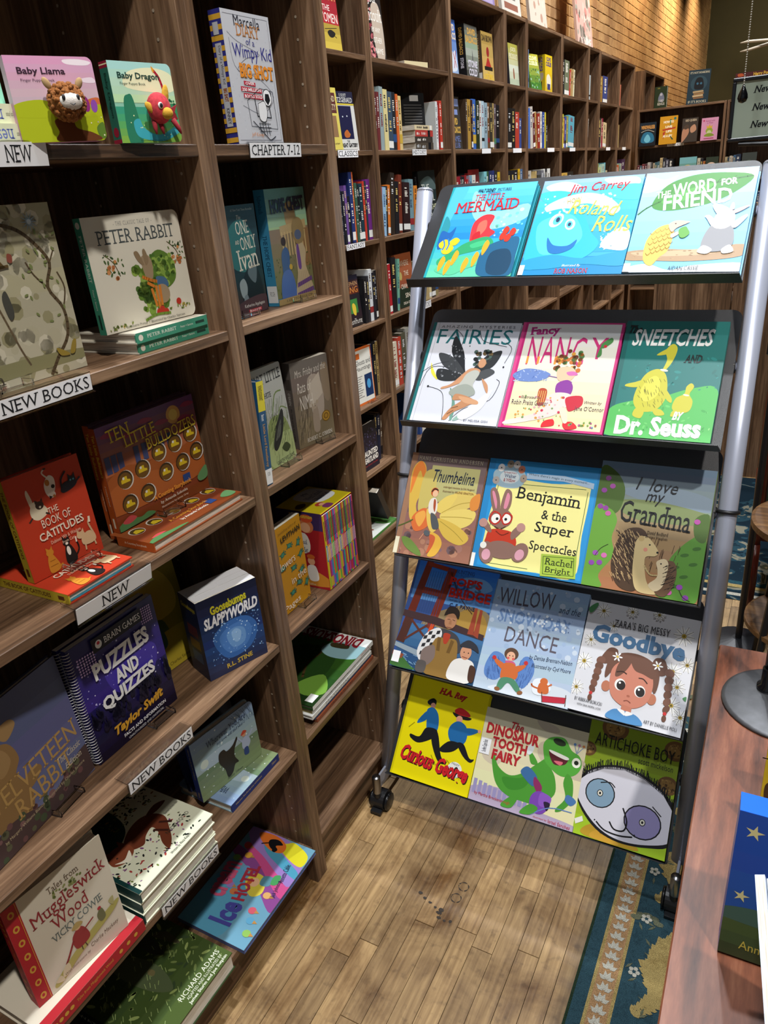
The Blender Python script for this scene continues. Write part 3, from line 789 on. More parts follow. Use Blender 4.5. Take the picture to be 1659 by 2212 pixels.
def on_rack(k, cx, w, h, rot=0.0, th=0.010, up=0.0):
    O, V, N = rowframe(k); U = Vector((1, 0, 0))
    c, s_ = math.cos(R(rot)), math.sin(R(rot)); U2 = U * c + V * s_; V2 = V * c - U * s_
    B = Vector((cx, O.y, O.z)) + N * (th + 0.0006) - U2 * (w / 2) + V2 * (0.0006 + up)
    B += V * (abs(s_) * w / 2)
    return pose(B, U2, V2)
# ------------------------------------------------------------------ the fifteen books on the rack
def rackbook(nm, label, k, cx, w, h, hexc, fn, rot=0.0, th=0.0105, hard=True, spine_hex=None, gloss=0.42, up=0.0):
    a = Art(w, h, gloss); fn(a); th = 0.0105
    tail = label.split('titled ')[-1] if 'titled ' in label else ' '.join(label.split()[:5])
    book(nm, 'hidden second copy behind ' + ' '.join(tail.split()[:7]), on_rack(k, cx + (0.004 if k == 0 else 0.001), w - 0.002, h - 0.003, rot, th - 0.0112, up), w - 0.002, h - 0.003, th, spine_hex or hexc, 'second copies on the rolling rack', None, None, hard, gloss=gloss)
    return book(nm, label, on_rack(k, cx, w, h, rot, th, up), w, h, th, hexc, 'picture books on the rolling rack', a, None, hard, spine_hex=spine_hex, gloss=gloss)

def a_mermaid(a):
    a.grad('5CC6EE', '1E86C8', 8, 0, 60).grad('2FA6C8', '63C6A0', 6, 60, 100).r('1E9AA6', 0, 0, 3, 100)
    a.s('8CDDF2', 30, 6, 60, 30, 96, 24, 98, 40, 60, 50, 34, 32).s('4FB4E6', 3, 0, 20, 0, 12, 30, 3, 60)
    a.scat(['9FE6D6', '6FD0C8', 'BDF0E0'], 22, 66, 30, 96, 58, 1, 3, 4)
    a.s('2C8C9C', 3, 34, 12, 44, 8, 60, 3, 66).s('1C5FA8', 4, 50, 14, 52, 20, 46, 18, 60, 8, 70, 4, 66)
    a.s('D8323C', 40, 42, 50, 34, 62, 36, 60, 48, 68, 54, 56, 62, 44, 66, 40, 56)            # red coral mass
    a.s('E86858', 46, 44, 54, 40, 56, 50, 48, 58).s('B8202C', 43, 56, 50, 52, 52, 62, 45, 64)
    a.s('2E9C68', 38, 64, 60, 58, 70, 66, 56, 72, 30, 78, 16, 88, 10, 82, 26, 72).s('3FB47C', 44, 66, 58, 62, 62, 66, 48, 70)
    a.s('57BE92', 10, 92, 30, 80, 50, 78, 66, 84, 46, 92, 30, 98)
    a.s('1E5E86', 62, 70, 80, 62, 97, 60, 99, 78, 98, 99, 64, 99, 58, 84).s('15405E', 70, 76, 88, 72, 96, 84, 92, 98, 72, 96)
    for u, v, r in ((12, 64, 9), (24, 62, 8), (18, 70, 10)): a.s('F4C02A', u - r * .7, v, u, v - r * .5, u + r * .7, v - 1, u + r * .3, v + r * .5, u - r * .4, v + r * .5)
    a.l('2E86C8', 1.6, 10, 60, 13, 66, 12, 71).l('2E86C8', 1.6, 15, 59, 18, 65, 17, 71)
    for u, v in ((16, 82), (24, 86), (44, 84), (54, 78), (62, 66), (30, 76)):
        a.s('F2A32C', u, v - 4, u + 4, v, u + 2, v + 8, u - 1, v + 12, u - 3, v + 4)
    for u, v in ((78, 58), (84, 60), (88, 54), (80, 52)): a.s('C83424', u - 3, v, u, v - 4, u + 4, v - 1, u + 2, v + 4, u - 2, v + 4)
    a.t('WALT DISNEY', '14141E', 33, 4.5, 54, 8.5, 'ib').t('PICTURES', '14141E', 56, 5, 72, 8, 's').t('PRESENTS', '14141E', 46, 9, 60, 10.4, 's')
    a.t('THE LITTLE', 'C8242E', 32, 11, 66, 17.5, 's').t('MERMAID', 'C8242E', 12, 18, 86, 30, 's', 2)
rackbook('picture_book', 'blue sea picture book titled The Little Mermaid, first on the top shelf', 0, 0.213, 0.215, 0.274, '2AA0B8', a_mermaid, rot=-0.2, spine_hex='1E8C9C')

def a_roland(a):
    a.grad('8EB4EC', '58B0E0', 5, 0, 22).grad('44B8D8', '2C9CCC', 8, 22, 78).r('1E86BE', 0, 82, 100, 100)
    a.s('C4D8F6', 4, 6, 22, 2, 40, 8, 30, 14, 10, 12).s('D6E2FA', 62, 2, 92, 2, 96, 10, 74, 10)
    a.s('3CC0CC', 0, 14, 20, 12, 40, 18, 30, 24, 8, 24).s('48C6D2', 60, 12, 99, 10, 99, 26, 70, 22)
    a.s('BCE4F4', 8, 30, 24, 20, 48, 16, 70, 22, 84, 34, 78, 40, 60, 30, 44, 28, 22, 38)
    a.s('2FB2D6', 2, 44, 14, 34, 34, 32, 50, 40, 62, 58, 72, 70, 60, 84, 30, 90, 4, 92)
    a.s('54C8E2', 6, 50, 18, 40, 36, 38, 48, 48, 54, 64, 40, 76, 16, 78)
    a.s('E8F4FA', 78, 62, 90, 54, 99, 60, 99, 76, 84, 76, 74, 72).scat(['FFFFFF', 'DDF0FA', 'BFE2F4'], 90, 6, 18, 76, 36, .4, 1.6, 5).scat(['FFFFFF', 'CFEAF6'], 60, 72, 56, 99, 76, .4, 1.5, 6)
    a.s('2896C8', 0, 86, 30, 80, 60, 84, 99, 78, 99, 92, 60, 90, 30, 94, 0, 94)
    a.e('F4F8FC', 24, 44, 6.5, 9, -22).e('58C0DC', 25, 44, 4, 6, -18).e('14365A', 25.5, 43.5, 2, 3.2).e('F4F8FC', 39, 49, 5, 7, 12).e('58C0DC', 38.5, 49, 3.2, 4.6, 12).e('14365A', 38.5, 49, 1.6, 2.4)
    a.s('1C6EB4', 20, 62, 28, 70, 42, 71, 50, 65, 47, 74, 34, 79, 24, 76)
    a.t('Jim Carrey', 'C8202C', 28, 5, 88, 17, 'i', 3).t('HOW', 'C8A030', 30, 21, 44, 26, '', 10)
    a.t('Roland', 'EFE05A', 34, 25, 84, 40, 'i', -6).t('Rolls', 'EFE05A', 62, 42, 99, 58, 'i', -2)
    a.t('Illustrated By', 'EAF4FA', 42, 90, 60, 93, 'i').t('ROB NASON', 'C8202C', 36, 94, 68, 99, 's').r('F2F2F2', 0, 90, 5, 100)
rackbook('picture_book', 'blue wave picture book with red author name Jim Carrey at its top', 0, 0.449, 0.225, 0.270, '3AA6D4', a_roland, rot=-0.4)

def a_word(a):
    a.grad('A6D4F2', '78C0E8', 8, 0, 100).s('F2F8FC', 0, 3, 18, 8, 30, 4, 20, 16, 0, 20).s('FFFFFF', 70, 1, 99, 2, 99, 12, 82, 8).s('F4F8FC', 0, 96, 20, 92, 40, 98, 60, 94, 99, 92, 99, 100, 0, 100)
    a.s('3E8A34', 12, 32, 22, 14, 44, 5, 72, 4, 97, 9, 84, 24, 62, 35, 36, 40, 18, 39).l('2C6A2C', 1.6, 1, 43, 12, 34, 40, 22, 70, 13, 96, 9)
    a.s('4FA040', 20, 30, 40, 20, 66, 14, 50, 26, 30, 34)
    for k in range(5): a.l('336F2C', .5, 24 + k * 13, 30 - k * 4, 30 + k * 13, 14 - k * 1.5)
    a.t('THE', 'F2F6F4', 14, 20, 27, 27, 'b', 7).t('WORD', 'F4F8F8', 28, 11, 66, 25, 'b', 8).t('FOR', 'F4F8F8', 70, 10, 84, 17, 'B', 6).t('FRIEND', 'DDF0FA', 22, 22, 82, 37, 'b', 7)
    a.s('A98C6C', 0, 80, 30, 78, 60, 79, 99, 75, 99, 86, 60, 90, 20, 89, 0, 88).s('C2A684', 4, 81, 40, 80, 90, 78, 70, 84, 20, 85).scat(['8A7050', 'B89A74'], 26, 2, 79, 98, 88, .5, 1.6, 7, .35, False)
    a.s('D8B456', 16, 88, 15, 70, 22, 58, 32, 54, 37, 58, 38, 68, 36, 80, 30, 86, 24, 94)
    for r_ in range(5):
        for c_ in range(5): a.l('A5822E', .45, 17 + c_ * 4 + r_ % 2 * 2, 62 + r_ * 5 - c_ * 1.5, 19 + c_ * 4 + r_ % 2 * 2, 64 + r_ * 5 - c_ * 1.5, 21 + c_ * 4 + r_ % 2 * 2, 62 + r_ * 5 - c_ * 1.5)
    a.s('E6B8A4', 32, 55, 38, 51, 48, 52, 50, 53, 40, 58, 36, 62).s('E8C4B0', 36, 64, 42, 62, 43, 64, 37, 68).e('2C2C2C', 38, 54, .7)
    a.s('5CA040', 42, 60, 47, 57, 50, 60, 52, 64, 48, 68, 44, 67)
    a.s('8C8E94', 64, 78, 65, 66, 70, 56, 78, 50, 86, 56, 90, 66, 90, 76, 84, 81, 70, 82).s('F0F0EE', 70, 56, 72, 46, 78, 42, 86, 44, 88, 54, 82, 60, 74, 60)
    a.s('F0F0EE', 72, 46, 67, 38, 70, 36, 80, 40, 84, 45, 76, 48).s('E8BCB4', 68, 38, 73, 42, 74, 47, 70, 43).s('F0F0EE', 70, 58, 64, 50, 62, 48, 66, 47, 73, 54).s('F0F0EE', 86, 56, 96, 48, 98, 50, 90, 60)
    a.s('D8B0AC', 84, 44, 96, 39, 98, 40, 88, 46).s('B8B8B8', 82, 42, 83, 36, 85, 36, 86, 42).s('F0F0EE', 62, 82, 66, 76, 74, 80, 70, 84).s('F0F0EE', 82, 80, 88, 76, 92, 82, 84, 84)
    a.t('AIDAN CASSIE', '2E3A44', 40, 95, 66, 99, '').r('F0F0F0', 0, 92, 6, 100)
rackbook('picture_book', 'sky blue picture book with white title on a big green leaf', 0, 0.674, 0.222, 0.267, '8CC8EC', a_word, rot=-0.9)

def a_fairies(a):
    a.bg('D6DAE6').r('1E6E72', 0, 0, 3.5, 100).l('A8ACB8', .5, 7, 0, 7, 100, sm=False)
    a.t('AMAZING  MYSTERIES', '4A4A58', 10, 3, 94, 5.6, 'w').t('FAIRIES', '1E6A72', 9, 7, 93, 22, '')
    a.s('20242A', 30, 14, 44, 30, 50, 46, 52, 52, 42, 44, 30, 30).s('3A3E42', 16, 32, 34, 36, 52, 52, 38, 50, 24, 44).s('2A2E32', 20, 48, 40, 50, 52, 56, 36, 60, 22, 58)
    a.s('2C3034', 58, 50, 70, 34, 86, 28, 82, 42, 70, 50).s('4A4E52', 60, 54, 76, 46, 84, 50, 70, 58).scat(['8A8E94', '5C6066'], 30, 22, 24, 50, 56, .5, 1.4, 8)
    a.s('E8DC4A', 10, 42, 14, 48, 22, 58, 20, 58, 13, 52)
    for q in ((30, 8, 40, 18, 36, 40, 48, 58), (2, 52, 14, 44, 30, 40), (88, 20, 96, 26, 92, 40), (4, 66, 10, 48, 28, 46, 40, 54), (70, 80, 86, 76, 92, 60, 88, 56), (40, 98, 36, 80, 30, 70, 14, 66), (48, 98, 60, 86, 78, 80), (56, 8, 62, 18, 78, 22, 90, 24)): a.l('33363C', .6, *q)
    a.s('6E9A8C', 48, 96, 46, 80, 40, 68, 42, 68, 50, 82, 51, 96).s('8FAFA4', 52, 96, 66, 84, 84, 70, 70, 88, 56, 97).s('E4E8EA', 56, 92, 70, 80, 86, 66, 80, 84, 64, 96)
    a.scat(['23282A', '343B3A', '48605A', '6C5A3C'], 34, 58, 28, 76, 44, 1.2, 2.6, 9)
    a.e('C89470', 68, 41, 4.2, 5.6).s('C89470', 54, 48, 62, 46, 68, 48, 66, 52, 52, 60, 38, 66, 30, 68, 30, 66, 40, 62).s('B9BDB6', 54, 52, 62, 48, 68, 51, 64, 62, 68, 70, 56, 74, 42, 70, 50, 60)
    a.s('9CA49C', 44, 66, 56, 62, 66, 66, 68, 72, 54, 76, 40, 72).s('C08A64', 48, 72, 62, 74, 70, 78, 62, 84, 50, 90, 44, 97, 40, 96, 46, 86, 56, 78, 46, 78).s('D2A07A', 52, 74, 72, 77, 74, 81, 60, 80)
    a.s('C89470', 72, 56, 80, 62, 82, 70, 78, 66).l('6A4A32', .8, 44, 92, 50, 88).l('6A4A32', .8, 47, 86, 54, 84).e('23262C', 14, 66, 1.2).e('23262C', 92, 44, 1)
    a.t('BY MELISSA GISH', '50505E', 64, 95.5, 90, 97.6, '')
rackbook('picture_book', 'pale grey picture book titled Fairies with dark winged figure', 1, 0.195, 0.233, 0.279, 'CFD4E0', a_fairies, spine_hex='1E6E72')

def a_nancy(a):
    a.bg('C42A78').grad('E4E2E6', 'F0E4AE', 9, 1.5, 98, 5.5, 97.5).r('D8488C', 0, 0, 3, 100)
    a.t('Fancy', 'B82A80', 9, 4, 40, 14, 'sB', 4)
    for ch, u0, u1, v1 in (('N', 12, 24, 41), ('A', 26, 38, 39), ('N', 40, 52, 40), ('C', 56, 68, 41), ('Y', 72, 88, 34)): a.t(ch, 'C83078', u0, 14, u1, v1, '')
    for u in (13, 24, 41, 52): a.r('E8963C', u - 1, 33, u + 1.2, 40)
    a.s('4C8A4A', 82, 20, 90, 14, 92, 18, 84, 24).s('4C8A4A', 82, 22, 80, 32, 84, 30).e('C8283C', 86, 22, 1.6)
    a.scat(['8A4A20', 'C8702C', 'E0A040', '6A3418', '4C7A44'], 44, 42, 27, 66, 45, 1.2, 3, 10)
    a.s('6E8AC8', 3, 50, 14, 45, 30, 46, 40, 50, 30, 56, 12, 57, 4, 54).scat(['8FA8DC', '5470B4', 'B4C4EA'], 40, 4, 45, 38, 57, .6, 1.8, 11, .4).l('8A6AA0', 1.0, 38, 51, 52, 53, 62, 56)
    a.s('EBC2A2', 46, 44, 58, 42, 64, 48, 58, 56, 48, 54).s('D070B4', 55, 47, 62, 46, 66, 49, 58, 50)                  # soft pastel swirl in place of the drawn girl
    a.s('8A3A9C', 48, 58, 58, 54, 64, 60, 62, 68, 50, 68).s('E8D6D0', 36, 84, 44, 68, 60, 66, 68, 72, 60, 80, 48, 88, 10, 97, 6, 94)
    a.scat(['C83050', 'D8A050', '7A9A60', 'E0B0B8'], 50, 14, 70, 60, 95, .6, 1.5, 12)
    a.s('C8283C', 60, 70, 74, 68, 76, 76, 66, 82, 62, 78).s('B84A32', 32, 64, 40, 64, 40, 76, 34, 78)
    for u in (33, 35, 37, 39): a.l('E8D070', .5, u, 65, u, 76)
    a.s('D8222C', 44, 92, 52, 90, 54, 95, 46, 97, 42, 97).s('D8222C', 62, 93, 70, 91, 76, 96, 66, 98).s('F0D8C4', 56, 80, 62, 80, 66, 91, 62, 92)
    a.t('Illustrated by', '5A4A58', 16, 70, 36, 73.5, 'i').t('Robin Preiss Glasser', '5A4A58', 8, 74, 44, 78.5, '').t('Written by', '5A4A58', 78, 72, 94, 75.5, 'i').t("Jane O'Connor", '5A4A58', 70, 77, 97, 82, '')
    a.scat(['D86A50', '7AA050', 'E0B040', 'B05090', '6088B0'], 16, 66, 90, 96, 95, .8, 1.4, 13)
rackbook('picture_book', 'pink bordered picture book titled Fancy Nancy', 1, 0.435, 0.239, 0.282, 'C42A78', a_nancy)

def a_sneetch(a):
    a.bg('12706C').r('0F5E5C', 0, 0, 5, 100).s('4FB456', 0, 99, 0, 78, 20, 70, 46, 66, 76, 57, 99, 58, 100, 100, 60, 100)
    a.scat(['1C8480', '0E6662'], 40, 6, 30, 98, 60, 1, 3.5, 14, .5).scat(['66C466', '3FA24A', '86D07C'], 70, 10, 72, 98, 98, .8, 2.6, 15, .5)
    a.s('C2BE30', 44, 26, 50, 20, 55, 24, 53, 34, 48, 42, 44, 44, 47, 34).s('C2BE30', 36, 30, 46, 24, 52, 24, 46, 29)       # plain lime pear forms
    a.s('C2BE30', 30, 46, 40, 42, 48, 46, 52, 56, 52, 68, 44, 77, 30, 78, 22, 70, 24, 56).s('D2CE48', 30, 54, 38, 48, 44, 52, 44, 64, 34, 70, 27, 64)
    a.s('C2BE30', 28, 52, 20, 54, 12, 56, 12, 58, 24, 58).s('C2BE30', 50, 58, 58, 66, 58, 70, 52, 66).s('C2BE30', 26, 76, 24, 82, 32, 84, 34, 78).s('C2BE30', 42, 76, 46, 81, 54, 80, 50, 76)
    a.s('C2BE30', 70, 56, 74, 53, 77, 56, 74, 62, 78, 68, 76, 76, 66, 78, 60, 74, 62, 66, 69, 62).s('C2BE30', 62, 76, 60, 81, 68, 80)
    a.e('E4E0C8', 46, 43, 4, 1.4, -10).e('E4E0C8', 71, 63, 3, 1, -10).hatch('7E7C1A', .4, 40, 25, 50, 50, 74, 2, 3, 16)
    a.t('The', '101818', 4, 4, 17, 11, 'sBi', -2).t('SNEETCHES', 'E6E8E6', 9, 7, 88, 22, 'bi', 1).t('AND', '101818', 63, 29, 80, 36, 'sbi').t('BY', 'F0F4F0', 62, 77, 72, 84, 'Bi', -2).t('Dr. Seuss', 'F2F6F4', 9, 82, 90, 98, 'B', 1)
rackbook('picture_book', 'teal and green picture book titled The Sneetches', 1, 0.665, 0.214, 0.288, '12706C', a_sneetch)

def a_thumb(a):
    a.grad('7A6468', '9C6A58', 6, 0, 100).scat(['86686C', '6E5A5E', 'A07468', 'B08068'], 60, 0, 40, 98, 99, 2, 6, 17).r('A0785E', 0, 0, 8, 100).r('8C6A64', 7.4, 0, 8.4, 100)
    a.r('B8B47A', 30, 11, 93, 46)
    a.s('D8B450', 4, 20, 12, 8, 22, 14, 24, 34, 18, 50, 22, 62, 14, 66, 8, 50).s('E0823C', 6, 16, 14, 8, 22, 16, 20, 24, 14, 18, 8, 40, 6, 34).s('C8B868', 22, 20, 34, 16, 40, 30, 36, 50, 24, 58, 20, 44)
    a.s('D8C068', 52, 50, 70, 34, 92, 34, 97, 42, 80, 52, 60, 62).s('E2CC70', 52, 58, 80, 50, 97, 52, 92, 64, 70, 70).s('D4B450', 50, 62, 76, 66, 94, 76, 84, 84, 62, 78).s('E0C868', 44, 52, 56, 40, 70, 38, 58, 56)
    for q in ((54, 56, 74, 46, 94, 42), (54, 60, 78, 58, 94, 58), (54, 64, 74, 72, 88, 80)): a.l('A8923C', .7, *q)
    a.s('D8703C', 16, 64, 28, 54, 38, 56, 42, 66, 34, 74, 22, 76).s('E8A850', 20, 62, 30, 56, 34, 62, 28, 72).s('E0C060', 34, 54, 46, 58, 52, 70, 46, 76, 38, 68)
    a.s('E0B048', 44, 76, 56, 78, 62, 86, 56, 97, 46, 98, 50, 88).s('C8603C', 44, 78, 52, 80, 50, 90, 44, 96, 46, 86).s('D88A40', 88, 40, 98, 34, 99, 48, 90, 50)
    a.s('6E8A44', 8, 84, 18, 84, 32, 92, 38, 99, 28, 98, 14, 92).l('5C6A34', 1.6, 0, 74, 10, 70, 18, 66)
    a.e('C05A2C', 40, 37, 5, 5.6).e('E8BC98', 41, 38.5, 3.6, 4.4).l('23272C', 1.4, 36, 37, 39, 34, 44, 35).s('E4DED4', 37, 44, 43, 43, 47, 50, 46, 58, 38, 58, 35, 50).s('A85030', 41, 44, 44, 46, 45, 56, 42, 52).s('55585C', 40, 58, 48, 60, 54, 70, 46, 72)
    a.e('5A6066', 40, 77, 4.4, 3.4, -30).l('D89A78', 1, 36, 78, 32, 84)
    a.t('HANS CHRISTIAN ANDERSEN', 'C8BCA0', 10, 3, 95, 7, 'sw').t('Thumbelina', '1E2A44', 34, 15, 88, 27, 'i').t('unabridged translation by Erik Haugaard', '6A3A28', 50, 30, 90, 32.4, '').t('illustrated by ARLENE GRASTON', '6A3A28', 50, 34, 90, 36.6, '')
    a.r('E6E0C4', 0, 84, 5.5, 100)
rackbook('picture_book', 'mauve picture book titled Thumbelina with a large yellow flower', 2, 0.161, 0.208, 0.269, 'A0785E', a_thumb, rot=0.4)

def a_benj(a):
    a.bg('2A86C4').p('2F94D4', 6, 2, 98, 2, 98, 98, 6, 98).s('EDE796', 12, 20, 30, 17, 60, 18, 90, 16, 94, 26, 93, 60, 92, 96, 60, 97, 12, 96, 8, 70, 10, 40)
    for q in ((13, 22, 90, 20), (92, 22, 91, 92), (12, 24, 11, 90), (13, 95, 52, 95)): a.l('2C5A34', .5, *q, sm=False)
    a.s('9CB8C8', 6, 12, 16, 6, 28, 6, 36, 14, 32, 24, 18, 26, 8, 22).e('C8D4DA', 21, 16, 9, 6)
    for u, v, c in ((9, 20, 'B0A8A4'), (12, 8, 'E8E4E0'), (20, 4, 'A0907C'), (26, 4, 'D8D0C8'), (31, 8, 'B46A50'), (34, 16, 'A8988C')): a.e(c, u, v, 3.2, 3.6).e('2A2A2A', u, v, .6)
    a.p('A8C0D8', 36, 11, 70, 10, 96, 14, 96, 19, 70, 15, 37, 16).t("Where there's magic in every moment...", '16324A', 38, 11.5, 92, 14.5, '', -3).t('The Wonderful World of', 'A03030', 15, 11, 27, 12.8, '').t('Walter', '2A3A6A', 16, 13.5, 27, 16.5, 's').t('& Willow', 'A03030', 16, 17.4, 27, 20.4, 's')
    a.t('Benjamin', '1A1A1E', 30, 25, 88, 39, 's', -3).t('& the', '1A1A1E', 56, 42, 78, 50, 's', -1).t('Super', '1A1A1E', 52, 53, 86, 65, 's', -2).t('Spectacles', '1A1A1E', 50, 70, 91, 80, 's', -1)
    a.s('8A6A60', 6, 30, 10, 27, 15, 34, 18, 46, 14, 50, 9, 42).s('D88AA0', 8, 32, 10, 31, 14, 40, 14, 46).s('8A6A60', 20, 28, 26, 30, 27, 42, 22, 50, 18, 44).s('D88AA0', 22, 31, 25, 34, 24, 44, 21, 44)
    a.e('8A6A60', 20, 54, 11, 9).e('F2F0EA', 16, 55, 4.4).e('F2F0EA', 25, 54, 4.4).l('C8382C', 1.4, 10, 55, 13, 49, 19, 51, 20, 56, 16, 60, 11, 58, close=True).l('C8382C', 1.4, 21, 54, 24, 49, 30, 51, 29, 57, 24, 59, close=True).e('1E1E1E', 17, 55, 1.3).e('1E1E1E', 25, 54.5, 1.3).l('4A2E2A', .8, 16, 62, 21, 64, 26, 61)
    a.s('C03A24', 12, 66, 20, 64, 34, 66, 37, 78, 12, 79, 10, 72).e('8A6A60', 26, 82, 15, 8).s('8A6A60', 12, 68, 4, 62, 2, 58, 8, 58, 14, 66).e('B88C84', 5, 60, 4).s('8A6A60', 32, 66, 37, 59, 42, 58, 41, 64, 34, 72).e('B88C84', 40, 60, 4)
    a.e('8A6A60', 13, 86, 7, 10, 10).e('D8A0B0', 13, 88, 4, 5).e('8A6A60', 43, 82, 7, 9, -25).e('D8A0B0', 43, 84, 4, 5, -20).e('E8E8E0', 9, 80, 3).l('7A2A1C', .8, 18, 66, 24, 69, 30, 66)
    a.p('A8C44A', 62, 80, 92, 78, 94, 97, 64, 99).l('3A5A24', .5, 64, 82, 90, 80, 92, 95, 66, 97, close=True, sm=False).t('Rachel', '1E2A18', 66, 82.5, 90, 88.5, 's', 1).t('Bright', '1E2A18', 67, 90, 89, 96.5, 's', 1).r('E8E8E4', 0, 88, 3.4, 100)
rackbook('picture_book', 'blue and yellow picture book titled Benjamin and the Super Spectacles', 2, 0.406, 0.273, 0.274, '2A86C4', a_benj, rot=0.2)

def a_grandma(a):
    a.grad('6E829C', '8C9A8C', 7, 0, 38).grad('9C8A64', 'A8744C', 7, 38, 100).s('8294A4', 20, 22, 60, 16, 99, 22, 99, 32, 50, 30).s('7E8C5C', 18, 32, 50, 28, 99, 34, 99, 42, 40, 44)
    a.s('4E6A30', 0, 6, 14, 8, 24, 20, 24, 34, 18, 42, 0, 44).s('68A03C', 0, 40, 14, 38, 22, 46, 20, 60, 24, 74, 14, 90, 18, 99, 0, 99).s('5C9434', 80, 60, 92, 50, 99, 48, 99, 99, 66, 99, 68, 90, 76, 82, 72, 72).s('4E6A30', 88, 38, 99, 34, 99, 54, 90, 52)
    for u, v in ((84, 66), (92, 72), (78, 76), (86, 82), (93, 60), (80, 90)): a.e('3F6E26', u, v, 3.6, 1.6, 15)
    for u, v, c in ((8, 14, '9A4A9C'), (13, 20, 'A050A0'), (6, 24, '9448A0'), (10, 38, '8C4498'), (5, 37, '8C4498'), (13, 42, 'C060A0'), (8, 74, '9A50B0'), (16, 75, 'D070B0'), (6, 82, '8C48A8'), (13, 81, '8C48A8'), (84, 90, '9A48B4'), (76, 95, 'D060A8'), (90, 97, '8C44A4'), (90, 40, 'B050A0')): a.e(c, u, v, 2.6, 2.4)
    a.l('2A3A1C', .5, 8, 76, 12, 70, 18, 66).l('2A3A1C', .6, 84, 92, 88, 97, 94, 99).hatch('5A4028', .4, 46, 30, 60, 82, 84, 1, -6, 18)
    a.s('4A3626', 32, 96, 24, 84, 24, 68, 30, 54, 42, 50, 50, 54, 52, 64, 46, 80, 50, 94, 44, 99).hatch('C8A878', .5, 90, 26, 54, 46, 92, -3, -3.5, 19).hatch('2A1C12', .5, 60, 26, 56, 44, 94, -3, -3, 20)
    a.s('D8C08A', 42, 60, 48, 56, 54, 58, 62, 66, 60, 70, 52, 72, 54, 84, 58, 92, 66, 98, 50, 98, 44, 88, 42, 74).e('C8AC74', 46, 58, 2.6).e('1E1A16', 54, 62, .8).e('1E1A16', 61.5, 67, 1).e('E0947C', 51, 66, 1.8)
    a.s('6A4E36', 64, 96, 70, 84, 68, 74, 76, 72, 80, 80, 78, 92, 72, 99).s('DCC8A0', 62, 74, 68, 71, 72, 74, 72, 82, 70, 92, 64, 96, 58, 92, 64, 86, 64, 80).hatch('2E2016', .5, 34, 68, 76, 78, 94, 3, -2, 21).e('1E1A16', 66, 75, .7).l('C8B07A', 1.4, 52, 78, 58, 84, 64, 84)
    a.t('I  love', '14161A', 34, 11, 70, 21, 'i', -2).t('my', '14161A', 44, 23, 60, 32, 'i').t('Grandma', '14161A', 24, 31, 86, 48, 's', -3).t('David Bedford', '3A2A1C', 50, 51.5, 68, 54, 's').t('Brenna Vaughan', '3A2A1C', 49, 55, 68, 57.5, 's')
rackbook('picture_book', 'picture book titled I love my Grandma with two hedgehogs', 2, 0.663, 0.246, 0.294, '7E9A4C', a_grandma, rot=-0.2)

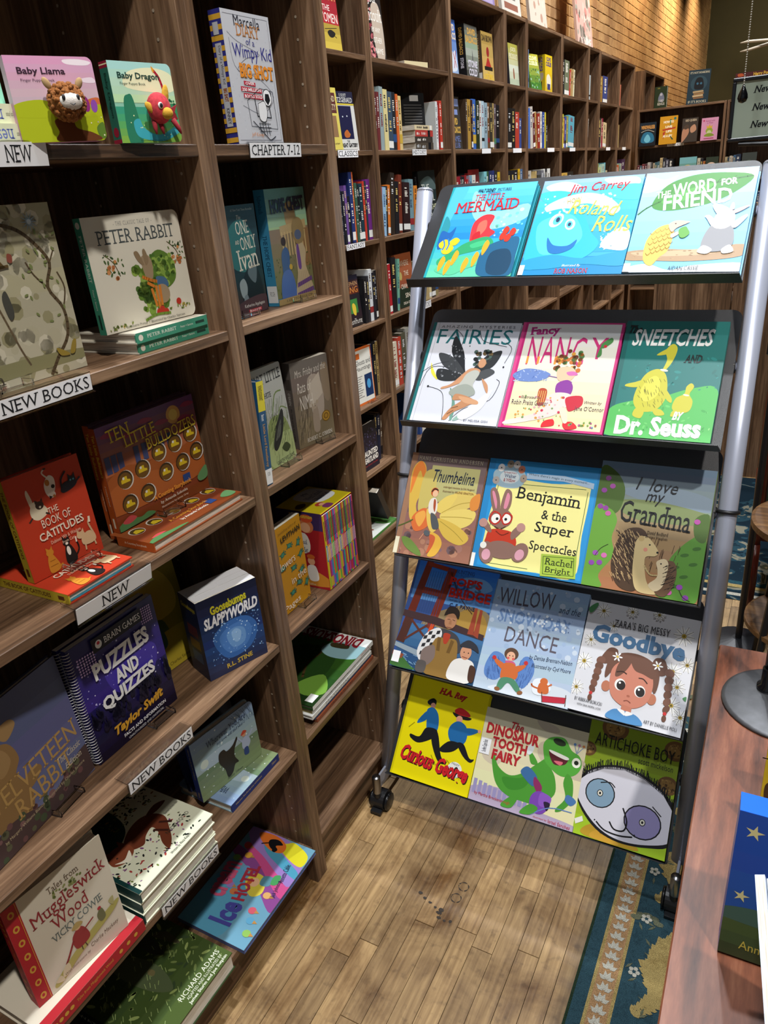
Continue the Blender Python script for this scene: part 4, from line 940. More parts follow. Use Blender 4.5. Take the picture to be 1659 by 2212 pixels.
def a_pops(a):
    a.grad('2A6ACC', '5C92CC', 8, 0, 36).s('8C7A58', 30, 50, 50, 40, 70, 34, 99, 38, 99, 62, 30, 62).s('A8863E', 55, 52, 70, 38, 86, 36, 99, 46, 99, 60, 60, 60).grad('3E6C9C', '26486E', 6, 58, 100)
    a.s('6EA0D8', 60, 10, 84, 8, 96, 16, 76, 22).r('34508C', 0, 0, 3, 100)
    a.p('6E2A1C', 12, 0, 20, 0, 12, 62, 2, 62).p('7A2E1E', 40, 3, 50, 4, 40, 62, 31, 60).p('82301E', 14, 0, 50, 3, 49, 7, 14, 4).p('82301E', 16, 24, 44, 25, 43, 31, 15, 30).p('C84A22', 36, 56, 40, 56, 36, 80, 31, 80)
    for u in range(20, 42, 3): a.l('304A80', .4, u, 8, u - 3, 58, sm=False)
    a.p('3E2A2C', 0, 48, 40, 49, 99, 56, 99, 61, 40, 56, 0, 54).p('4A2A22', 4, 54, 14, 55, 10, 78, 0, 77).l('5A2E24', 2.4, 12, 56, 34, 70, sm=False).l('5A2E24', 2.4, 32, 58, 10, 74, sm=False).p('8C9CA8', 0, 78, 32, 82, 32, 87, 0, 82)
    a.l('4A2620', .8, 44, 6, 60, 26, 80, 40, sm=True).p('96402A', 82, 34, 85, 34, 87, 58, 80, 58).p('96402A', 88, 35, 91, 35, 93, 60, 87, 58)
    a.hatch('7AA0C4', .6, 40, 2, 86, 40, 99, 5, 1, 22).s('3E6A34', 0, 90, 12, 90, 24, 96, 30, 99, 0, 99).p('8A4A30', 0, 86, 14, 88, 12, 92, 0, 90)
    a.s('3E3E42', 42, 66, 50, 58, 66, 60, 74, 66, 76, 76, 44, 80, 40, 74).s('D6D6D6', 33, 66, 46, 58, 52, 64, 46, 78, 36, 90, 28, 82)
    for i in range(7):
        for j in range(4):
            if (i + j) % 2: a.p('26262A', 32 + j * 4.5, 64 + i * 3.5 - j, 36 + j * 4.5, 63 + i * 3.5 - j, 35.5 + j * 4.5, 66.3 + i * 3.5 - j, 31.5 + j * 4.5, 67.3 + i * 3.5 - j)
    a.s('8A6A34', 46, 68, 58, 66, 72, 68, 74, 99, 42, 99, 42, 84).p('6A4E24', 48, 66, 52, 66, 54, 78, 50, 78).p('6A4E24', 64, 66, 68, 67, 66, 78, 62, 78).s('A83A24', 54, 62, 62, 62, 60, 70, 56, 70)
    a.s('7A6A64', 34, 80, 46, 74, 50, 84, 44, 92, 36, 92).s('55504E', 32, 90, 42, 90, 42, 99, 32, 99)
    a.e('A87858', 58, 50, 7, 9).s('2A201C', 49, 46, 52, 38, 60, 37, 66, 41, 66, 47, 60, 43, 52, 45).l('4A2E22', .7, 54, 49, 57, 48.5).l('4A2E22', .7, 60, 48.5, 63, 49).l('6A3A2C', .8, 55, 56, 61, 56).p('976848', 57, 49, 59, 49, 60, 53, 56.5, 53)
    a.s('E0DEDA', 70, 86, 78, 80, 92, 80, 97, 86, 94, 99, 70, 99).e('C89070', 84, 74, 6.4, 8).s('2E3038', 76, 68, 84, 63, 94, 66, 98, 72, 90, 70, 78, 70).e('2A201C', 82, 74, .7).e('2A201C', 87, 74, .7).l('8A4A3A', .9, 81, 78, 87, 78.5).s('4A3024', 92, 84, 99, 86, 99, 97, 93, 96)
    a.t('EVE BUNTING', '1E3460', 40, 3, 72, 6.4, 's').t("POP'S", 'B8241C', 44, 10, 84, 18, 'sB').t('BRIDGE', 'B8241C', 48, 20, 97, 29, 'sB').t('illustrated by', '1E3460', 50, 30.5, 64, 32.5, 'i').t('C. F. PAYNE', '1E2A50', 52, 34, 82, 37.5, 'b').r('F0F2F4', 1, 86, 10, 96)
rackbook('picture_book', "picture book titled Pop's Bridge showing a red bridge tower", 3, 0.179, 0.237, 0.296, '34508C', a_pops, rot=-0.3)

def a_willow(a):
    a.grad('8CA8CC', 'BACCDE', 10, 0, 100).s('A6BCDA', 0, 50, 30, 44, 70, 50, 99, 46, 99, 58, 40, 60, 0, 62).s('D4DEE8', 30, 92, 70, 84, 99, 86, 99, 99, 20, 99).scat(['9CB4D4', 'B8CAE0', 'C8D6E6'], 70, 2, 2, 98, 60, .8, 3.4, 23)
    a.t('WILLOW', '4E4A58', 6, 6, 66, 21, '', 2).t('and the', '3E4A66', 72, 15, 94, 21, 'i').t('SNOW DAY', '6484B4', 10, 26, 88, 38, 'b').t('DANCE', '5A5460', 22, 42, 78, 56, '', -2)
    a.scat(['7E9AC4', '9CB4D8', 'DCE6F0'], 60, 10, 26, 90, 38, .8, 1.6, 24)
    a.s('5C84C4', 8, 78, 14, 66, 26, 68, 30, 80, 22, 90, 10, 88).s('5C84C4', 46, 66, 56, 66, 60, 78, 52, 92, 42, 84).hatch('4668A8', .6, 30, 10, 68, 26, 88, 2, 5, 25).hatch('4668A8', .6, 26, 44, 68, 58, 90, -1, 5, 26)
    a.e('5A4030', 33, 65, 7.6, 6.6).e('E4B090', 33, 67, 4.6, 4.8).e('D8605C', 30.5, 69, 1.4).e('D8605C', 36, 69, 1.4).e('2A201C', 31.5, 66.5, .6).e('2A201C', 35, 66.5, .6).s('C85C88', 28, 72, 36, 71, 40, 74, 34, 76).s('CC6A34', 28, 74, 38, 73, 44, 80, 42, 86, 28, 88, 26, 80)
    a.s('CC6A34', 28, 75, 20, 72, 16, 70, 18, 75, 28, 80).s('CC6A34', 40, 75, 48, 72, 50, 70, 50, 74, 42, 80).e('C03030', 16, 71, 2.2).e('C03030', 50, 70, 2.2).s('4E8A6C', 28, 87, 41, 86, 50, 94, 46, 96, 36, 90, 30, 97, 25, 96).e('8A5A34', 26, 97, 3, 2).e('8A5A34', 50, 96, 3, 2, 20)
    a.s('E6EEF6', 62, 82, 74, 80, 80, 88, 70, 94, 62, 92).e('CC6A34', 72, 82, 4, 3.6).s('CC6A34', 68, 84, 76, 84, 78, 91, 68, 92).l('CC6A34', 1.6, 70, 89, 62, 88, 60, 86).l('CC6A34', 1.6, 76, 86, 80, 83)
    a.t('by Denise Brennan-Nelson', '33405C', 52, 61, 96, 66, 'i', 3).t('Illustrated by Cyd Moore', '33405C', 56, 68, 96, 72.5, 'i', 3)
    a.p('B8283C', 72, 94, 97, 91, 96, 96, 74, 99).l('5A3A28', .8, 72, 91, 74, 99).l('5A3A28', .8, 96, 89, 97, 98)
rackbook('picture_book', 'pale blue picture book titled Willow and the Snow Day Dance', 3, 0.417, 0.239, 0.283, '94AECC', a_willow, rot=0.2)

def a_zara(a):
    a.bg('D9DBE2')
    for u, v, r_ in ((14, 8, 7), (88, 16, 9), (95, 40, 7), (6, 56, 8), (84, 48, 8), (90, 60, 7), (4, 80, 7), (88, 76, 8), (97, 84, 7), (8, 36, 6), (40, 4, 6), (64, 2, 6), (26, 20, 5)): a.flower('F2F2F0', 'D8B840', u, v, r_, 10, .3); [a.l('3A3A40', .35, u, v, u + r_ * math.cos(k * .628), v + r_ * .98 * math.sin(k * .628), sm=False, same=True) for k in range(10)]
    a.s('4E8A58', 0, 8, 6, 2, 8, 4, 3, 12).s('4E8A58', 96, 68, 99, 66, 99, 70)
    a.t("ZARA'S BIG MESSY", '3A3A40', 26, 13, 76, 20, '', 1).t('Goodbye', '3C6A94', 8, 21, 92, 42, 'B', -1)
    a.s('6A4636', 20, 52, 26, 40, 34, 40, 34, 48, 26, 54).s('6A4636', 80, 50, 76, 40, 68, 40, 66, 48, 74, 54)
    for k in range(6): a.e('6A4636' if k % 2 else '775040', 21 - k * .5, 52 + k * 5.2, 4.2 - .3 * k, 3.6, 30).e('6A4636' if k % 2 else '775040', 82 + k * .5, 50 + k * 6, 4.2 - .3 * k, 3.8, -30)
    a.e('C83030', 18, 82, 1.6).e('C83030', 84, 84, 1.6).e('6A4636', 18, 86, 2, 3).e('6A4636', 84, 88, 2, 3)
    a.s('6A4636', 28, 66, 28, 50, 38, 42, 52, 40, 66, 44, 74, 54, 72, 70, 60, 50, 40, 50).e('B87458', 30, 73, 4, 5).e('B87458', 71, 75, 4, 5).s('C8806A', 32, 60, 38, 50, 50, 47, 64, 51, 70, 62, 68, 78, 58, 86, 46, 86, 35, 78)
    a.s('6A4636', 38, 50, 48, 46, 46, 54, 40, 62, 36, 62).s('6A4636', 48, 46, 62, 48, 69, 58, 60, 56, 52, 54)
    a.e('F2EEEA', 42, 69, 4.8, 5.4).e('F2EEEA', 60, 71, 4.8, 5.4).e('1E1614', 43, 69.5, 3.9, 4.4).e('1E1614', 60.5, 71.5, 3.9, 4.4).e('F8F8F8', 41.6, 67.6, 1).e('F8F8F8', 59, 69.6, 1).l('3A241C', 1, 37, 59, 42, 57.6, 46, 59).l('3A241C', 1, 57, 60, 61, 60, 65, 63)
    a.l('8A4A3C', .8, 48, 82, 51, 81, 54, 82.4).e('A8624C', 51, 77, 1.4, .9).p('C07860', 47, 85, 56, 86, 56, 92, 47, 91).s('4E8AC0', 36, 99, 40, 91, 50, 90, 62, 92, 66, 99).s('ECECEC', 44, 90, 51, 94, 50, 90).s('ECECEC', 58, 91, 52, 94, 52, 90)
    a.flower('F4F4F2', 'D8B840', 35, 46, 4.6, 6).flower('F4F4F2', 'D8B840', 71, 46, 4.6, 6)
    a.t('BY REBEKAH BORUCKI', '3A3A40', 5, 88, 30, 91, '', 0).t('WITH GINA MOFFA, LCSW', '3A3A40', 8, 93, 30, 95, '').t('ART BY DANIELLE PIOLI', '3A3A40', 68, 93, 96, 96, '')
rackbook('picture_book', "white picture book titled Zara's Big Messy Goodbye with a girl's face", 3, 0.661, 0.252, 0.268, 'D9DBE2', a_zara, rot=-1.0, th=0.009)

def a_george(a):
    a.bg('E6D800').r('CFC200', 0, 0, 2.4, 100)
    a.t('H.A. Rey', '8A1414', 38, 6, 74, 14, 'ibs', -1).t('H.A. Rey', 'C8242C', 37.4, 5.6, 73.4, 13.6, 'ibs', -1)
    a.s('15161A', 26, 22, 32, 18, 37, 20, 36, 25, 28, 25).e('E0A088', 34, 25, 3.2).s('1E64A0', 28, 30, 36, 27, 44, 34, 46, 48, 34, 50, 30, 40).s('1E64A0', 28, 32, 20, 42, 20, 46, 30, 40).s('15161A', 32, 48, 45, 47, 46, 54, 28, 64, 16, 62, 14, 58, 26, 58).s('15161A', 40, 50, 48, 50, 58, 70, 66, 76, 56, 76, 44, 62)
    a.s('C82428', 62, 24, 68, 20, 78, 22, 82, 26, 68, 28).s('15161A', 60, 26, 70, 27, 84, 27, 80, 30, 66, 30).e('E0A088', 70, 31, 4).s('1E64A0', 62, 38, 70, 33, 80, 36, 84, 46, 80, 54, 66, 54, 60, 46).s('1E64A0', 80, 38, 92, 36, 96, 38, 84, 44).e('E0A088', 97, 37, 2).s('15161A', 64, 54, 78, 54, 72, 62, 60, 66, 54, 64).s('15161A', 74, 54, 82, 53, 92, 64, 98, 64, 94, 68, 84, 64)
    for q in ((10, 52, 16, 46), (46, 72, 54, 80), (66, 72, 76, 78)): a.l('9A9000', 1.0, *q)
    a.e('E8E8E6', 78, 79, 9).e('1E2A22', 80, 79, 2.6, 4).t('Happy', '2A3A4A', 73, 72, 83, 75, 'i').t('60th', '2A3A4A', 70, 77, 77, 81, 'b').t('Anniversary', '2A3A4A', 72, 84, 84, 86, '')
    a.t('Curious George', '141414', 8.8, 71.6, 96, 91.6, 'isB', -4).t('Curious George', 'C81E28', 8, 70.8, 95, 90.8, 'isB', -4)
rackbook('picture_book', 'bright yellow picture book titled Curious George on the lowest shelf', 4, 0.189, 0.227, 0.268, 'E6D800', a_george, rot=-0.6)

def a_dino(a):
    a.grad('D8D2B4', 'EAE6B6', 6, 0, 100).s('B4A6C0', 0, 86, 30, 80, 60, 90, 99, 94, 99, 100, 0, 100).s('C2B8A6', 50, 0, 68, 2, 72, 8, 58, 9).s('CFC3AC', 2, 36, 16, 32, 26, 44, 20, 58, 6, 54).s('C8BCA4', 60, 20, 99, 30, 99, 50, 60, 40)
    for u in range(2, 60, 5): a.r('9A94C0', u, 82 - (u * 7 % 9), u + 3.4, 92)
    a.s('4C9A34', 14, 50, 16, 46, 22, 58, 34, 64, 46, 58, 58, 44, 66, 36, 70, 44, 76, 54, 78, 70, 66, 84, 50, 86, 34, 84, 22, 74)
    a.s('55A83C', 60, 22, 66, 14, 78, 12, 86, 22, 94, 26, 97, 36, 92, 46, 80, 50, 66, 42, 62, 34).s('3E8A2C', 28, 68, 44, 64, 56, 54, 50, 72, 36, 78).s('4C9A34', 86, 46, 92, 52, 94, 70, 88, 82, 82, 86, 82, 82, 88, 70, 84, 56)
    a.s('5A1E28', 66, 28, 76, 32, 84, 31, 82, 38, 72, 40).s('F2F2EC', 67, 27, 84, 30, 82, 33, 69, 30).s('D86A78', 72, 37, 80, 36, 78, 40).e('23301C', 74, 17, 6, 3, -8).e('ECEFE0', 92, 33, 4, 4.4).e('1E2A1C', 92, 33, 2)
    a.s('4C9A34', 52, 46, 48, 36, 46, 34, 50, 34, 58, 44).e('DCE4E8', 49, 32, 3, 5.4, -15).s('3C6CA0', 44, 56, 50, 50, 60, 58, 58, 68, 48, 62).s('8C2C60', 58, 58, 66, 66, 64, 74, 58, 66).s('4A78B0', 90, 66, 98, 70, 94, 76, 88, 72)
    a.e('7A46B0', 66, 82, 9, 10).s('8C58C0', 66, 72, 76, 74, 74, 84, 66, 84).s('2A1C3A', 70, 80, 76, 80, 74, 88).l('6A8AC8', .8, 60, 96, 76, 84, 96, 82)
    for u, c in ((88, '5C88C0'), (92, 'C07AA0'), (96, 'D88A4A')): a.l('8A98B0', .8, 91, 24, u, 16).e(c, u, 15, 1.2)
    a.s('4C9A34', 40, 84, 46, 84, 42, 95, 34, 97, 32, 94).s('4C9A34', 58, 86, 66, 88, 60, 96, 50, 97)
    a.t('The', 'B0242C', 27, 9, 39, 17, 'ib').t('DINOSAUR', 'B0242C', 4, 16, 56, 28, 'B', -1).t('TOOTH', 'B0242C', 12, 29, 46, 40, 'B', -1).t('FAIRY', 'B0242C', 14, 42, 42, 53, 'B', -1)
    a.t('by Martha Brockenbrough', 'B8283C', 5, 90, 40, 94, '', -1).t('illustrated by', 'B8283C', 63, 96, 76, 98, 'i').t('Israel Sanchez', 'B8283C', 77, 95, 97, 98.6, '', -1)
    a.r('ECEEF2', 1, 33, 11, 50).t('One More Chapter Books', '2A2E44', 3, 35, 9, 48, 'b', 90)
rackbook('picture_book', 'cream picture book titled The Dinosaur Tooth Fairy with green dinosaur', 4, 0.441, 0.272, 0.237, 'E2DEB6', a_dino, th=0.008)

def a_arti(a):
    a.bg('8CA41E').grad('7E9418', 'A2C42A', 6, 0, 100)
    for u, v, r_ in ((28, 3, 15), (95, 10, 12), (92, 40, 11), (2, 26, 9)):
        a.e('6A4A24', u, v, r_, r_ * .9).e('8A6A34', u, v, r_ * .72, r_ * .62).scat(['50381C', 'A8864A', '6E4E28'], 26, u - r_ * .6, v - r_ * .4, u + r_ * .6, v + r_ * .4, .8, 1.8, int(u), .5)
    a.s('B8942A', 14, 99, 12, 92, 30, 86, 60, 92, 70, 99).s('C89A34', 20, 99, 26, 92, 44, 94, 50, 99)
    a.s('16161A', -4, 60, 4, 46, 22, 37, 45, 33.5, 68, 37, 90, 46, 103, 60, 104, 86, 80, 94, 50, 96.5, 24, 91, 3, 76).s('D0D0DC', -4, 61, 5.5, 47, 23, 38.5, 45, 35.5, 67, 39, 89, 48, 103, 63, 104, 83, 79, 92, 50, 94.5, 26, 89, 5, 75)
    rd = random.Random(31); a.lay += 1
    ol = ((-2, 52), (5, 46), (22, 37.5), (45, 34), (68, 37.5), (90, 46.5), (101, 57))
    for k in range(96):
        q = k / 95 * 5.999; i = int(q); f_ = q - i; u = ol[i][0] + (ol[i + 1][0] - ol[i][0]) * f_; v = ol[i][1] + (ol[i + 1][1] - ol[i][1]) * f_
        a.l('101014', .9, u, v + 2.6, u - 1.5 + rd.uniform(-1.5, 2.5) + (u - 50) * .02, v - rd.uniform(2.5, 6), same=True)
    a.e('101014', 23, 61, 16.5, 16, 0).e('7E9CB4', 23, 61, 15.2, 14.8).e('101014', 72, 75, 20, 18, 0).e('8C86B4', 72, 75, 18.6, 16.6)
    for u, v in ((23, 61), (72, 75)): a.e('101014', u, v, 3.4, 3.8).e('E0DED0', u, v, 2.6, 3).e('101014', u, v, 1.2, 1.5)
    a.l('101014', 1.1, 22, 52, 32, 50, 38, 53).l('101014', 1.1, 80, 60, 90, 66).l('101014', 1.6, 50, 68, 56, 78, 54, 86, 44, 87, 38, 82).l('101014', 1.6, 24, 85, 34, 90, 50, 91, 64, 89).l('101014', 1, 30, 93, 52, 96, 70, 94)
    a.e('101014', 22, 84, .8).e('101014', 66, 87, .9).p('ECECE4', 0, 88, 8, 84, 10, 88, 2, 92)
    a.t('ARTICHOKE BOY', '16180E', 8, 10, 95, 21, '', -1).t('scott mickelson', '1E2210', 58, 23, 95, 28, '', -1)
rackbook('picture_book', 'lime green picture book titled Artichoke Boy with a big white face', 4, 0.681, 0.212, 0.272, '8CA41E', a_arti, rot=0.5)
# ------------------------------------------------------------------ shelf labels and acrylic easels
ACR = clear(); PAPER = solid('white_card', 'E9E9EC', 0.7)
def shelf_label(txt, label, x, y0, y1, z, h=0.026, st='s', tilt=0.0, tb=(0, 100), col='1C1C20', hold=True):
    """card in a clear holder hung on a shelf front facing +x; z is the shelf's top face"""
    t = thing('shelf_label', label, 'label', 'clear shelf label holders', mat=pose((x + 0.0012, y0, z - h + 0.004), (0, 1, 0), Vector((math.sin(R(tilt)), 0, math.cos(R(tilt))))))
    w = y1 - y0
    MB().box(0, w, -0.0004, 0.0, 0, h - 0.002).obj('card', PAPER, t)
    if hold:
        hm = MB().box(-0.002, w + 0.002, 0.0006, 0.0012, -0.002, h).box(-0.002, w + 0.002, 0.0012, 0.030, h - 0.001, h)
        hm.box(-0.002, w + 0.002, -0.004, -0.0006, -0.003, -0.002)
        hm.obj('holder', ACR, t)
    a = Art(w, h - 0.002, 0.7)
    if txt: a.t(txt, col, tb[0] + 3, 12, tb[1] - 3, 84, st)
    a.build(t, lambda xx, zz, d: (xx, -0.0004 - d, zz))
    return t
def easel(label, x, y, z, a=0.0, w=0.05):
    """little clear easel: two hooked feet, lip and back prop; x,y = front middle of the book's foot"""
    t = thing('book_easel', label, 'book stand', 'clear acrylic book easels', mat=stand(x, y, z, a, 0))
    MB().box(-w / 2, w / 2, -0.020, -0.0185, 0.002, 0.016).obj('front_lip', ACR, t)
    MB().box(-w / 2, w / 2, -0.020, 0.0, 0.0006, 0.0022).obj('base', ACR, t)
    for s_ in (-1, 1): MB().box(s_ * w / 2 - 0.0015, s_ * w / 2 + 0.0015, -0.022, 0.0, 0.0004, 0.010).obj('foot', ACR, t)
    return t
G1 = 'face-out books on the two tall bookcases'
Z1, Z2, Z3, Z4, Z5, Z6 = zA

shelf_label('NEW', 'white NEW label on the topmost visible shelf edge', 0, 0.592, 0.744, Z1, 0.030, 's', 6, (55, 88))
shelf_label('NEW BOOKS', 'NEW BOOKS label below the gnarled-tree picture book', 0, 0.572, 0.726, Z2, 0.026, 's', 4)
shelf_label('NEW', 'NEW label below the red cat book', 0, 0.597, 0.752, Z3, 0.030, 's', 10, (28, 72))
shelf_label('NEW BOOKS', 'NEW BOOKS label below the spiral puzzle book', 0, 0.603, 0.760, Z4, 0.026, 's', 4)
shelf_label('NEW BOOKS', 'NEW BOOKS label below the stack of fox books', 0, 0.598, 0.757, Z5, 0.026, 's', 4)
shelf_label('CHAPTER 7-12', 'CHAPTER 7-12 label on the narrow bookcase', 0, 1.180, 1.342, Z1, 0.026, 's', 4)

# --- upper shelf of the wide bookcase
def a_llama(a):
    a.grad('D79CC0', 'C8B0B8', 6, 0, 56).s('F0E4EC', 66, 4, 84, 3, 98, 6, 92, 10, 70, 9).s('E8D8E4', 82, 26, 96, 24, 99, 30, 86, 30).s('C86A3C', 78, 54, 99, 48, 99, 66, 80, 64).r('A8B41C', 0, 56, 100, 100)
    a.s('A8B41C', 0, 56, 30, 50, 60, 58, 99, 60, 99, 70, 0, 70).e('8C2A78', 82, 55, 5, 9, 8).e('8A4AA8', 92, 58, 4, 7, -5).s('5A7A2C', 90, 84, 99, 78, 99, 96, 92, 96).scat(['E8E4C0'], 8, 70, 70, 98, 96, .5, 1, 33)
    a.s('6A3A1E', 42, 74, 62, 72, 66, 84, 84, 90, 92, 99, 42, 99, 44, 88)
    a.t('Baby Llama', '3A2434', 12, 13, 66, 23, 'b').t('Finger Puppet Book', '4A3444', 14, 26, 52, 30, '')
def puppet(o, kind, w, h):
    rd = random.Random(4)
    if kind == 'llama':
        c = (0.56 * w, -0.016, 0.45 * h)
        p = MB().ball(c, 0.0215, 0.016, 0.021, 22, 16, 0.09, rd)
        for _ in range(260):
            t, q = rd.uniform(0, 6.28), rd.uniform(-1, 1); s_ = math.sqrt(1 - q * q)
            pt = (c[0] + 0.0215 * s_ * math.cos(t), c[1] + 0.016 * s_ * math.sin(t), c[2] + 0.021 * q)
            if pt[1] < c[1] + 0.012: p.ball(pt, 0.0030, nu=6, nv=4, jit=.2, rnd=rd)
        pp = p.obj('finger_puppet', solid('brown_plush', '8A5424', 0.95, noise=0.3, scale=300, bump=0.8, bscale=500), o, True)
        MB().ball((c[0] + 0.001, c[1] - 0.0135, c[2] - 0.001), 0.0145, 0.008, 0.010).obj('face', solid('white_plush', 'D8D2CC', 0.95, bump=0.5, bscale=500), pp, True)
        for s_ in (-1, 1):
            MB().ball((c[0] + s_ * 0.009, c[1] - 0.0195, c[2] + 0.003), 0.0022, 0.0015, 0.0036, 10, 6).obj('eye', solid('dark_thread', '1C1A20', 0.5), pp, True)
            e = MB().ball((0, 0, 0), 0.0045, 0.003, 0.0075, 10, 8).obj('ear', solid('tan_felt', 'A88A60', 0.95), pp, True, (c[0] + s_ * 0.020, c[1], c[2] + 0.021)); e.rotation_euler = (0, s_ * 0.5, 0)
        MB().tube([(c[0] - .003, c[1] - .022, c[2] - .004), (c[0], c[1] - .0235, c[2] - .006), (c[0] + .003, c[1] - .022, c[2] - .004)], 0.0007, 6).obj('muzzle_stitch', solid('dark_thread', '1C1A20', 0.5), pp)
    else:
        c = (0.60 * w, -0.014, 0.42 * h)
        pp = MB().ball(c, 0.019, 0.014, 0.021, 18, 12).obj('finger_puppet', solid('red_scale_felt', 'B8323C', 0.9, noise=0.35, scale=160, bump=0.6, bscale=120), o, True)
        MB().ball((c[0] + 0.004, c[1] - 0.012, c[2] - 0.008), 0.009, 0.008, 0.008).obj('snout', solid('gold_felt', 'C89A2C', 0.9, bump=0.5, bscale=300), pp, True)
        MB().ball((c[0] - 0.006, c[1] - 0.013, c[2] + 0.002), 0.0042, 0.0022, 0.0046, 12, 8).obj('eye', solid('white_felt', 'E8E8E4', 0.8), pp, True)
        MB().ball((c[0] - 0.006, c[1] - 0.0148, c[2] + 0.002), 0.0028, 0.0012, 0.0033, 12, 8).obj('pupil', solid('dark_thread', '1C1A20', 0.5), pp, True)
        for dx, dz, an, ln in ((0.012, 0.017, 0.25, 0.014), (-0.018, 0.0, -0.9, 0.010)):
            e = MB().ball((0, 0, 0), 0.006, 0.0025, ln, 10, 8).obj('ear_fin', solid('gold_felt', 'C89A2C', 0.9, bump=0.5, bscale=300), pp, True, (c[0] + dx, c[1] - 0.004, c[2] + dz)); e.rotation_euler = (0, an, 0)
        for dx, an in ((-0.010, 0.25), (0.0, 0.05), (0.024, -0.5)):
            MB().tube([(c[0] + dx, c[1] + 0.004, c[2] - 0.014), (c[0] + dx - an * 0.01, c[1], c[2] - 0.026), (c[0] + dx - an * 0.014, c[1] - 0.002, c[2] - 0.034)], [0.004, 0.0034, 0.0012], 8).obj('claw_leg', solid('red_felt', '8E1E2A', 0.9), pp, True)
        MB().add([(c[0] + .014, c[1] + .006, c[2] - .004), (c[0] + .036, c[1] + .004, c[2] + .006), (c[0] + .03, c[1] + .004, c[2] - .004), (c[0] + .034, c[1] + .004, c[2] - .014), (c[0] + .016, c[1] + .006, c[2] - .012),
                  (c[0] + .014, c[1] + .008, c[2] - .004), (c[0] + .036, c[1] + .006, c[2] + .006), (c[0] + .03, c[1] + .006, c[2] - .004), (c[0] + .034, c[1] + .006, c[2] - .014), (c[0] + .016, c[1] + .008, c[2] - .012)],
                 [(4, 3, 2, 1, 0), (5, 6, 7, 8, 9)] + [(i, (i + 1) % 5, 5 + (i + 1) % 5, 5 + i) for i in range(5)]).obj('wing', solid('red_felt', '8E1E2A', 0.9), pp)
w, h = 0.109, 0.097; a = Art(w, h, 0.45); a_llama(a)
o = book('board_book', 'square pink board book titled Baby Llama with plush puppet head', stand(0.0, 0.7135, Z1 + .0005, 24, 0.5), w, h, 0.018, 'C890B4', G1, a, None, True, 0.008); puppet(o, 'llama', w, h)
w, h, t = 0.106, 0.104, 0.020; a = Art(w, h, 0.45)
a.grad('A8D8D0', 'BCDCB0', 5, 0, 50).s('E8E8C0', 30, 12, 70, 6, 99, 14, 99, 34, 60, 36, 20, 30).grad('3A9A7C', '7CB04A', 5, 55, 100).s('2C7A5C', 12, 99, 14, 50, 22, 40, 30, 46, 34, 99).s('3A8A5C', 60, 60, 99, 50, 99, 70, 60, 72).s('3EA6B4', 24, 74, 34, 70, 40, 82, 64, 90, 96, 78, 99, 86, 70, 98, 40, 96, 26, 90)
a.l('B8283C', 3.5, 70, 8, 78, 18, 82, 34, 80, 46).s('E8A030', 68, 4, 72, 8, 70, 12).scat(['2C6A4C'], 7, 84, 44, 99, 52, 1.2, 2.4, 34).scat(['E4F0B4', 'C8E48C'], 12, 14, 60, 90, 96, .5, 1, 35)
a.t('Baby Dragon', '1E4038', 12, 13, 78, 23, 'b').t('Finger Puppet Book', '1E4038', 14, 25, 54, 29, '').t('Illustrated by Victoria Ying', '1E4038', 30, 96, 74, 98.6, '')
sp = Art(t, h, 0.45).bg('2A6454').r('8E1E34', 0, 0, 100, 8).r('E8E0B0', 0, 3, 100, 4.4).r('8E1E34', 0, 95, 100, 100).e('8E1E34', 50, 86, 32).t('Baby Dragon', '16382E', 32, 14, 68, 68, 'b', -90)
o = book('board_book', 'square green board book titled Baby Dragon with red felt puppet', stand(0.005, 0.878, Z1 + .0005, 11, 0.5), w, h, t, '8CC4AC', G1, a, sp, True, 0.008, '2A6454'); puppet(o, 'dragon', w, h)
a = Art(0.19, 0.24, 0.5).grad('A8DCC4', '8CCCB4', 6).s('5EA67C', 60, 30, 90, 20, 97, 60, 80, 70)
book('picture_book', 'mint green picture book standing at the left frame edge', stand(-0.045, 0.548, Z1 + .0005, 0, 1), 0.19, 0.24, 0.012, 'A0D8C0', G1, a)
for k in range(2):
    sp = Art(0.0225, 0.21, 0.5).bg('DDE3C0').t('Stories & Rhymes' if False else 'nes', '6A78C0', 22, 68, 74, 79, 's', 90).t('John Johnson', '4A4A3C', 30, 81, 64, 86, '', 90).r('2C2A22', 24, 88, 72, 95).r('DDE3C0', 34, 90, 62, 93)
    book('hardcover_book', ('upper' if k else 'lower') + ' pale green book of the flat pair above the NEW label', pose((-0.006 - 0.006 * k, 0.752 - 0.004 * k, Z1 + 0.0235 + 0.0228 * k), (-1, 0, 0), (0, -1, 0)), 0.16, 0.21, 0.0225, 'DDE3C0', 'flat pale green books', None, sp)

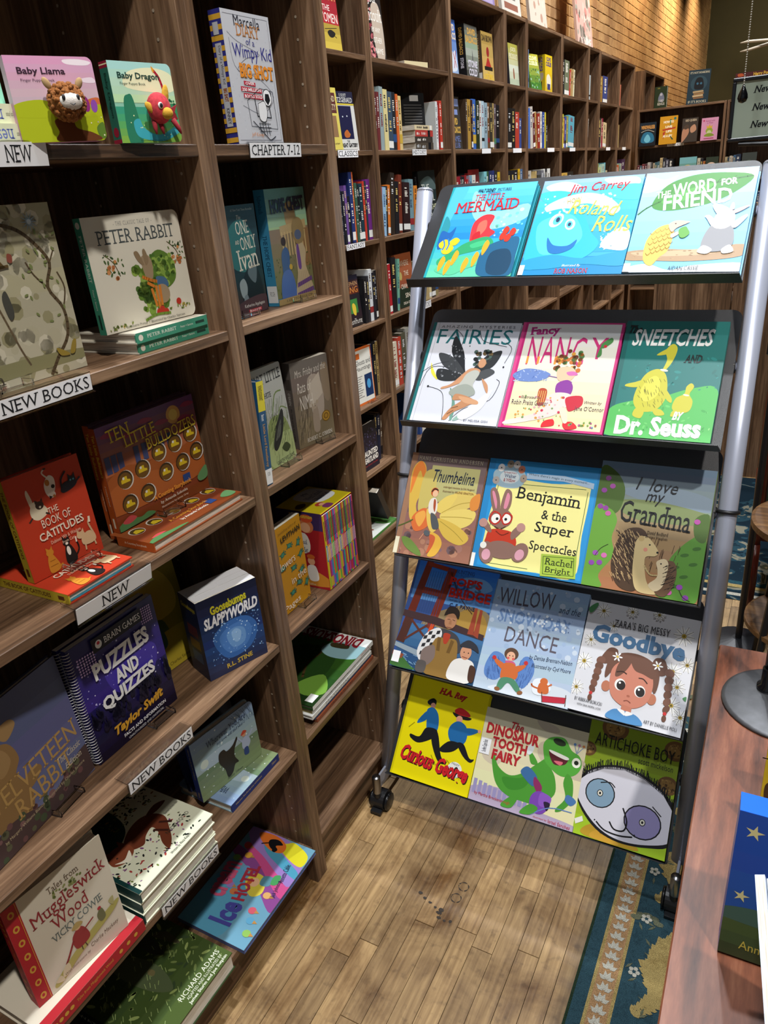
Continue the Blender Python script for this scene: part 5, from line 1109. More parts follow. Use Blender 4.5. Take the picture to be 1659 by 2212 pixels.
# --- second shelf
def a_tree(a):
    a.grad('A8A284', 'C2BCA4', 8).scat(['B8B298', 'C8C2AA', '9A9472', 'D2CCB6'], 120, 0, 0, 100, 100, 2, 7, 36).s('8E8A64', 0, 90, 40, 86, 99, 88, 99, 94, 40, 95, 0, 99)
    a.l('5A4A34', 2.4, 70, 99, 78, 90, 90, 78, 92, 62, 84, 48, 90, 34, 82, 22, 72, 14, 60, 10).l('5A4A34', 1.2, 92, 62, 97, 50, 94, 40).l('5A4A34', 1.2, 84, 48, 76, 40, 72, 32).l('5A4A34', 1, 90, 34, 96, 26).l('6A5A44', 1.4, 40, 40, 46, 60, 52, 80, 56, 90).l('6A5A44', 1, 22, 60, 24, 86).l('5A4A34', 1, 76, 92, 72, 97, 74, 99)
    rd = random.Random(37)
    for k in range(26): a.e('7A8450', rd.uniform(66, 98), rd.uniform(14, 70), 1.6, .8, rd.uniform(0, 180))
    a.star('8AA0B0', 82, 10, 7, 12, .25).e('C2CCD0', 82, 10, 1.6).s('8A4A3C', 60, 26, 63, 27, 62, 31, 59, 30).s('4A4A44', 48, 50, 52, 46, 54, 58, 50, 62)
    a.s('6A6250', 0, 40, 16, 46, 24, 58, 18, 72, 6, 80, 0, 82).e('C8BC9C', 18, 60, 3.6).e('2A241C', 18, 60, 1.8).s('8C8468', 18, 66, 34, 70, 38, 74, 20, 78).hatch('3E382C', .6, 40, 0, 42, 22, 60, 3, -4, 38)
    a.s('9A8438', 78, 84, 86, 88, 87, 90, 80, 89).s('9A8438', 88, 89, 92, 82, 95, 82, 92, 89)
    a.t('R', '5E4C2C', 36, 12, 58, 34, 'sB', 4).t('Smith', '4A4238', 6, 90, 34, 97, 's').t('HONOREE', '8A3A2C', 18, 98, 34, 99.4, '')
w, h = 0.215, 0.232; a = Art(w, h, 0.5); a_tree(a)
book('picture_book', 'beige picture book with gnarled tree and a large capital R', stand(-0.052, 0.556, Z2 + 0.0005, 0, 0.5), w, h, 0.014, 'A8A284', G1, a)
easel('clear easel lip under the beige gnarled-tree book', -0.050, 0.63, Z2 + .0005)
def a_peter(a):
    a.bg('D8D2C2').t('- THE CLASSIC TALE OF -', '7A7A76', 30, 5.5, 70, 9, 'sw').t('PETER RABBIT', '4E5454', 11, 12, 92, 24, 's')
    for (u, v, sd) in ((22, 40, 41), (90, 36, 42)):
        a.l('5A4A30', .8, u - 8, v - 8, u, v, u + 4, v + 12).scat(['4E6238', '66783E', '3E5430'], 22, u - 9, v - 8, u + 9, v + 12, 1, 2.0, sd, .5).scat(['B06A3C', 'C88A54'], 8, u - 7, v - 2, u + 7, v + 14, 1.4, 2.0, sd + 5)
    a.scat(['5A7A2C', '7A9A3C', '48662A', '8CA848'], 80, 40, 48, 70, 88, 2, 4.4, 43).s('5A7A2C', 56, 44, 70, 34, 84, 44, 84, 62, 70, 70, 58, 60).s('7E9C40', 62, 46, 72, 40, 80, 50, 74, 60).scat(['4C6E2A', '8CAA4A'], 40, 58, 38, 84, 66, 1.4, 3, 44)
    a.s('9A8468', 50, 40, 57, 37, 61, 44, 59, 58, 52, 58).s('8A7458', 44, 34, 48, 33, 51, 40, 52, 46, 47, 42).s('8A7458', 53, 34, 56, 32, 58, 42, 54, 46)      # plain brown garden shape
    a.s('48688A', 62, 58, 72, 60, 74, 68, 64, 68).e('A08A6C', 66, 74, 8, 8)
    for q in ((48, 56, 56, 60, 62, 62), (52, 62, 58, 66), (60, 66, 60, 88), (55, 68, 57, 84), (64, 66, 63, 84)): a.l('CC7A2C', 2.6, *q)
    for u, v in ((58, 90), (66, 91), (62, 88), (82, 84)): a.e('B83424', u, v, 2.8)
    a.l('6E8A34', 2.2, 42, 95, 54, 92, 70, 93).scat(['7E8C3C', '5E6E2C', 'B8A04A'], 16, 4, 94, 30, 97, .8, 1.5, 45, .6).scat(['7E8C3C', '5E6E2C', 'B8A04A'], 16, 70, 87, 97, 91, .8, 1.5, 46, .6)
    a.t('by Beatrix Potter + Illustrated by Charles Santore', '4A4A42', 20, 96, 86, 98.6, 's')
def peter_spine(t, h): return Art(t, h, 0.5).bg('3E8A6E').e('D8D2C2', 50, 6, 30).t('PETER RABBIT', 'D8E0D0', 34, 14, 68, 54, 's', -90).t('Potter + Santore', 'D8E0D0', 38, 60, 60, 78, '', -90).r('1E3A30', 36, 82, 62, 95)
for k in range(2):
    sp = peter_spine(0.0165, 0.170)
    book('board_book', ('upper' if k else 'lower') + ' board book of the flat Peter Rabbit pair', flat_s(-0.022 + 0.004 * k, 1.020 - 0.004 * k, Z2 + 0.0170 * (k + 1)), 0.145, 0.170, 0.0165, 'D8D2C2', 'flat Peter Rabbit board books', None, sp, True, 0.010, '3E8A6E')
w, h, t = 0.193, 0.172, 0.0165; a = Art(w, h, 0.45); a_peter(a)
book('board_book', 'cream board book titled Peter Rabbit standing on two flat copies', stand(-0.055, 0.824, Z2 + 0.0350, 4.2, 1.3), w, h, t, 'D8D2C2', G1, a, peter_spine(t, h), True, 0.012, '3E8A6E')

# --- third shelf: red cat book, bulldozer book
def cats(a, flat=False):
    a.bg('B83A22'); a.ov = -8
    a.s('DAD0B4', 22, 42, 30, 36, 40, 42, 43, 50, 30, 54, 22, 50).s('DAD0B4', 24, 42, 22, 28, 25, 24, 28, 38).e('3A2C24', 35, 41, 5.4, 5).p('3A2C24', 30, 39, 30, 35, 34, 37).p('3A2C24', 37, 37, 40, 35, 40, 39).e('DAD0B4', 35, 42.6, 1.4).l('3A2C24', 2, 22, 50, 17, 53).l('3A2C24', 2, 40, 50, 44, 52)
    a.s('E2D8C8', 48, 24, 56, 18, 62, 22, 60, 32, 52, 38, 47, 33).e('E2D8C8', 54, 36, 5, 4).p('2A2420', 50, 36, 50, 40, 54, 38).p('B4702C', 57, 36, 58, 40, 54, 38).e('B4702C', 52, 24, 3, 4).e('2A2420', 58, 29, 2.4, 2.4).l('E2D8C8', 1.8, 54, 20, 49, 14, 53, 11).l('2A2420', 1.8, 52, 11, 55, 11)
    a.s('23242E', 66, 36, 72, 30, 84, 30, 90, 33, 84, 37, 70, 39).e('23242E', 84, 30, 5.4, 5).p('23242E', 79, 29, 80, 23, 84, 27).p('23242E', 85, 27, 89, 23, 89, 29).e('5CB0C0', 82, 29.6, 1.2).e('5CB0C0', 86, 29.6, 1.2).l('23242E', 2.2, 68, 35, 70, 26, 78, 20).l('23242E', 2, 88, 33, 95, 30)
    a.ov = 1
    a.s('C8862C', 24, 84, 29, 78, 34, 84, 38, 95, 30, 98, 23, 96).e('C8862C', 29, 78, 5, 4.4).p('C8862C', 25, 76, 25, 72, 29, 75).p('C8862C', 30, 75, 33, 72, 33, 76).l('C8862C', 2.2, 34, 95, 41, 93).l('9A5E1C', .8, 26, 86, 33, 86).l('9A5E1C', .8, 25, 91, 35, 91)
    a.s('1E1A1A', 48, 84, 53, 76, 59, 82, 62, 94, 54, 98, 47, 95).e('1E1A1A', 53, 75, 5, 4.6).p('1E1A1A', 48.5, 73, 49, 68, 53, 72).p('1E1A1A', 54, 72, 57, 68, 58, 74).e('F0E8DC', 53, 84, 2.6, 6).e('F0E8DC', 53, 76.6, 2, 1.6).l('1E1A1A', 2, 60, 92, 67, 86, 66, 76).l('F0E8DC', 2, 66, 79, 66.4, 74)
    a.s('D2B48C', 74, 78, 84, 74, 92, 77, 93, 85, 84, 87, 74, 85).e('D2B48C', 74, 75, 6, 4.6).p('D2B48C', 69, 73, 70, 69, 74, 72).p('D2B48C', 75, 72, 79, 69, 79, 74).l('D2B48C', 2, 77, 84, 76, 91).l('D2B48C', 2, 90, 84, 91, 90).l('D2B48C', 2.4, 91, 77, 88, 67, 91, 63).l('E8DCC8', 3, 90, 66, 91, 61)
    a.ov = 0
    a.t('THE', 'E8DCC8', 42, 38, 56, 44, '', 2).t('BOOK OF', 'E8DCC8', 30, 46, 70, 54, '', 2).t('CATITUDES', 'E8DCC8', 22, 57, 84, 65, 'b', 3).t('Dubious Wit & Wisdom', 'E8C8B0', 34, 68, 76, 71.5, '', 2).t('from Cats', 'E8C8B0', 48, 73, 66, 76, '', 2)
def cat_spine(t, h): return Art(t, h, 0.5).bg('B8A02C').t('THE BOOK OF CATITUDES', '5A2E14', 28, 10, 72, 76, 'b', -90).r('5A2E14', 30, 86, 70, 94)
w, h, t = 0.131, 0.170, 0.017; a = Art(w, h, 0.5); cats(a)
book('hardcover_book', 'orange-red book titled The Book of Catitudes standing upright', stand(-0.096, 0.611, Z3 + 0.0185, 4.3, 2.5), w, h, t, 'B83A22', G1, a, cat_spine(t, h), True, spine_hex='B8A02C')
a = Art(w, h, 0.5); cats(a)
o = book('hardcover_book', 'orange-red Book of Catitudes lying flat under its upright copy', flat_x(-0.016, 0.606, Z3 + 0.0178), w, h, 0.0172, 'B83A22', G1, a, cat_spine(0.0172, h), True, spine_hex='B8A02C')
MB().box(0.003, w - 0.004, 0.0105, 0.0135, 0.0012, 0.0028).obj('endpaper', ink('4AA6C4', 0.6), o)
easel('clear easel lip in front of the upright cat book', -0.088, 0.690, Z3 + 0.0185, 4, 0.055)
def bulls(a):
    a.grad('6A4A7A', 'A8603C', 6, 0, 46).grad('8A4624', '7A3A20', 5, 46, 100).e('E0C45A', 76, 13, 5).e('D8A860', 76, 13, 7.5, 7.5) .e('E8D070', 76, 13, 4.6)
    for u, v in ((10, 10), (28, 16), (46, 9), (62, 16), (86, 20), (92, 8), (50, 22)): a.s('9A4060', u - 7, v, u - 2, v - 3, u + 5, v - 2, u + 8, v + 1, u, v + 2)
    for u in (2, 8, 14, 30, 38, 56, 64): a.r('3E4670', u, 28, u + 5, 44)
    a.s('9A5228', 0, 50, 20, 42, 40, 48, 60, 38, 80, 46, 99, 38, 99, 60, 0, 62).s('A85C2E', 0, 60, 30, 54, 60, 60, 99, 54, 99, 80, 0, 84)
    for (u, v) in ((16, 54), (34, 51), (53, 42), (71, 40), (89, 36), (15, 77), (34, 75), (56, 63), (75, 61), (92, 56)):
        a.e('CFC8C0', u + .8, v + .4, 7.6).e('3A2A1C', u, v, 7.2).e('6A4A20', u, v + 1.0, 6.4).p('D0B428', u - 4, v + 3, u - 4, v, u - 1, v - 3, u + 2, v - 3, u + 2, v, u + 4.6, v + 1, u + 4.6, v + 3).e('D8D4CC', u - 1.4, v - 1.6, 1.1)
    a.s('4E7A4A', 0, 94, 10, 90, 22, 94, 30, 92, 36, 97, 10, 99, 0, 99).s('B8484A', 4, 92, 12, 88, 18, 92, 10, 95).s('5E8A5A', 88, 82, 99, 74, 99, 86, 90, 88).r('2C447E', 72, 74, 80, 82)
    a.t('TEN', 'D8C03C', 8, 4, 30, 16, 's', 4).t('LITTLE', 'D8C03C', 22, 13, 54, 24, 's', 5).t('BULLDOZERS', 'D8C03C', 42, 22, 97, 33, 's', 5).t('A Counting Storybook', 'E89A3C', 38, 80, 80, 86, 'b', 2).t('by Amanda Sobotka', 'E8E0D0', 44, 88, 74, 92, '', 2).t('Illustrations by James Gray', 'D8C8B8', 44, 93.5, 74, 96, '', 2)
def bull_spine(t, h): return Art(t, h, 0.5).bg('B0501E').t('Ten Little Bulldozers', 'E8C040', 28, 6, 72, 46, 'b', -90).t('A Counting Storybook', 'F0DCC0', 38, 54, 62, 74, '', -90).r('E8D8C0', 36, 86, 64, 96)
w, h, t = 0.227, 0.191, 0.016
for k in range(2):
    a = None
    if k == 0: a = Art(w, h, 0.32); bulls(a)
    book('hardcover_book', ['upright purple-brown picture book titled Ten Little Bulldozers in front', 'second upright Ten Little Bulldozers copy just behind the first'][k], stand(-0.106 - 0.0172 * k, 0.797 + 0.004 * k, Z3 + 0.0185 - 0.018 * k + 0.0003, 3.0, 0.6), w, h + (0.02 if k else 0), t, '6A4A5A', G1, a, bull_spine(t, h + (0.02 if k else 0)), True, spine_hex='B0501E', gloss=0.32)
a = Art(0.238, 0.105, 0.32).grad('8A4624', '7A3A20', 4)
for u in (12, 30, 50, 72, 92): a.e('C8C0B8', u, 36, 6.4, 6.4).e('4A3418', u, 37, 5.6, 5.6).p('C8B028', u - 4, 44, u - 3, 34, u + 1, 30, u + 4, 40, u + 4, 46)
a.s('4E7A4A', 0, 92, 10, 84, 22, 90, 34, 94, 36, 99, 0, 99).s('B8484A', 6, 84, 14, 78, 20, 86).s('5E8A5A', 86, 78, 98, 66, 99, 90, 90, 92).r('2C447E', 72, 62, 80, 82).t('A Counting Storybook', 'E89A3C', 34, 58, 76, 70, 'b').t('by Amanda Sobotka', 'E8E0D0', 40, 74, 70, 84, '')
w2, h2 = 0.240, 0.085
o = book('hardcover_book', 'Ten Little Bulldozers lying flat under its upright copies', flat_x(-0.016, 0.786, Z3 + 0.0178), 0.240, 0.0875, 0.0172, '8A4624', G1, None, Art(0.0172, 0.0875, .4).bg('B0501E').t('A Counting Storybook', 'F0DCC0', 34, 20, 66, 80, '', -90), True, spine_hex='B0501E')
a.h = 0.087; a.w = 0.24; a.build([c for c in o.children if c.name.startswith('cover')][0])
easel('clear easel lip in front of the bulldozer book', -0.094, 0.905, Z3 + 0.0185, 3, 0.05)

# --- fourth shelf
def a_velvet(a):
    a.grad('50547A', '666A90', 6).s('8A6A42', 22, 34, 34, 26, 46, 30, 50, 44, 44, 54, 50, 70, 46, 84, 26, 88, 16, 70, 20, 50).s('9A7A50', 28, 32, 40, 30, 44, 42, 34, 48).s('9A7A50', 20, 20, 26, 16, 32, 28, 28, 34).s('9A7A50', 40, 18, 52, 16, 56, 22, 46, 28)       # plain tan plush shape
    a.s('8A6A42', 46, 62, 58, 58, 62, 64, 50, 70).s('4A3A3A', 0, 86, 30, 80, 60, 88, 99, 76, 99, 99, 0, 99).scat(['6A4A4A', '5A5A44', '7A5A5A', '44503A'], 40, 0, 80, 98, 99, 1.4, 3.2, 48)
    a.t('THE', 'A8844C', 10, 55, 20, 59, 's', 3).t('VELVETEEN', 'B08C54', 18, 52, 97, 66, 's', 3).t('RABBIT', 'B08C54', 34, 68, 86, 82, 's', 3).t('The Classic', 'C8BCA8', 74, 68, 96, 73, 'is').t('Edition', 'C8BCA8', 78, 76, 94, 80.5, 'is').t('by Margery Williams Bianco + Illustrated by Charles Santore', 'B8A888', 20, 86, 94, 89, '', 2)
w, h = 0.240, 0.236; a = Art(w, h, 0.35); a_velvet(a)
book('picture_book', 'slate blue picture book titled The Velveteen Rabbit', stand(-0.045, 0.370, Z4 + .0005, -9, 3.6), w, h, 0.014, '3E4258', G1, a, gloss=0.35)
easel('clear easel lip under the slate blue rabbit book', -0.072, 0.53, Z4 + .0005, -9, 0.055)
def a_brain(a):
    a.grad('2A2860', '3A2C84', 6, 0, 55).grad('241E58', '15122A', 6, 55, 100).s('4A3AA8', 30, 30, 60, 26, 90, 40, 80, 60, 40, 58).scat(['8C84E0', 'C8C4F4', '5C54C0', 'E8E4FF'], 90, 6, 14, 96, 72, .4, 1.0, 49)
    for i in range(7):
        for j in range(7): a.e('D8B8F0', 8 + i * 2.6, 12 + j * 2.2, .9); a.e('D8B8F0', 82 + i * 2.2, 6 + j * 2.0, .8) if i < 6 else None
    a.p('14121E', 24, 3, 82, 3, 82, 14, 24, 14).e('F0F0F0', 31, 9, 3.6, 4).e('C83040', 31, 8, 1.6).t('BRAIN GAMES', 'F0F0F2', 37, 6.4, 80, 11.4, 's')
    rd = random.Random(50); a.lay += 1
    for k in range(46): u = rd.uniform(4, 98); v = rd.uniform(60, 74); a.e('17142E', u, v, rd.uniform(2, 3.6), rd.uniform(3, 6), 0, 10, True); a.l('17142E', 1, u, v, u + rd.uniform(-3, 3), v - rd.uniform(4, 9), same=True)
    a.t('PUZZLES', 'F2F2F4', 18, 20, 84, 34, 'B', 2).t('AND', 'F2F2F4', 38, 36, 66, 48, 'B', 2).t('QUIZZES', 'F2F2F4', 18, 50, 82, 63, 'B', 2).t('Taylor Swift', 'D8A030', 22, 78, 84, 88, 'Bi', 2).t('FACTS AND INFORMATION', 'F0F0F2', 30, 90, 84, 93, 'b', 1).t('UNAUTHORIZED AND UNOFFICIAL', 'E0E0E4', 34, 95, 80, 97, '', 1)
w, h, t = 0.197, 0.236, 0.012
for k in range(2):
    a = None
    if k == 0: a = Art(w, h, 0.32); a_brain(a)
    o = book('spiral_book', ['purple spiral-bound puzzle book titled Brain Games in front', 'second spiral-bound puzzle book half hidden behind the purple one'][k], stand(-0.080 - 0.016 * k, 0.618 - 0.004 * k, Z4 + .0005, -0.6, 1.2), w, h, t, '2A2860', G1, a, None, False, gloss=0.32)
    rg = MB(); n = 40
    V = []; 
    for q in range(n):
        zc = 0.006 + q * (h - 0.012) / (n - 1); P = []
        rg.tube([(0.0015 + 0.0075 * math.cos(tt) , t / 2 + (t / 2 + 0.002) * math.sin(tt), zc + 0.0012 * math.sin(tt / 2)) for tt in [i * 0.5236 for i in range(13)]], 0.0007, 5, False)
    rg.obj('spiral_wire', solid('wire_white', 'C8C8CC', 0.35, 0.6), o)
easel('clear easel lip under the purple spiral puzzle book', -0.076, 0.755, Z4 + .0005, 0, 0.05)
def a_oz(a):
    a.bg('8A7C1E').s('B8A03A', 30, 8, 70, 6, 90, 30, 80, 50, 30, 46).s('7A3A1E', 26, 34, 44, 26, 50, 44, 34, 54).s('4A5A34', 30, 56, 60, 52, 66, 80, 40, 84).hatch('C8B850', .8, 40, 6, 70, 94, 96, 8, 2, 52).s('A8942C', 4, 70, 96, 66, 96, 98, 4, 98).s('3A5A50', 34, 60, 54, 58, 58, 76, 38, 78).t('Illustrated by Charles Santore', '3A3010', 18, 93, 92, 97, '')
a = Art(0.16, 0.235, 0.5); a_oz(a)
book('picture_book', 'olive yellow picture book in shadow behind the puzzle book', stand(-0.165, 0.800, Z4 + .0005, 4, 6), 0.16, 0.235, 0.012, '8A7C1E', G1, a)
def a_goose(a):
    a.grad('1A2038', '24386A', 6, 0, 60).grad('2C4880', '2A3250', 5, 60, 100).s('3A68AC', 16, 52, 40, 38, 74, 40, 90, 58, 74, 80, 34, 82).s('4C7CC0', 26, 54, 46, 44, 72, 46, 80, 60, 66, 76, 38, 76).s('6A98D0', 38, 54, 52, 48, 68, 54, 66, 70, 46, 72).s('8CB4E0', 46, 54, 54, 50, 62, 56, 58, 66, 50, 66).scat(['8CB8EC', 'B8D8F8', '5C8CD0'], 120, 10, 34, 96, 86, .4, 1.4, 53)
    a.t('Goosebumps', 'C8C030', 20, 10, 80, 24, 'B', 3).t('SLAPPYWORLD', 'E8E8EC', 6, 22, 97, 36, 'Bi', 2).t('R.L. STINE', 'D0B040', 30, 88, 74, 94, 'b', 2)
w, h, t = 0.138, 0.182, 0.072; a = Art(w, h, 0.35); a_goose(a)
sp = Art(t, h, 0.4).bg('1C2440').t('Goosebumps', 'A89A30', 10, 8, 90, 16, 'B').r('5A2A34', 24, 34, 80, 48).r('6A4A2C', 24, 52, 80, 64).r('2E4A6A', 24, 68, 80, 82)
o = book('paperback_box_set', 'thick dark blue boxed set titled Goosebumps SlappyWorld', stand(-0.055, 0.884, Z4 + .0005, 20.2, 0), w, h, t, '1C2440', G1, a, sp, False, gloss=0.35)
for k in range(3): MB().box(0.002, w - 0.001, 0.004 + k * 0.022, 0.024 + k * 0.022, h, h + 0.0012 + 0.0006 * (k % 2)).obj('page_block', solid('white_pages', 'DADADE', 0.8, bump=0.4, bscale=600), o)
for k, (c, c2) in enumerate((('1E2A34', '8A2A34'), ('7A1E28', '2A2A2E'))):
    sp = Art(0.019, 0.20, 0.45).bg(c).r(c2, 0, 58, 100, 66).r('C8C0B4', 24, 72, 76, 80).t('LEAH', 'D8D0C0', 34, 20, 66, 50, 'b', -90) if False else Art(0.019, 0.20, 0.45).bg(c).r(c2, 0, 50, 100, 62).r('C8C0B4', 30, 66, 70, 76).r('C8C0B4', 30, 10, 70, 40)
    book('paperback', ['dark teal', 'dark red'][k] + ' paperback spine low at the left frame edge', pose((-0.012, 0.304 + 0.022 * k, Z4 + .0005), (-1, 0, 0), (0, 0, 1)), 0.13, 0.20, 0.019, c, 'paperback spines at the left edge', None, sp, False)

# --- fifth shelf
def a_wher(a, flat=False):
    a.grad('7E98B8', '9CB0B4', 6, 0, 55).grad('6E8468', '8A9C70', 5, 55, 100).s('A8BCCC', 10, 40, 40, 36, 70, 44, 50, 56, 12, 54).scat(['E8F0F0', 'C8DCE0'], 40, 4, 4, 96, 96, .5, 1.1, 54).e('C8D4CC', 14, 44, 6)
    for k in range(12): a.l('55687E', .5, 60 + k * 3, 2, 70 + k * 2.6, 14 + k % 3 * 6, 66 + k * 3, 26)
    a.s('2A2420', 36, 46, 44, 44, 48, 50, 58, 48, 66, 40, 67, 44, 60, 56, 58, 68, 62, 80, 56, 80, 50, 90, 42, 92, 40, 76, 34, 60).s('A8B4CC', 74, 52, 82, 50, 86, 62, 80, 70, 72, 66).e('C89070', 78, 45, 3.2).s('B84430', 73, 44, 78, 38, 83, 43).s('2E447C', 74, 68, 80, 68, 80, 80, 73, 78).l('A8B4CC', 2.4, 74, 56, 68, 44).l('A8B4CC', 2.4, 84, 54, 92, 46)
    a.t('Wherever You Are', '2E3C5A', 22, 12, 86, 22, 'is', 3).t('my love will find you', '2E3C5A', 36, 25, 80, 30, 'is', 2).t('Nancy Tillman', '2E3A34', 40, 92, 66, 96, 'is')
def wher_spine(t, h): return Art(t, h, 0.5).bg('22326E').t('Wherever You Are my love will find you', 'C8B070', 36, 8, 64, 62, 'is', -90).t('Tillman', 'C8B070', 36, 84, 64, 94, 'is', -90)
a = Art(0.150, 0.170, 0.4); a_wher(a)
book('board_book', 'blue green Wherever You Are board book lying flat', flat_s(-0.022, 1.006, Z5 + 0.0205), 0.150, 0.170, 0.020, '8EA4AC', G1, a, wher_spine(0.020, 0.17), True, 0.01, '22326E')
w, h, t = 0.174, 0.151, 0.018; a = Art(w, h, 0.4); a_wher(a)
book('board_book', 'pale blue board book titled Wherever You Are with bear and child', stand(-0.081, 0.818, Z5 + 0.0212, 8.8, 2.2), w, h, t, '8EA4B4', G1, a, wher_spine(t, h), True, 0.012, '22326E')
book('picture_book', 'dark navy book half hidden behind Wherever You Are', stand(-0.125, 0.83, Z5 + 0.0215, 5, 8), 0.165, 0.185, 0.010, '232A48', G1)
def a_fox(a):
    a.bg('D6D8C0').s('173A3A', 0, 0, 52, 0, 56, 20, 46, 40, 24, 48, 6, 42, 0, 30).scat(['1C1E1C', '26301E', '6A7A3A', '8A6A2C', '3A3E34'], 120, 40, 2, 97, 34, 1, 2.4, 55, .5).scat(['1C1E1C', '26301E', '6A7A3A', 'A03A34', '7A4A78'], 110, 4, 62, 88, 94, 1, 2.2, 56, .5)
    a.s('6A3420', 30, 56, 38, 46, 52, 40, 66, 40, 76, 48, 78, 60, 70, 72, 60, 84, 50, 90, 52, 80, 60, 68, 62, 58, 52, 60, 42, 66).s('7C4028', 14, 50, 24, 44, 36, 50, 34, 62, 22, 66, 12, 60).p('7C4028', 16, 48, 17, 40, 23, 46).p('7C4028', 30, 47, 34, 40, 36, 49).s('E4DECC', 14, 58, 22, 62, 32, 58, 24, 68).e('1A1512', 20, 55, 1).s('5A2A18', 68, 44, 84, 40, 94, 46, 80, 48).l('3A1C14', 2.6, 60, 62, 66, 74).l('3A1C14', 2.6, 70, 60, 76, 70)
    a.t('NEON SQUID', '23261E', 62, 74, 92, 79, '', 0).t('Written by Alicia Klepeis', '23261E', 46, 94, 72, 98, '').t('Illustrated by Kristen Adam', '23261E', 80, 56, 98, 60, '').r('0F3634', 0, 0, 4, 100)
for k in range(3):
    a = None
    if k == 2: a = Art(0.200, 0.215, 0.5); a_fox(a)
    book('hardcover_book', ['bottom', 'middle', 'topmost'][k] + ' cream fox and leaves book of the flat stack of three', flat_x(-0.001 - 0.002 * (k % 2), 0.562 + 0.002 * k, Z5 + 0.0005 + 0.0245 * (k + 1)), 0.200, 0.215, 0.024, 'D6D8C0', 'flat stack of fox books', a, Art(0.024, 0.215, .5).bg('123E3C').r('B04A2C', 20, 8, 80, 18), True, spine_hex='123E3C')
def a_mug(a):
    a.bg('CFC6B4').r('A8202A', 0, 0, 14, 100)
    for k in range(7): a.e('C8963C', 7, 8 + k * 14, 3, 4).e('A8202A', 7, 8 + k * 14, 1.4, 2)
    a.l('C8963C', .5, 12.6, 0, 12.6, 100, sm=False).t('Tales from', '6A5A4A', 40, 9, 72, 15, 's', 2).scat(['6E7A44', '8A9058'], 20, 44, 16, 74, 22, 1, 2.0, 57)
    a.t('Muggleswick', '8E2E34', 18, 20, 96, 36, 's', 4).t('Wood', '8E2E34', 34, 36, 72, 48, 's', 4).t('VICKY COWIE', '5E6A68', 30, 50, 84, 57, 's', 4)
    a.s('A8A05A', 20, 92, 50, 78, 96, 66, 90, 74, 50, 86, 24, 97).s('8E3434', 46, 68, 54, 62, 60, 66, 62, 78, 48, 80).e('C8A078', 54, 61, 3.4).s('A8905A', 48, 60, 54, 56, 60, 60, 54, 62).l('8E3434', 2, 48, 68, 38, 80, 34, 84).s('6A6A4A', 74, 66, 80, 62, 82, 72, 76, 74).e('A8343A', 78, 61, 2).l('8E3434', 1.6, 58, 68, 70, 64).l('4A3E34', 1, 52, 80, 52, 84).l('4A3E34', 1, 56, 80, 57, 84).s('C8BC9C', 30, 86, 36, 84, 36, 92, 28, 93).s('C8BC9C', 20, 92, 26, 89, 28, 96).s('A8A070', 88, 62, 94, 60, 92, 68)
    a.t('With illustrations by', '6A5A4A', 30, 90, 58, 93, 'i', 4).t('Charlie Mackesy', '6A5A4A', 60, 84, 92, 89, 'i', 4)
def mug_spine(t, h):
    s_ = Art(t, h, 0.5).bg('A8202A').t('Tales from Muggleswick Wood', 'C8963C', 34, 30, 66, 66, 's', -90)
    for k in range(5): s_.e('C8963C', 50, 5 + k * 5, 16, 16)
    for k in range(3): s_.e('C8963C', 50, 74 + k * 8, 16, 16)
    return s_
w, h, t = 0.172, 0.216, 0.024; a = Art(w, h, 0.55); a_mug(a)
book('hardcover_book', 'cream and red book titled Muggleswick Wood standing upright', stand(-0.034, 0.366, Z5 + 0.0265, 7.6, 0.8), w, h, t, 'CFC6B4', G1, a, mug_spine(t, h), True, spine_hex='A8202A', gloss=0.55)
a = Art(0.150, 0.215, 0.55); a.bg('CFC6B4').r('A8202A', 0, 0, 12, 100)
book('hardcover_book', 'red-spined Muggleswick Wood copy lying flat under the upright one', flat_s(0.004, 0.556, Z5 + 0.0255), 0.150, 0.215, 0.025, 'CFC6B4', G1, a, mug_spine(0.025, 0.215), True, spine_hex='A8202A', gloss=0.55)

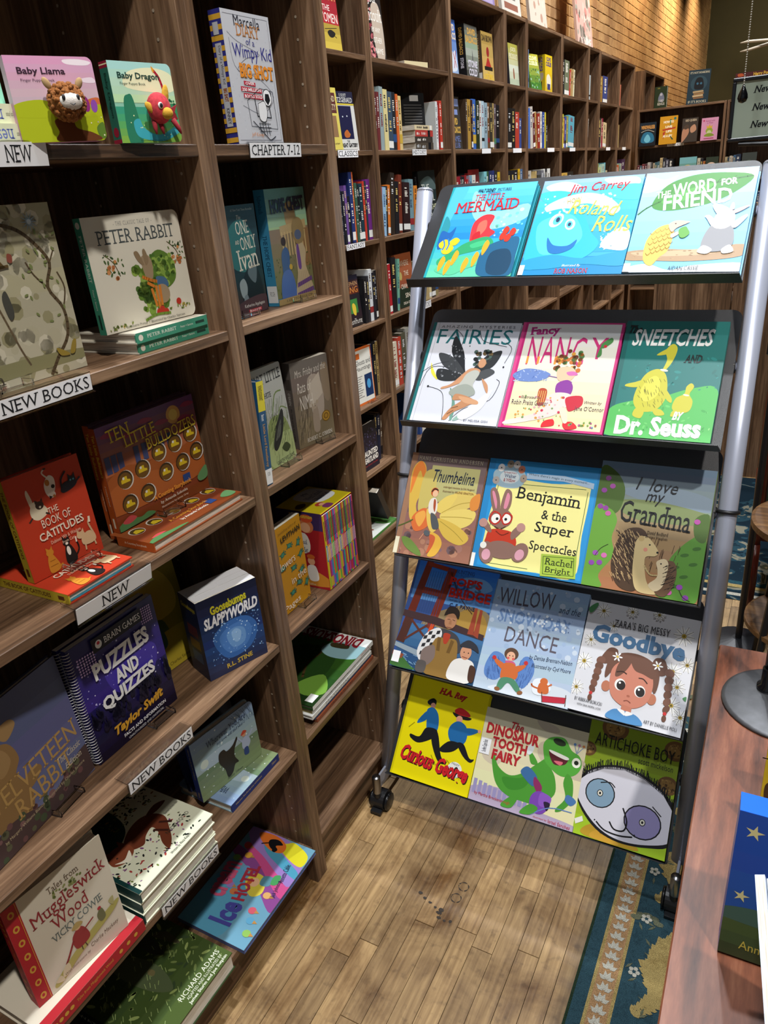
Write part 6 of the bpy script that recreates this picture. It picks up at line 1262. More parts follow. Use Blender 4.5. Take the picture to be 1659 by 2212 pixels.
# --- bottom shelf
def a_ice(a):
    a.bg('6A9CB4').s('5AA0C0', 0, 0, 40, 0, 60, 30, 30, 60, 0, 60)
    for c, q in (('8A4A8E', (34, 99, 46, 70, 60, 40, 70, 0, 78, 0, 70, 40, 58, 70, 50, 99)), ('C8508A', (48, 99, 58, 70, 70, 40, 78, 10, 84, 12, 76, 44, 66, 76, 62, 99)), ('9A7CC0', (60, 99, 66, 76, 76, 44, 84, 14, 99, 0, 99, 60, 84, 90, 80, 99)), ('4E9AB8', (76, 60, 82, 40, 90, 30, 88, 50, 80, 80, 74, 99, 68, 99)), ('D8D02C', (80, 96, 84, 70, 92, 50, 96, 60, 99, 70, 92, 96)), ('D8702C', (84, 46, 90, 24, 97, 16, 99, 40, 94, 60, 86, 62))): a.s(c, *q)
    a.s('15161A', 86, 44, 90, 36, 94, 36, 96, 46, 93, 56, 90, 48, 86, 54).e('15161A', 86, 50, 2.4).l('15161A', 1.2, 90, 36, 87, 28).s('D8C84A', 40, 62, 50, 44, 60, 50, 58, 66, 46, 74).e('E8B890', 52, 56, 4.2).e('C8642C', 51, 50, 3.6, 2).s('5A8A9A', 52, 64, 60, 62, 62, 74, 54, 76).s('4A9A5C', 56, 76, 64, 74, 66, 82, 58, 84)
    for u, v, c in ((38, 40, 'C87A4A'), (42, 30, '9A7CC0'), (60, 34, '6A9CC8'), (46, 82, 'D8A86A'), (30, 78, 'C85A6A'), (22, 84, '5A9ABC'), (12, 90, '8AB85C'), (72, 24, 'D8A040'), (80, 14, 'C8503C'), (66, 12, '7AA85C')): a.e(c, u, v, 3, 3.6).p('B8884A', u - 1.6, v + 4, u + 1.6, v + 4, u, v + 10)
    a.t('Ice', '4A4A9C', 10, 34, 30, 66, 'B', 4).t('cream', 'C85A7C', 28, 8, 62, 30, 'B', 10).t('HOTEL', 'A83444', 32, 38, 66, 56, 'B', 12).t('Jack Johnston', '2A3050', 46, 84, 62, 91, '', 12).t('Annette Cable', '2A3050', 60, 80, 78, 87, '', 12)
a = Art(0.285, 0.190, 0.35); a_ice(a)
book('picture_book', 'colourful picture book titled Ice Cream Hotel lying flat on the bottom shelf', flat_x(0.020, 0.746, Z6 + 0.0125), 0.285, 0.190, 0.012, '4A5A8A', G1, a, gloss=0.35)
def a_water(a):
    a.grad('2A3A1E', '48582C', 6).scat(['5A6A38', '6E7E48', '34442A', '8A9A5A'], 120, 0, 0, 100, 80, 2, 5, 58, .35).s('4E5A3C', 40, 10, 56, 20, 60, 50, 50, 74, 40, 60, 36, 30).s('34382A', 70, 0, 78, 20, 72, 44, 66, 30).s('4A4A34', 80, 20, 90, 30, 86, 50).hatch('93A568', .5, 90, 0, 0, 98, 96, 3, -4, 59).s('6A6240', 50, 44, 54, 42, 55, 48, 51, 50)
    a.t('RICHARD ADAMS', 'DCE0CC', 44, 84, 96, 89, '').t('ADAPTED AND ILLUSTRATED BY', 'DCE0CC', 48, 90.5, 94, 93.4, '').t('James Sturm and Joe Sutphin', 'DCE0CC', 46, 94.6, 96, 98.6, 'b')
w, h, t = 0.225, 0.235, 0.046; a = Art(w, h, 0.4); a_water(a)
book('hardcover_book', 'thick dark green book lying flat on the bottom shelf front', flat_x(0.020, 0.490, Z6 + 0.0465), w, h, t, '2A3A1E', G1, a, Art(t, h, .5).bg('14160F').t('WATERSHIP DOWN', 'C8CCB8', 34, 8, 62, 92, '', -90), True)
book('picture_book', 'grey-blue book flat in the dark corner of the bottom shelf', flat_x(-0.010, 0.262, Z6 + 0.0205), 0.21, 0.22, 0.020, '4A5262', G1)

# ------------------------------------------------------------------ narrow bookcase
def a_wimpy(a):
    a.bg('B9BAC0').scat(['A8AAB2', 'C4C6CC'], 150, 2, 2, 98, 98, .6, 1.2, 60, .6)
    for q in ((4, 3, 96, 3), (96, 3, 96, 97), (96, 97, 4, 97)): a.l('5A5A64', .5, *q, sm=False)
    a.l('6A6A76', .6, 8, 16, 26, 22, 70, 30, 40, 34, 20, 44, 60, 48, 90, 62, 60, 76, 20, 70).l('6A6A76', .6, 10, 20, 14, 40, 40, 46, 94, 40)
    a.t('Marcella', '2A2A34', 24, 3, 78, 11, '', -1).t('DIARY', 'B0743E', 26, 9, 76, 18, 's', -1).t('of a', '34347A', 44, 19, 62, 24, '', -4).t('Wimpy Kid', '2E2E7C', 14, 24, 96, 37, '', -1).t('BIG SHOT', '5A3410', 23.4, 38.4, 95.4, 49.4, 'sB', -1).t('BIG SHOT', 'D8862C', 23, 38, 95, 49, 'sB', -1)
    a.p('B02438', 28, 51, 52, 52, 52, 55, 28, 54).p('B02438', 20, 55.4, 64, 56.6, 64, 60, 20, 59).p('B02438', 24, 60.4, 66, 61.6, 66, 65, 24, 64).t('OVER', 'F0E8E8', 31, 51.8, 50, 54, 'b').t('250 MILLION', 'F0E8E8', 22, 56.4, 62, 59, 'b').t('BOOKS SOLD', 'F0E8E8', 26, 61.4, 64, 64, 'b')
    a.l('2A2A30', .7, 30, 66, 32, 86, 90, 88, 88, 58, 60, 56, close=True, sm=False).l('16161A', 1.4, 46, 64, 48, 78, 78, 79, 76, 68, sm=False)
    a.e('16161A', 74, 63, 10, 11).e('E4E4E6', 74, 63, 9, 10).p('16161A', 70, 60, 78, 60, 80, 65, 74, 69, 68, 65).p('16161A', 82, 56, 84, 60, 82, 62)
    a.s('DADADC', 52, 68, 66, 66, 70, 74, 64, 82, 52, 80).l('2A2A30', .8, 52, 68, 66, 66, 70, 74, 64, 82, 52, 80, close=True)
    for k in range(4): a.l('26262C', .9, 50 + k * 6, 83, 52 + k * 6, 93)
    for k in range(3): a.l('26262C', .9, 48, 84 + k * 3, 74, 84 + k * 3)
    a.l('26262C', 1.4, 36, 82, 62, 94, 70, 97, 82, 94).t('Jeff Kinney', 'C07A3A', 28, 91, 56, 95, 'i', -1)
w, h, t = 0.128, 0.202, 0.026; a = Art(w, h, 0.5); a_wimpy(a)
sp = Art(t, h, 0.45).bg('2C2C74')
for k in range(13): sp.r('C0922E', 0, 3.4 + k * 7.6, 100, 7.2 + k * 7.6)
sp.r('A8A8AC', 24, 9, 70, 18).r('A8A8AC', 22, 24, 74, 86).t('Diary of a Wimpy Kid', '26263A', 38, 26, 66, 54, '', -90).t('BIG SHOT', '8A4A1E', 36, 57, 68, 67, 'B', -90).t('KINNEY', '26263A', 38, 72, 64, 84, '', -90)
book('hardcover_book', 'grey book titled Diary of a Wimpy Kid Big Shot, blue striped spine', stand(-0.004, 1.160, Z1 + .0005, 2.2, 0.5), w, h, t, 'B9BAC0', G1, a, sp, True, spine_hex='2C2C74')
def a_ivan(a):
    a.grad('1C4046', '14282E', 6, 0, 60).grad('183036', '3A2A30', 5, 60, 100).s('2C6A6A', 30, 20, 70, 14, 90, 40, 60, 60, 20, 50).s('0E1A20', 44, 99, 40, 76, 56, 60, 76, 56, 90, 64, 94, 90, 80, 99).s('5A6A72', 60, 62, 74, 52, 84, 58, 76, 72).s('8A9AA0', 36, 70, 48, 66, 54, 74, 48, 84, 38, 82).s('6E7E86', 42, 84, 52, 82, 54, 97, 42, 99).s('4A343A', 30, 88, 96, 84, 96, 99, 28, 99)
    a.t('#1 New York Times Bestseller', 'B8C4C0', 40, 3.4, 94, 5.6, 's').t('The', 'D0D0C4', 52, 9, 62, 13, 'i').t('ONE', 'DCDACC', 46, 14, 78, 26, 's', 3).t('AND', 'DCDACC', 40, 31, 50, 34.5, 's').t('ONLY', 'DCDACC', 52, 28, 92, 40, 's', 4).t('Ivan', 'DCDACC', 40, 39, 92, 58, 's', 4).t('Katherine Applegate', 'D8D8D4', 40, 90, 92, 94, '').r('B8283C', 48, 95.4, 82, 98.4).t('SCHOLASTIC', 'F0E4E4', 52, 96, 80, 97.8, 'b')
a = Art(0.125, 0.203, 0.35); a_ivan(a)
book('paperback', 'dark teal paperback titled The One and Only Ivan', stand(-0.070, 1.139, Z2 + .0005, 0, 0.5), 0.125, 0.203, 0.020, '16323A', G1, a, None, False, gloss=0.35)
easel('clear easel under the dark teal paperback', -0.066, 1.175, Z2 + .0005, 0, 0.05)
def a_hope(a):
    a.grad('6E9C90', '9CB88C', 5, 0, 40).r('7A6A4C', 0, 34, 100, 94).grad('86745A', '6A7048', 5, 34, 94).e('A88A5A', 56, 16, 12, 7).s('A88E64', 44, 18, 68, 18, 66, 34, 46, 34).p('B09A6E', 26, 32, 94, 28, 94, 36, 26, 40).r('8A6A48', 76, 36, 99, 70)
    for k in range(9): a.r('C0A878', 28 + k * 7.4, 37, 31 + k * 7.4, 58)
    a.scat(['5E6A3C', '4E5A34', '7E7A4A'], 60, 2, 56, 98, 92, 1, 2.4, 61, .6)
    a.s('3A5A8C', 22, 56, 34, 50, 42, 56, 40, 70, 46, 97, 14, 97, 20, 74).e('2A1E1A', 31, 45, 6).s('4A6AAC', 18, 74, 42, 72, 48, 96, 12, 97).e('C0A040', 42, 68, 4)
    a.s('B8A888', 60, 52, 76, 48, 86, 56, 82, 70, 96, 95, 50, 97, 58, 74).s('6A4A8A', 62, 52, 68, 50, 70, 70, 62, 70).s('8E7A54', 56, 34, 66, 26, 82, 28, 88, 40, 80, 48, 62, 48).e('55627E', 70, 41, 9, 7).p('5E3E7E', 54, 84, 94, 80, 95, 84, 53, 88).p('5E3E7E', 51, 93, 96, 90, 97, 94, 50, 97)
    for k in range(8): a.l('9A8A70', .5, 58 + k * 4.6, 74, 54 + k * 5.6, 96, sm=False)
    a.r('A08A5C', 0, 94.6, 100, 100).t('KARIN SCHWABACH', '3A2E1E', 20, 96, 88, 98.6, 'w').t('HOPE CHEST', '24263E', 8, 8, 94, 20, 'sB', 2)
w, h, t = 0.144, 0.226, 0.026; a = Art(w, h, 0.3); a_hope(a)
sp = Art(t, h, 0.35).bg('3A86AC').t('Schwabach', '16304A', 30, 5, 66, 20, 's', -90).t('THE HOPE CHEST', '16304A', 32, 38, 70, 74, 's', -90).r('D8DCDE', 6, 82, 100, 97).t('FIC SCH', '2A2A2E', 30, 87, 74, 91, '')
book('hardcover_book', 'tall library book titled Hope Chest with sky blue spine', stand(-0.064, 1.294, Z2 + .0005, -0.8, 0.4), w, h, t, '3A86AC', G1, a, sp, True, spine_hex='3A86AC', gloss=0.3)
easel('clear easel under the tall Hope Chest book', -0.060, 1.370, Z2 + .0005, 0, 0.055)
def a_stuart(a):
    a.bg('B4B8B4').s('8A9A60', 40, 60, 60, 50, 90, 58, 97, 99, 30, 99).s('A8B880', 36, 76, 96, 70, 97, 99, 36, 99).hatch('5E7040', .7, 70, 34, 40, 96, 98, 4, -10, 62).l('7A9058', 2.4, 56, 52, 72, 30, 90, 28).l('7A9058', 2, 66, 60, 80, 44, 97, 48)
    a.s('2A2C2A', 46, 78, 60, 62, 82, 46, 84, 56, 70, 74, 52, 84).s('5A5E58', 54, 74, 66, 62, 76, 56, 68, 70).hatch('1E201E', .7, 50, 46, 50, 82, 82, 6, -5, 63).s('3E4A2C', 66, 84, 78, 80, 88, 86, 76, 90).t('STUART LITTLE', '23262A', 4, 6, 96, 16, 's', 2).t('E. B. WHITE', '2A2E30', 20, 25, 64, 30, 's').t('GARTH WILLIAMS', '23262A', 46, 94, 94, 98, 's', 2)
a = Art(0.135, 0.215, 0.5); a_stuart(a)
book('paperback', 'pale grey-green paperback titled Stuart Little', stand(-0.054, 1.137, Z3 + .0005, 0, 4), 0.135, 0.215, 0.012, 'B4B8B4', G1, a, None, False, 0.006)
easel('clear easel under the Stuart Little paperback', -0.050, 1.23, Z3 + .0005, 0, 0.05)
sp = Art(0.022, 0.212, 0.45).bg('214C70').r('C8BC30', 0, 0, 100, 28).t('THE FRANCES HODGSON BURNETT', '4A4414', 24, 4, 76, 18, 'b', -90).t('Burnett', 'E0E4E6', 30, 31, 70, 37, 's', -90).t('Little Lord Fauntleroy', 'C8964A', 28, 40, 70, 82, 's', -90).r('DADCDC', 0, 84, 100, 99).t('J FIC BUR', '2A2A2E', 30, 87, 74, 92, '')
book('hardcover_book', 'blue spine titled Little Lord Fauntleroy beside the pillar', pose((-0.008, 1.1165, Z3 + .0005), (-1, 0, 0), (0, 0.07, 1)), 0.145, 0.212, 0.022, '214C70', G1, None, sp, True, spine_hex='214C70')
def a_fris(a):
    a.grad('6E6862', '7A6A54', 6).s('A89C90', 40, 26, 66, 20, 80, 40, 74, 70, 50, 72).p('BEB4A6', 44, 30, 74, 18, 78, 44, 46, 56).s('8A7A66', 78, 16, 97, 12, 97, 52, 82, 50).s('9A8C7C', 48, 60, 58, 56, 62, 68, 60, 86, 46, 86, 44, 72).e('A89A88', 51, 56, 7, 6).e('A89A88', 43, 54, 4).e('A89A88', 60, 52, 4).e('1E1814', 54, 56, .9).hatch('4E463C', .6, 40, 4, 54, 34, 96, 5, -14, 64).hatch('B8A88C', .4, 30, 4, 60, 40, 96, 6, -12, 65)
    a.e('7A5A1E', 80, 72, 12, 11).e('B08A34', 80, 72, 9.5, 9).e('7A5A1E', 80, 72, 7, 6.4).e('A07C2C', 80, 72, 4)
    a.t('Mrs. Frisby and the', 'CFC9C0', 10, 9, 92, 20, 'i', 2).t('Rats of', 'D8D2C8', 12, 24, 50, 36, 'i', 2).t('NIMH', 'D8D2C8', 16, 40, 50, 56, '', 2).t("ROBERT C. O'BRIEN", 'DCD6CA', 22, 90, 92, 95, 's', 1)
w, h, t = 0.119, 0.198, 0.024; a = Art(w, h, 0.35); a_fris(a)
sp = Art(t, h, 0.4).bg('6A625C').t("O'BRIEN", 'C8C2B8', 34, 34, 66, 48, '', -90).t('Mrs. Frisby and the Rats of NIMH', '2A2622', 34, 52, 66, 92, 'i', -90).r('4A443E', 14, 18, 86, 30)
book('paperback', 'brown paperback titled Mrs. Frisby and the Rats of NIMH', stand(-0.072, 1.311, Z3 + .0005, 11.7, 0.3), w, h, t, '6E6862', G1, a, sp, False, gloss=0.35)
easel('clear easel under the brown Mrs. Frisby paperback', -0.058, 1.385, Z3 + .0005, 10, 0.045)
def a_lev(a):
    a.bg('C8901E')
    for u, v, r_ in ((42, 32, 20), (62, 27, -10), (86, 30, 70), (88, 44, 40), (64, 54, 0), (84, 62, 30), (52, 80, 10), (72, 74, -20), (92, 80, 60), (34, 46, 0)):
        a.e('2C6E5C', u, v, 6, 4.4, r_).e('4A9078', u, v, 4, 2.8, r_)
        for q in (35, 145, 215, 325): a.e('2C6E5C', u + 7 * math.cos(R(q + r_)), v - 3.6 * math.sin(R(q + r_)), 2.6, 1.2, q + r_, 8)
        a.e('2C6E5C', u + 8 * math.cos(R(r_)), v - 5 * math.sin(R(r_)), 1.8, 1.6, 0, 8)
    a.t('LEVITHAN', '23281E', 40, 11, 94, 17, 'b', 3).t('bestselling author of', '4A3A14', 36, 5, 86, 7.6, '', 2).t('Flowers', 'EFE8DA', 22, 38, 70, 47, '', 3).t('in the', 'EFE8DA', 52, 62, 94, 70, '', 3).t('Pages', 'EFE8DA', 24, 88, 68, 97, '', 3)
a = Art(0.14, 0.215, 0.45); a_lev(a)
book('paperback', 'mustard yellow paperback with green turtles, by Levithan', stand(-0.053, 1.112, Z4 + .0005, 0, 1), 0.14, 0.215, 0.020, '6FA8AC', G1, a, None, False)
easel('clear easel under the mustard turtle paperback', -0.050, 1.215, Z4 + .0005, 0, 0.045)

# boxed set with its row of thin books
bx = thing('slipcase', 'red and yellow cardboard slipcase titled My Weird School', 'box', loc=(-0.018, 1.284, Z4 + 0.0005))
W_, D_, H_ = 0.140, 0.130, 0.203
MB().box(-D_, 0, 0, 0.0015, 0, H_).box(-D_, 0, W_ - 0.0015, W_, 0, H_).box(-D_, 0, 0.0015, W_ - 0.0015, 0, 0.0015).box(-D_, 0, 0.0015, W_ - 0.0015, H_ - 0.0015, H_).box(-D_, -D_ + 0.0015, 0.0015, W_ - 0.0015, 0.0015, H_ - 0.0015).obj('case', ink('A82428', 0.4), bx)
a = Art(D_, H_, 0.4).bg('A02028').r('3A2A5A', 0, 0, 100, 22).p('3A2A5A', 0, 60, 40, 64, 60, 80, 0, 90).s('C8842C', 0, 84, 50, 74, 99, 84, 99, 96, 0, 97).s('E0DCD0', 10, 34, 60, 28, 64, 52, 12, 56).e('C8784A', 64, 18, 16, 14).e('E0A880', 62, 20, 11, 10).e('C8502C', 66, 8, 14, 8).s('E8E4DC', 56, 72, 74, 70, 78, 88, 58, 90).e('E0A880', 66, 64, 8).e('C8642C', 66, 58, 9, 5).s('A84A6A', 24, 68, 40, 66, 42, 86, 26, 86).e('E0A880', 32, 62, 7)
a.t('My Weird School', '2E4668', 14, 36, 62, 44, 's').t('21-Book Box Set', '2E4668', 16, 46, 62, 53, 's').t('Dan Gutman', 'D8B83C', 30, 3, 80, 8, 'b').t('Pictures by Jim Paillot', 'E0D0B0', 10, 94, 70, 97.6, '')
a.build(bx, lambda x, z, d: (-D_ + x, -d, z))
a = Art(W_, D_, 0.4).bg('C8B820').s('4A2A1E', 6, 40, 20, 34, 30, 44, 20, 52, 8, 50).s('D8DCE0', 40, 10, 92, 12, 90, 70, 44, 66).e('A83A2C', 36, 72, 9, 7).e('D8A080', 38, 76, 6, 5).s('7A3A6A', 30, 82, 46, 82, 46, 96, 30, 96).t('My', '3A5A8A', 56, 14, 72, 26, 's').t('Weird School', '3A5A8A', 44, 30, 88, 44, 's').t('21-Book Box Set', '3A5A8A', 46, 48, 86, 60, 's')
a.build(bx, lambda x, z, d: (-z, x, H_ + d))
rd = random.Random(9)
pal = ['C8B020', 'A82C54', '8A4AA0', '2C8CAC', 'C8642C', '5CA83C', 'B8283C', '3A6CB0', 'C84A8A', '9AB02C', 'D0902C', '6A3A8A', '2C9C8C', 'B83A2C', 'C0A82C', '7A2C5A', '3CA05C', 'C8803C', 'A8408C', 'BCA01E', '26448C', 'C03C6C']
n = 22; bw = (W_ - 0.004) / n
for k in range(n):
    c = pal[k]; c2 = pal[(k * 7 + 3) % n]; c3 = pal[(k * 5 + 9) % n]
    sp = Art(bw - 0.0004, 0.196, 0.45).bg(c).r(c2, 0, 40, 100, 62).r(c3, 0, 84, 100, 97).r('1E1A2A', 28, 8, 70, 34).r('EDE6D0', 34, 42, 64, 60)
    book('paperback', f'thin {cname(c)} paperback, {ordn(k)} from the open front edge of the slipcase', pose((-0.0165, 1.284 + 0.002 + (k + 1) * bw - 0.0002, Z4 + 0.0024), (-1, 0, 0), (0, 0, 1)), 0.125, 0.196, bw - 0.0004, c, 'thin paperbacks in the slipcase', None, sp, False)

# flat pile on the narrow bookcase
cols = [('8A4A30', 0.010, 'orange-brown'), ('2C6AA8', 0.009, 'blue'), ('C8C8C4', 0.011, 'white-spined'), ('7A7040', 0.010, 'olive')]
z = Z5 + 0.0006
for k, (c, t, nm) in enumerate(cols):
    w_, h_ = (0.215, 0.285) if k < 2 else (0.225, 0.295)
    sp = Art(t, h_, 0.5).bg('D2D2CE' if k in (2, 3) else c).t(['STRANGE PLACES', 'EUROPE', 'NATIONAL', 'CHINA'][k], '23232A' if k < 2 else '7A7A80', 26, 20, 76, 60, 's', -90)
    book('picture_book', f'{nm} large picture book in the flat pile below the slipcase', flat_s(-0.010 - 0.004 * (k % 2), 1.436 - 0.004 * (k % 3), z + t), w_, h_, t, c, 'flat pile of large picture books', None, sp, True); z += t + 0.0006
a = Art(0.225, 0.300, 0.35).grad('1E3818', '3A6A24', 8).s('24421A', 20, 30, 60, 22, 90, 40, 80, 70, 30, 74).s('4E7A2C', 50, 0, 99, 4, 99, 40, 70, 34).s('6E9A3C', 0, 20, 20, 10, 40, 20, 20, 40).l('4A3A20', 3, 40, 30, 50, 50, 46, 66, 54, 80).l('4A3A20', 2, 50, 50, 70, 44, 80, 60).s('8AB0B8', 0, 70, 30, 64, 50, 72, 40, 86, 0, 88).s('3A3420', 20, 80, 40, 78, 44, 84, 24, 86).r('E4E6E4', 0, 88, 100, 100).r('E4E6E4', 4, 4, 14, 14).t('DINOSAURS', '8E1E2C', 10, 84, 90, 99, 'Bs')
sp = Art(0.012, 0.30, 0.5).bg('DEDEDC').t('DINOSAURS', '8E1E2C', 26, 78, 76, 94, 's', -90)
book('picture_book', 'green dinosaur picture book on top of the flat pile', flat_s(-0.010, 1.440, z + 0.0125), 0.225, 0.300, 0.012, '24421A', 'flat pile of large picture books', a, sp, True)
# ------------------------------------------------------------------ books on the wall bookcases
SHELFN = {('C', 2): 'the Fantasy shelf', ('C', 3): 'the shelf under Fantasy', ('C', 4): 'the shelf with the ghost book', ('C', 5): 'the shelf with the haunted book', ('C', 6): 'the lowest shelf by the narrow bookcase',
          ('D', 1): 'the History shelf', ('D', 2): 'the shelf below History', ('D', 3): 'the crawdads shelf', ('D', 4): 'the shelf behind the rack post',
          ('E', 1): 'the shelf with the Daniel Club book', ('E', 2): 'the Clive Cussler shelf', ('E', 3): 'the wide shelf above the second rack tier',
          ('F', 1): 'the labelled narrow shelf', ('F', 2): 'the narrow shelf below the label', ('F', 3): 'the narrow shelf above the second rack tier',
          ('G', 1): 'the shelf under the yellow paperback', ('G', 2): 'the second shelf under the yellow paperback', ('G', 3): 'the third shelf under the yellow paperback',
          ('H', 1): 'the shelf under the grey-green volume', ('H', 2): 'the second shelf under the grey-green volume', ('H', 3): 'the third shelf under the grey-green volume',
          ('J', 1): 'the second-last wall shelf', ('J', 2): 'the lower second-last wall shelf', ('K', 1): 'the last wall shelf', ('K', 2): 'the lower last wall shelf', ('I', 1): 'the narrowest labelled shelf', ('I', 2): 'the lower narrowest shelf',
          ('G', 0): 'the yellow paperback shelf', ('H', 0): 'the grey-green volume shelf', ('I', 0): 'the narrowest upper shelf', ('J', 0): 'the second-last upper shelf', ('K', 0): 'the last upper shelf', ('F', 0): 'the narrow upper shelf', ('E', 0): 'the three-novel shelf', ('Y', 2): 'the young adult lower shelf', ('Z', 2): 'the shelf behind the hanging board'}
brd = random.Random(77); USED = set()
def uniq(lb):
    b = lb; k = 2
    while lb in USED: lb = b + f', {ordn(k - 1)} such one'; k += 1
    USED.add(lb); return lb
def spine_art(t, h, c, seed):
    rd = random.Random(seed); a = Art(t, h, 0.45).bg(c)
    lum = sum(int(c[i:i + 2], 16) for i in (0, 2, 4)) / 3
    ink_ = rd.choice(['E0DCD0', 'D8C070', 'C8CCD0', 'E8E4DC'] if lum < 120 else ['23242A', '7A1E24', '26385A', '3A2A1C'])
    k = rd.random()
    v = rd.uniform(6, 14)
    for _ in range(rd.choice((2, 2, 3))):          # illegible title strokes down the spine
        L = rd.uniform(12, 30)
        if v + L > 88: break
        n = int(L / 3.2); u0 = rd.uniform(24, 34)
        for q in range(n):
            if rd.random() < 0.14: continue
            a.r(ink_, u0, v + q * 3.2, u0 + rd.uniform(30, 44), v + q * 3.2 + rd.uniform(1.4, 2.4))
        v += L + rd.uniform(4, 10)
    if k < 0.28: a.r('DCDCD8', 2, 84, 98, 96)
    elif k < 0.5: a.r(rd.choice(['8A2A2C', '2A4A7A', 'C0A040', '15161A', '4A7A5A']), 0, rd.uniform(68, 78), 100, rd.uniform(82, 90))
    return a
def row_of(bay, row, spec, y=None, lean=0.0, x=-0.722, org=None, first=0, gp=None):
    """spec: list of (hex, thickness mm, height mm[, lean])"""
    z = zC[row] + 0.0004 if org is None else org
    y0, y1 = BAYS[bay] if bay in BAYS else (0, 99)
    yy = (y if y is not None else y0 + 0.004); pv = None
    for i, it in enumerate(spec):
        c, t, h = it[0], it[1] / 1000 * (1.15 if bay == 'C' else 1.7), it[2] / 1000; ln = R(it[3] if len(it) > 3 else lean)
        if pv: yy += max(0.0, min(pv[1], h) * (math.tan(pv[0]) - math.tan(ln)))
        pv = (ln, h); step = t / math.cos(ln) + 0.0006
        if yy + step + h * math.sin(max(ln, 0)) > y1: break
        B = (x - brd.uniform(0, 0.006), yy + step, z)
        d = min(0.24, h * 0.68)
        lb = uniq(f'{cname(c)} book spine, {ordn(min(i + first, 24))} from left on {SHELFN.get((bay, row), "a wall shelf")}')
        o = book('book', lb, pose(B, (-1, 0, 0), (0, math.sin(ln), math.cos(ln))), d, h, t, c, gp or 'spine-out books on the wall bookcases', None, spine_art(t, h, c, int(yy * 9999) + i), brd.random() < 0.6)
        yy += step
    return yy
def facing(nm, label, y, z, w, h, t, c, art=None, a=0.0, tl=4.0, x=-0.735, spine=None, sh=None):
    return book(nm, label, stand(x, y, z + 0.0004, a, tl), w, h, t, c, 'face-out books on the wall bookcases', art, spine, True, spine_hex=sh)
r1, r0, r2, r3, r4, r5, r6 = zC[1], zC[0], zC[2], zC[3], zC[4], zC[5], zC[6]

# bay C
a = Art(0.15, 0.23, .5).grad('8A1E2A', 'A82A30', 4, 0, 62).grad('A8923A', 'C8B04A', 3, 62, 100).t('KRISTIN', 'E0B070', 10, 4, 90, 13, '').t('HANNAH', 'E0B070', 6, 17, 94, 29, '').t('THE', 'F0E4DC', 30, 36, 64, 44, '').t('WOMEN', 'F0E4DC', 8, 47, 94, 60, '').s('23201E', 40, 74, 56, 70, 76, 74, 64, 80, 48, 80).l('23201E', 1.2, 30, 70, 86, 66).l('23201E', 1.5, 64, 76, 80, 80)
facing('hardcover_book', 'red and yellow hardcover titled The Women beside the pillar', 2.658, r0, 0.15, 0.23, 0.025, '8A1E2A', a)
a = Art(0.13, 0.215, .5).bg('CDBE5C').r('5A2E2C', 8, 8, 92, 40).r('8A6A4A', 14, 44, 86, 78).e('C8A080', 50, 56, 12, 16).s('6A4A34', 36, 50, 50, 42, 64, 50, 60, 54, 40, 54).t('SENSE AND', 'D8CCA8', 16, 13, 88, 22, 's').t('SENSIBILITY', 'D8CCA8', 12, 26, 90, 35, 's').t('Jane Austen', '5A4A2A', 30, 86, 86, 91, 'i')
facing('paperback', 'yellow paperback titled Sense and Sensibility on the Classics shelf', 2.604, r1, 0.13, 0.215, 0.018, 'CDBE5C', a, 4)
a = Art(0.128, 0.206, .5).bg('C8C8C4').r('23233A', 0, 0, 100, 20).r('1C1C3E', 14, 24, 82, 80).e('C89A3C', 50, 72, 14, 6).s('B0602C', 34, 70, 50, 64, 62, 72, 56, 77, 38, 77).e('C8D0D8', 36, 42, 3, 2).e('C8D0D8', 58, 41, 3, 2).t('F. SCOTT', 'E4E4E0', 32, 3.6, 66, 8.6, 's').t('FITZGERALD', 'E4E4E0', 6, 10, 94, 18, 's').t('THE', '16161A', 42, 82, 56, 86, 's').t('GREAT GATSBY', '16161A', 6, 87, 95, 94, 'B').r('C8B43C', 0, 20, 100, 22.6)
facing('paperback', 'white and navy paperback titled The Great Gatsby by Fitzgerald', 2.722, r1, 0.128, 0.206, 0.016, 'C8C8C4', a, 6)
row_of('C', 2, [('1C2436', 13, 200), ('23242A', 14, 196), ('6A4A8E', 15, 216), ('1E1E22', 20, 176), ('26346A', 22, 262), ('C8602C', 11, 262), ('3A5A48', 16, 222), ('1E2226', 17, 214), ('1C3844', 24, 218), ('B83A2C', 13, 226), ('22343C', 12, 226), ('6A2A7C', 30, 232)], 2.664, 0.8)
a = Art(0.108, 0.205, .45).grad('2A2A3A', '5A2A1E', 4, 0, 36).grad('241E24', '2A2226', 4, 36, 100).r('3A7A3C', 16, 46, 78, 74).s('D0B43C', 40, 58, 52, 54, 64, 62, 60, 78, 44, 74).t('STEPHEN', 'C89A6A', 10, 12, 92, 20, '').t('KING', 'C8803C', 8, 22, 92, 34, '').t('THE', 'E8E4DC', 44, 84, 56, 87, '').t('INSTITUTE', 'E8E4DC', 8, 88, 94, 95, '')
facing('paperback', 'dark paperback titled The Institute by Stephen King', 2.662, r3, 0.108, 0.205, 0.026, '23202A', a, 4)
row_of('C', 3, [('1C1C20', 22, 184), ('2A2A30', 16, 190), ('C8CCD0', 26, 214), ('23232A', 18, 200), ('1A1A1E', 22, 204)], 2.785, 1.5, first=1)
a = Art(0.15, 0.245, .5).bg('C86428').r('D8D8D0', 4, 3, 96, 96).r('C86428', 6, 8, 40, 18).r('16305A', 54, 48, 94, 88).e('4A9AD0', 74, 66, 10, 14).t('Ghosts and', '23232A', 16, 20, 92, 29, '').t('Hauntings', '23232A', 16, 31, 92, 41, '')
for k in range(10): a.r('8A8A88', 10, 48 + k * 4, 44 - k % 3 * 6, 49.4 + k * 4)
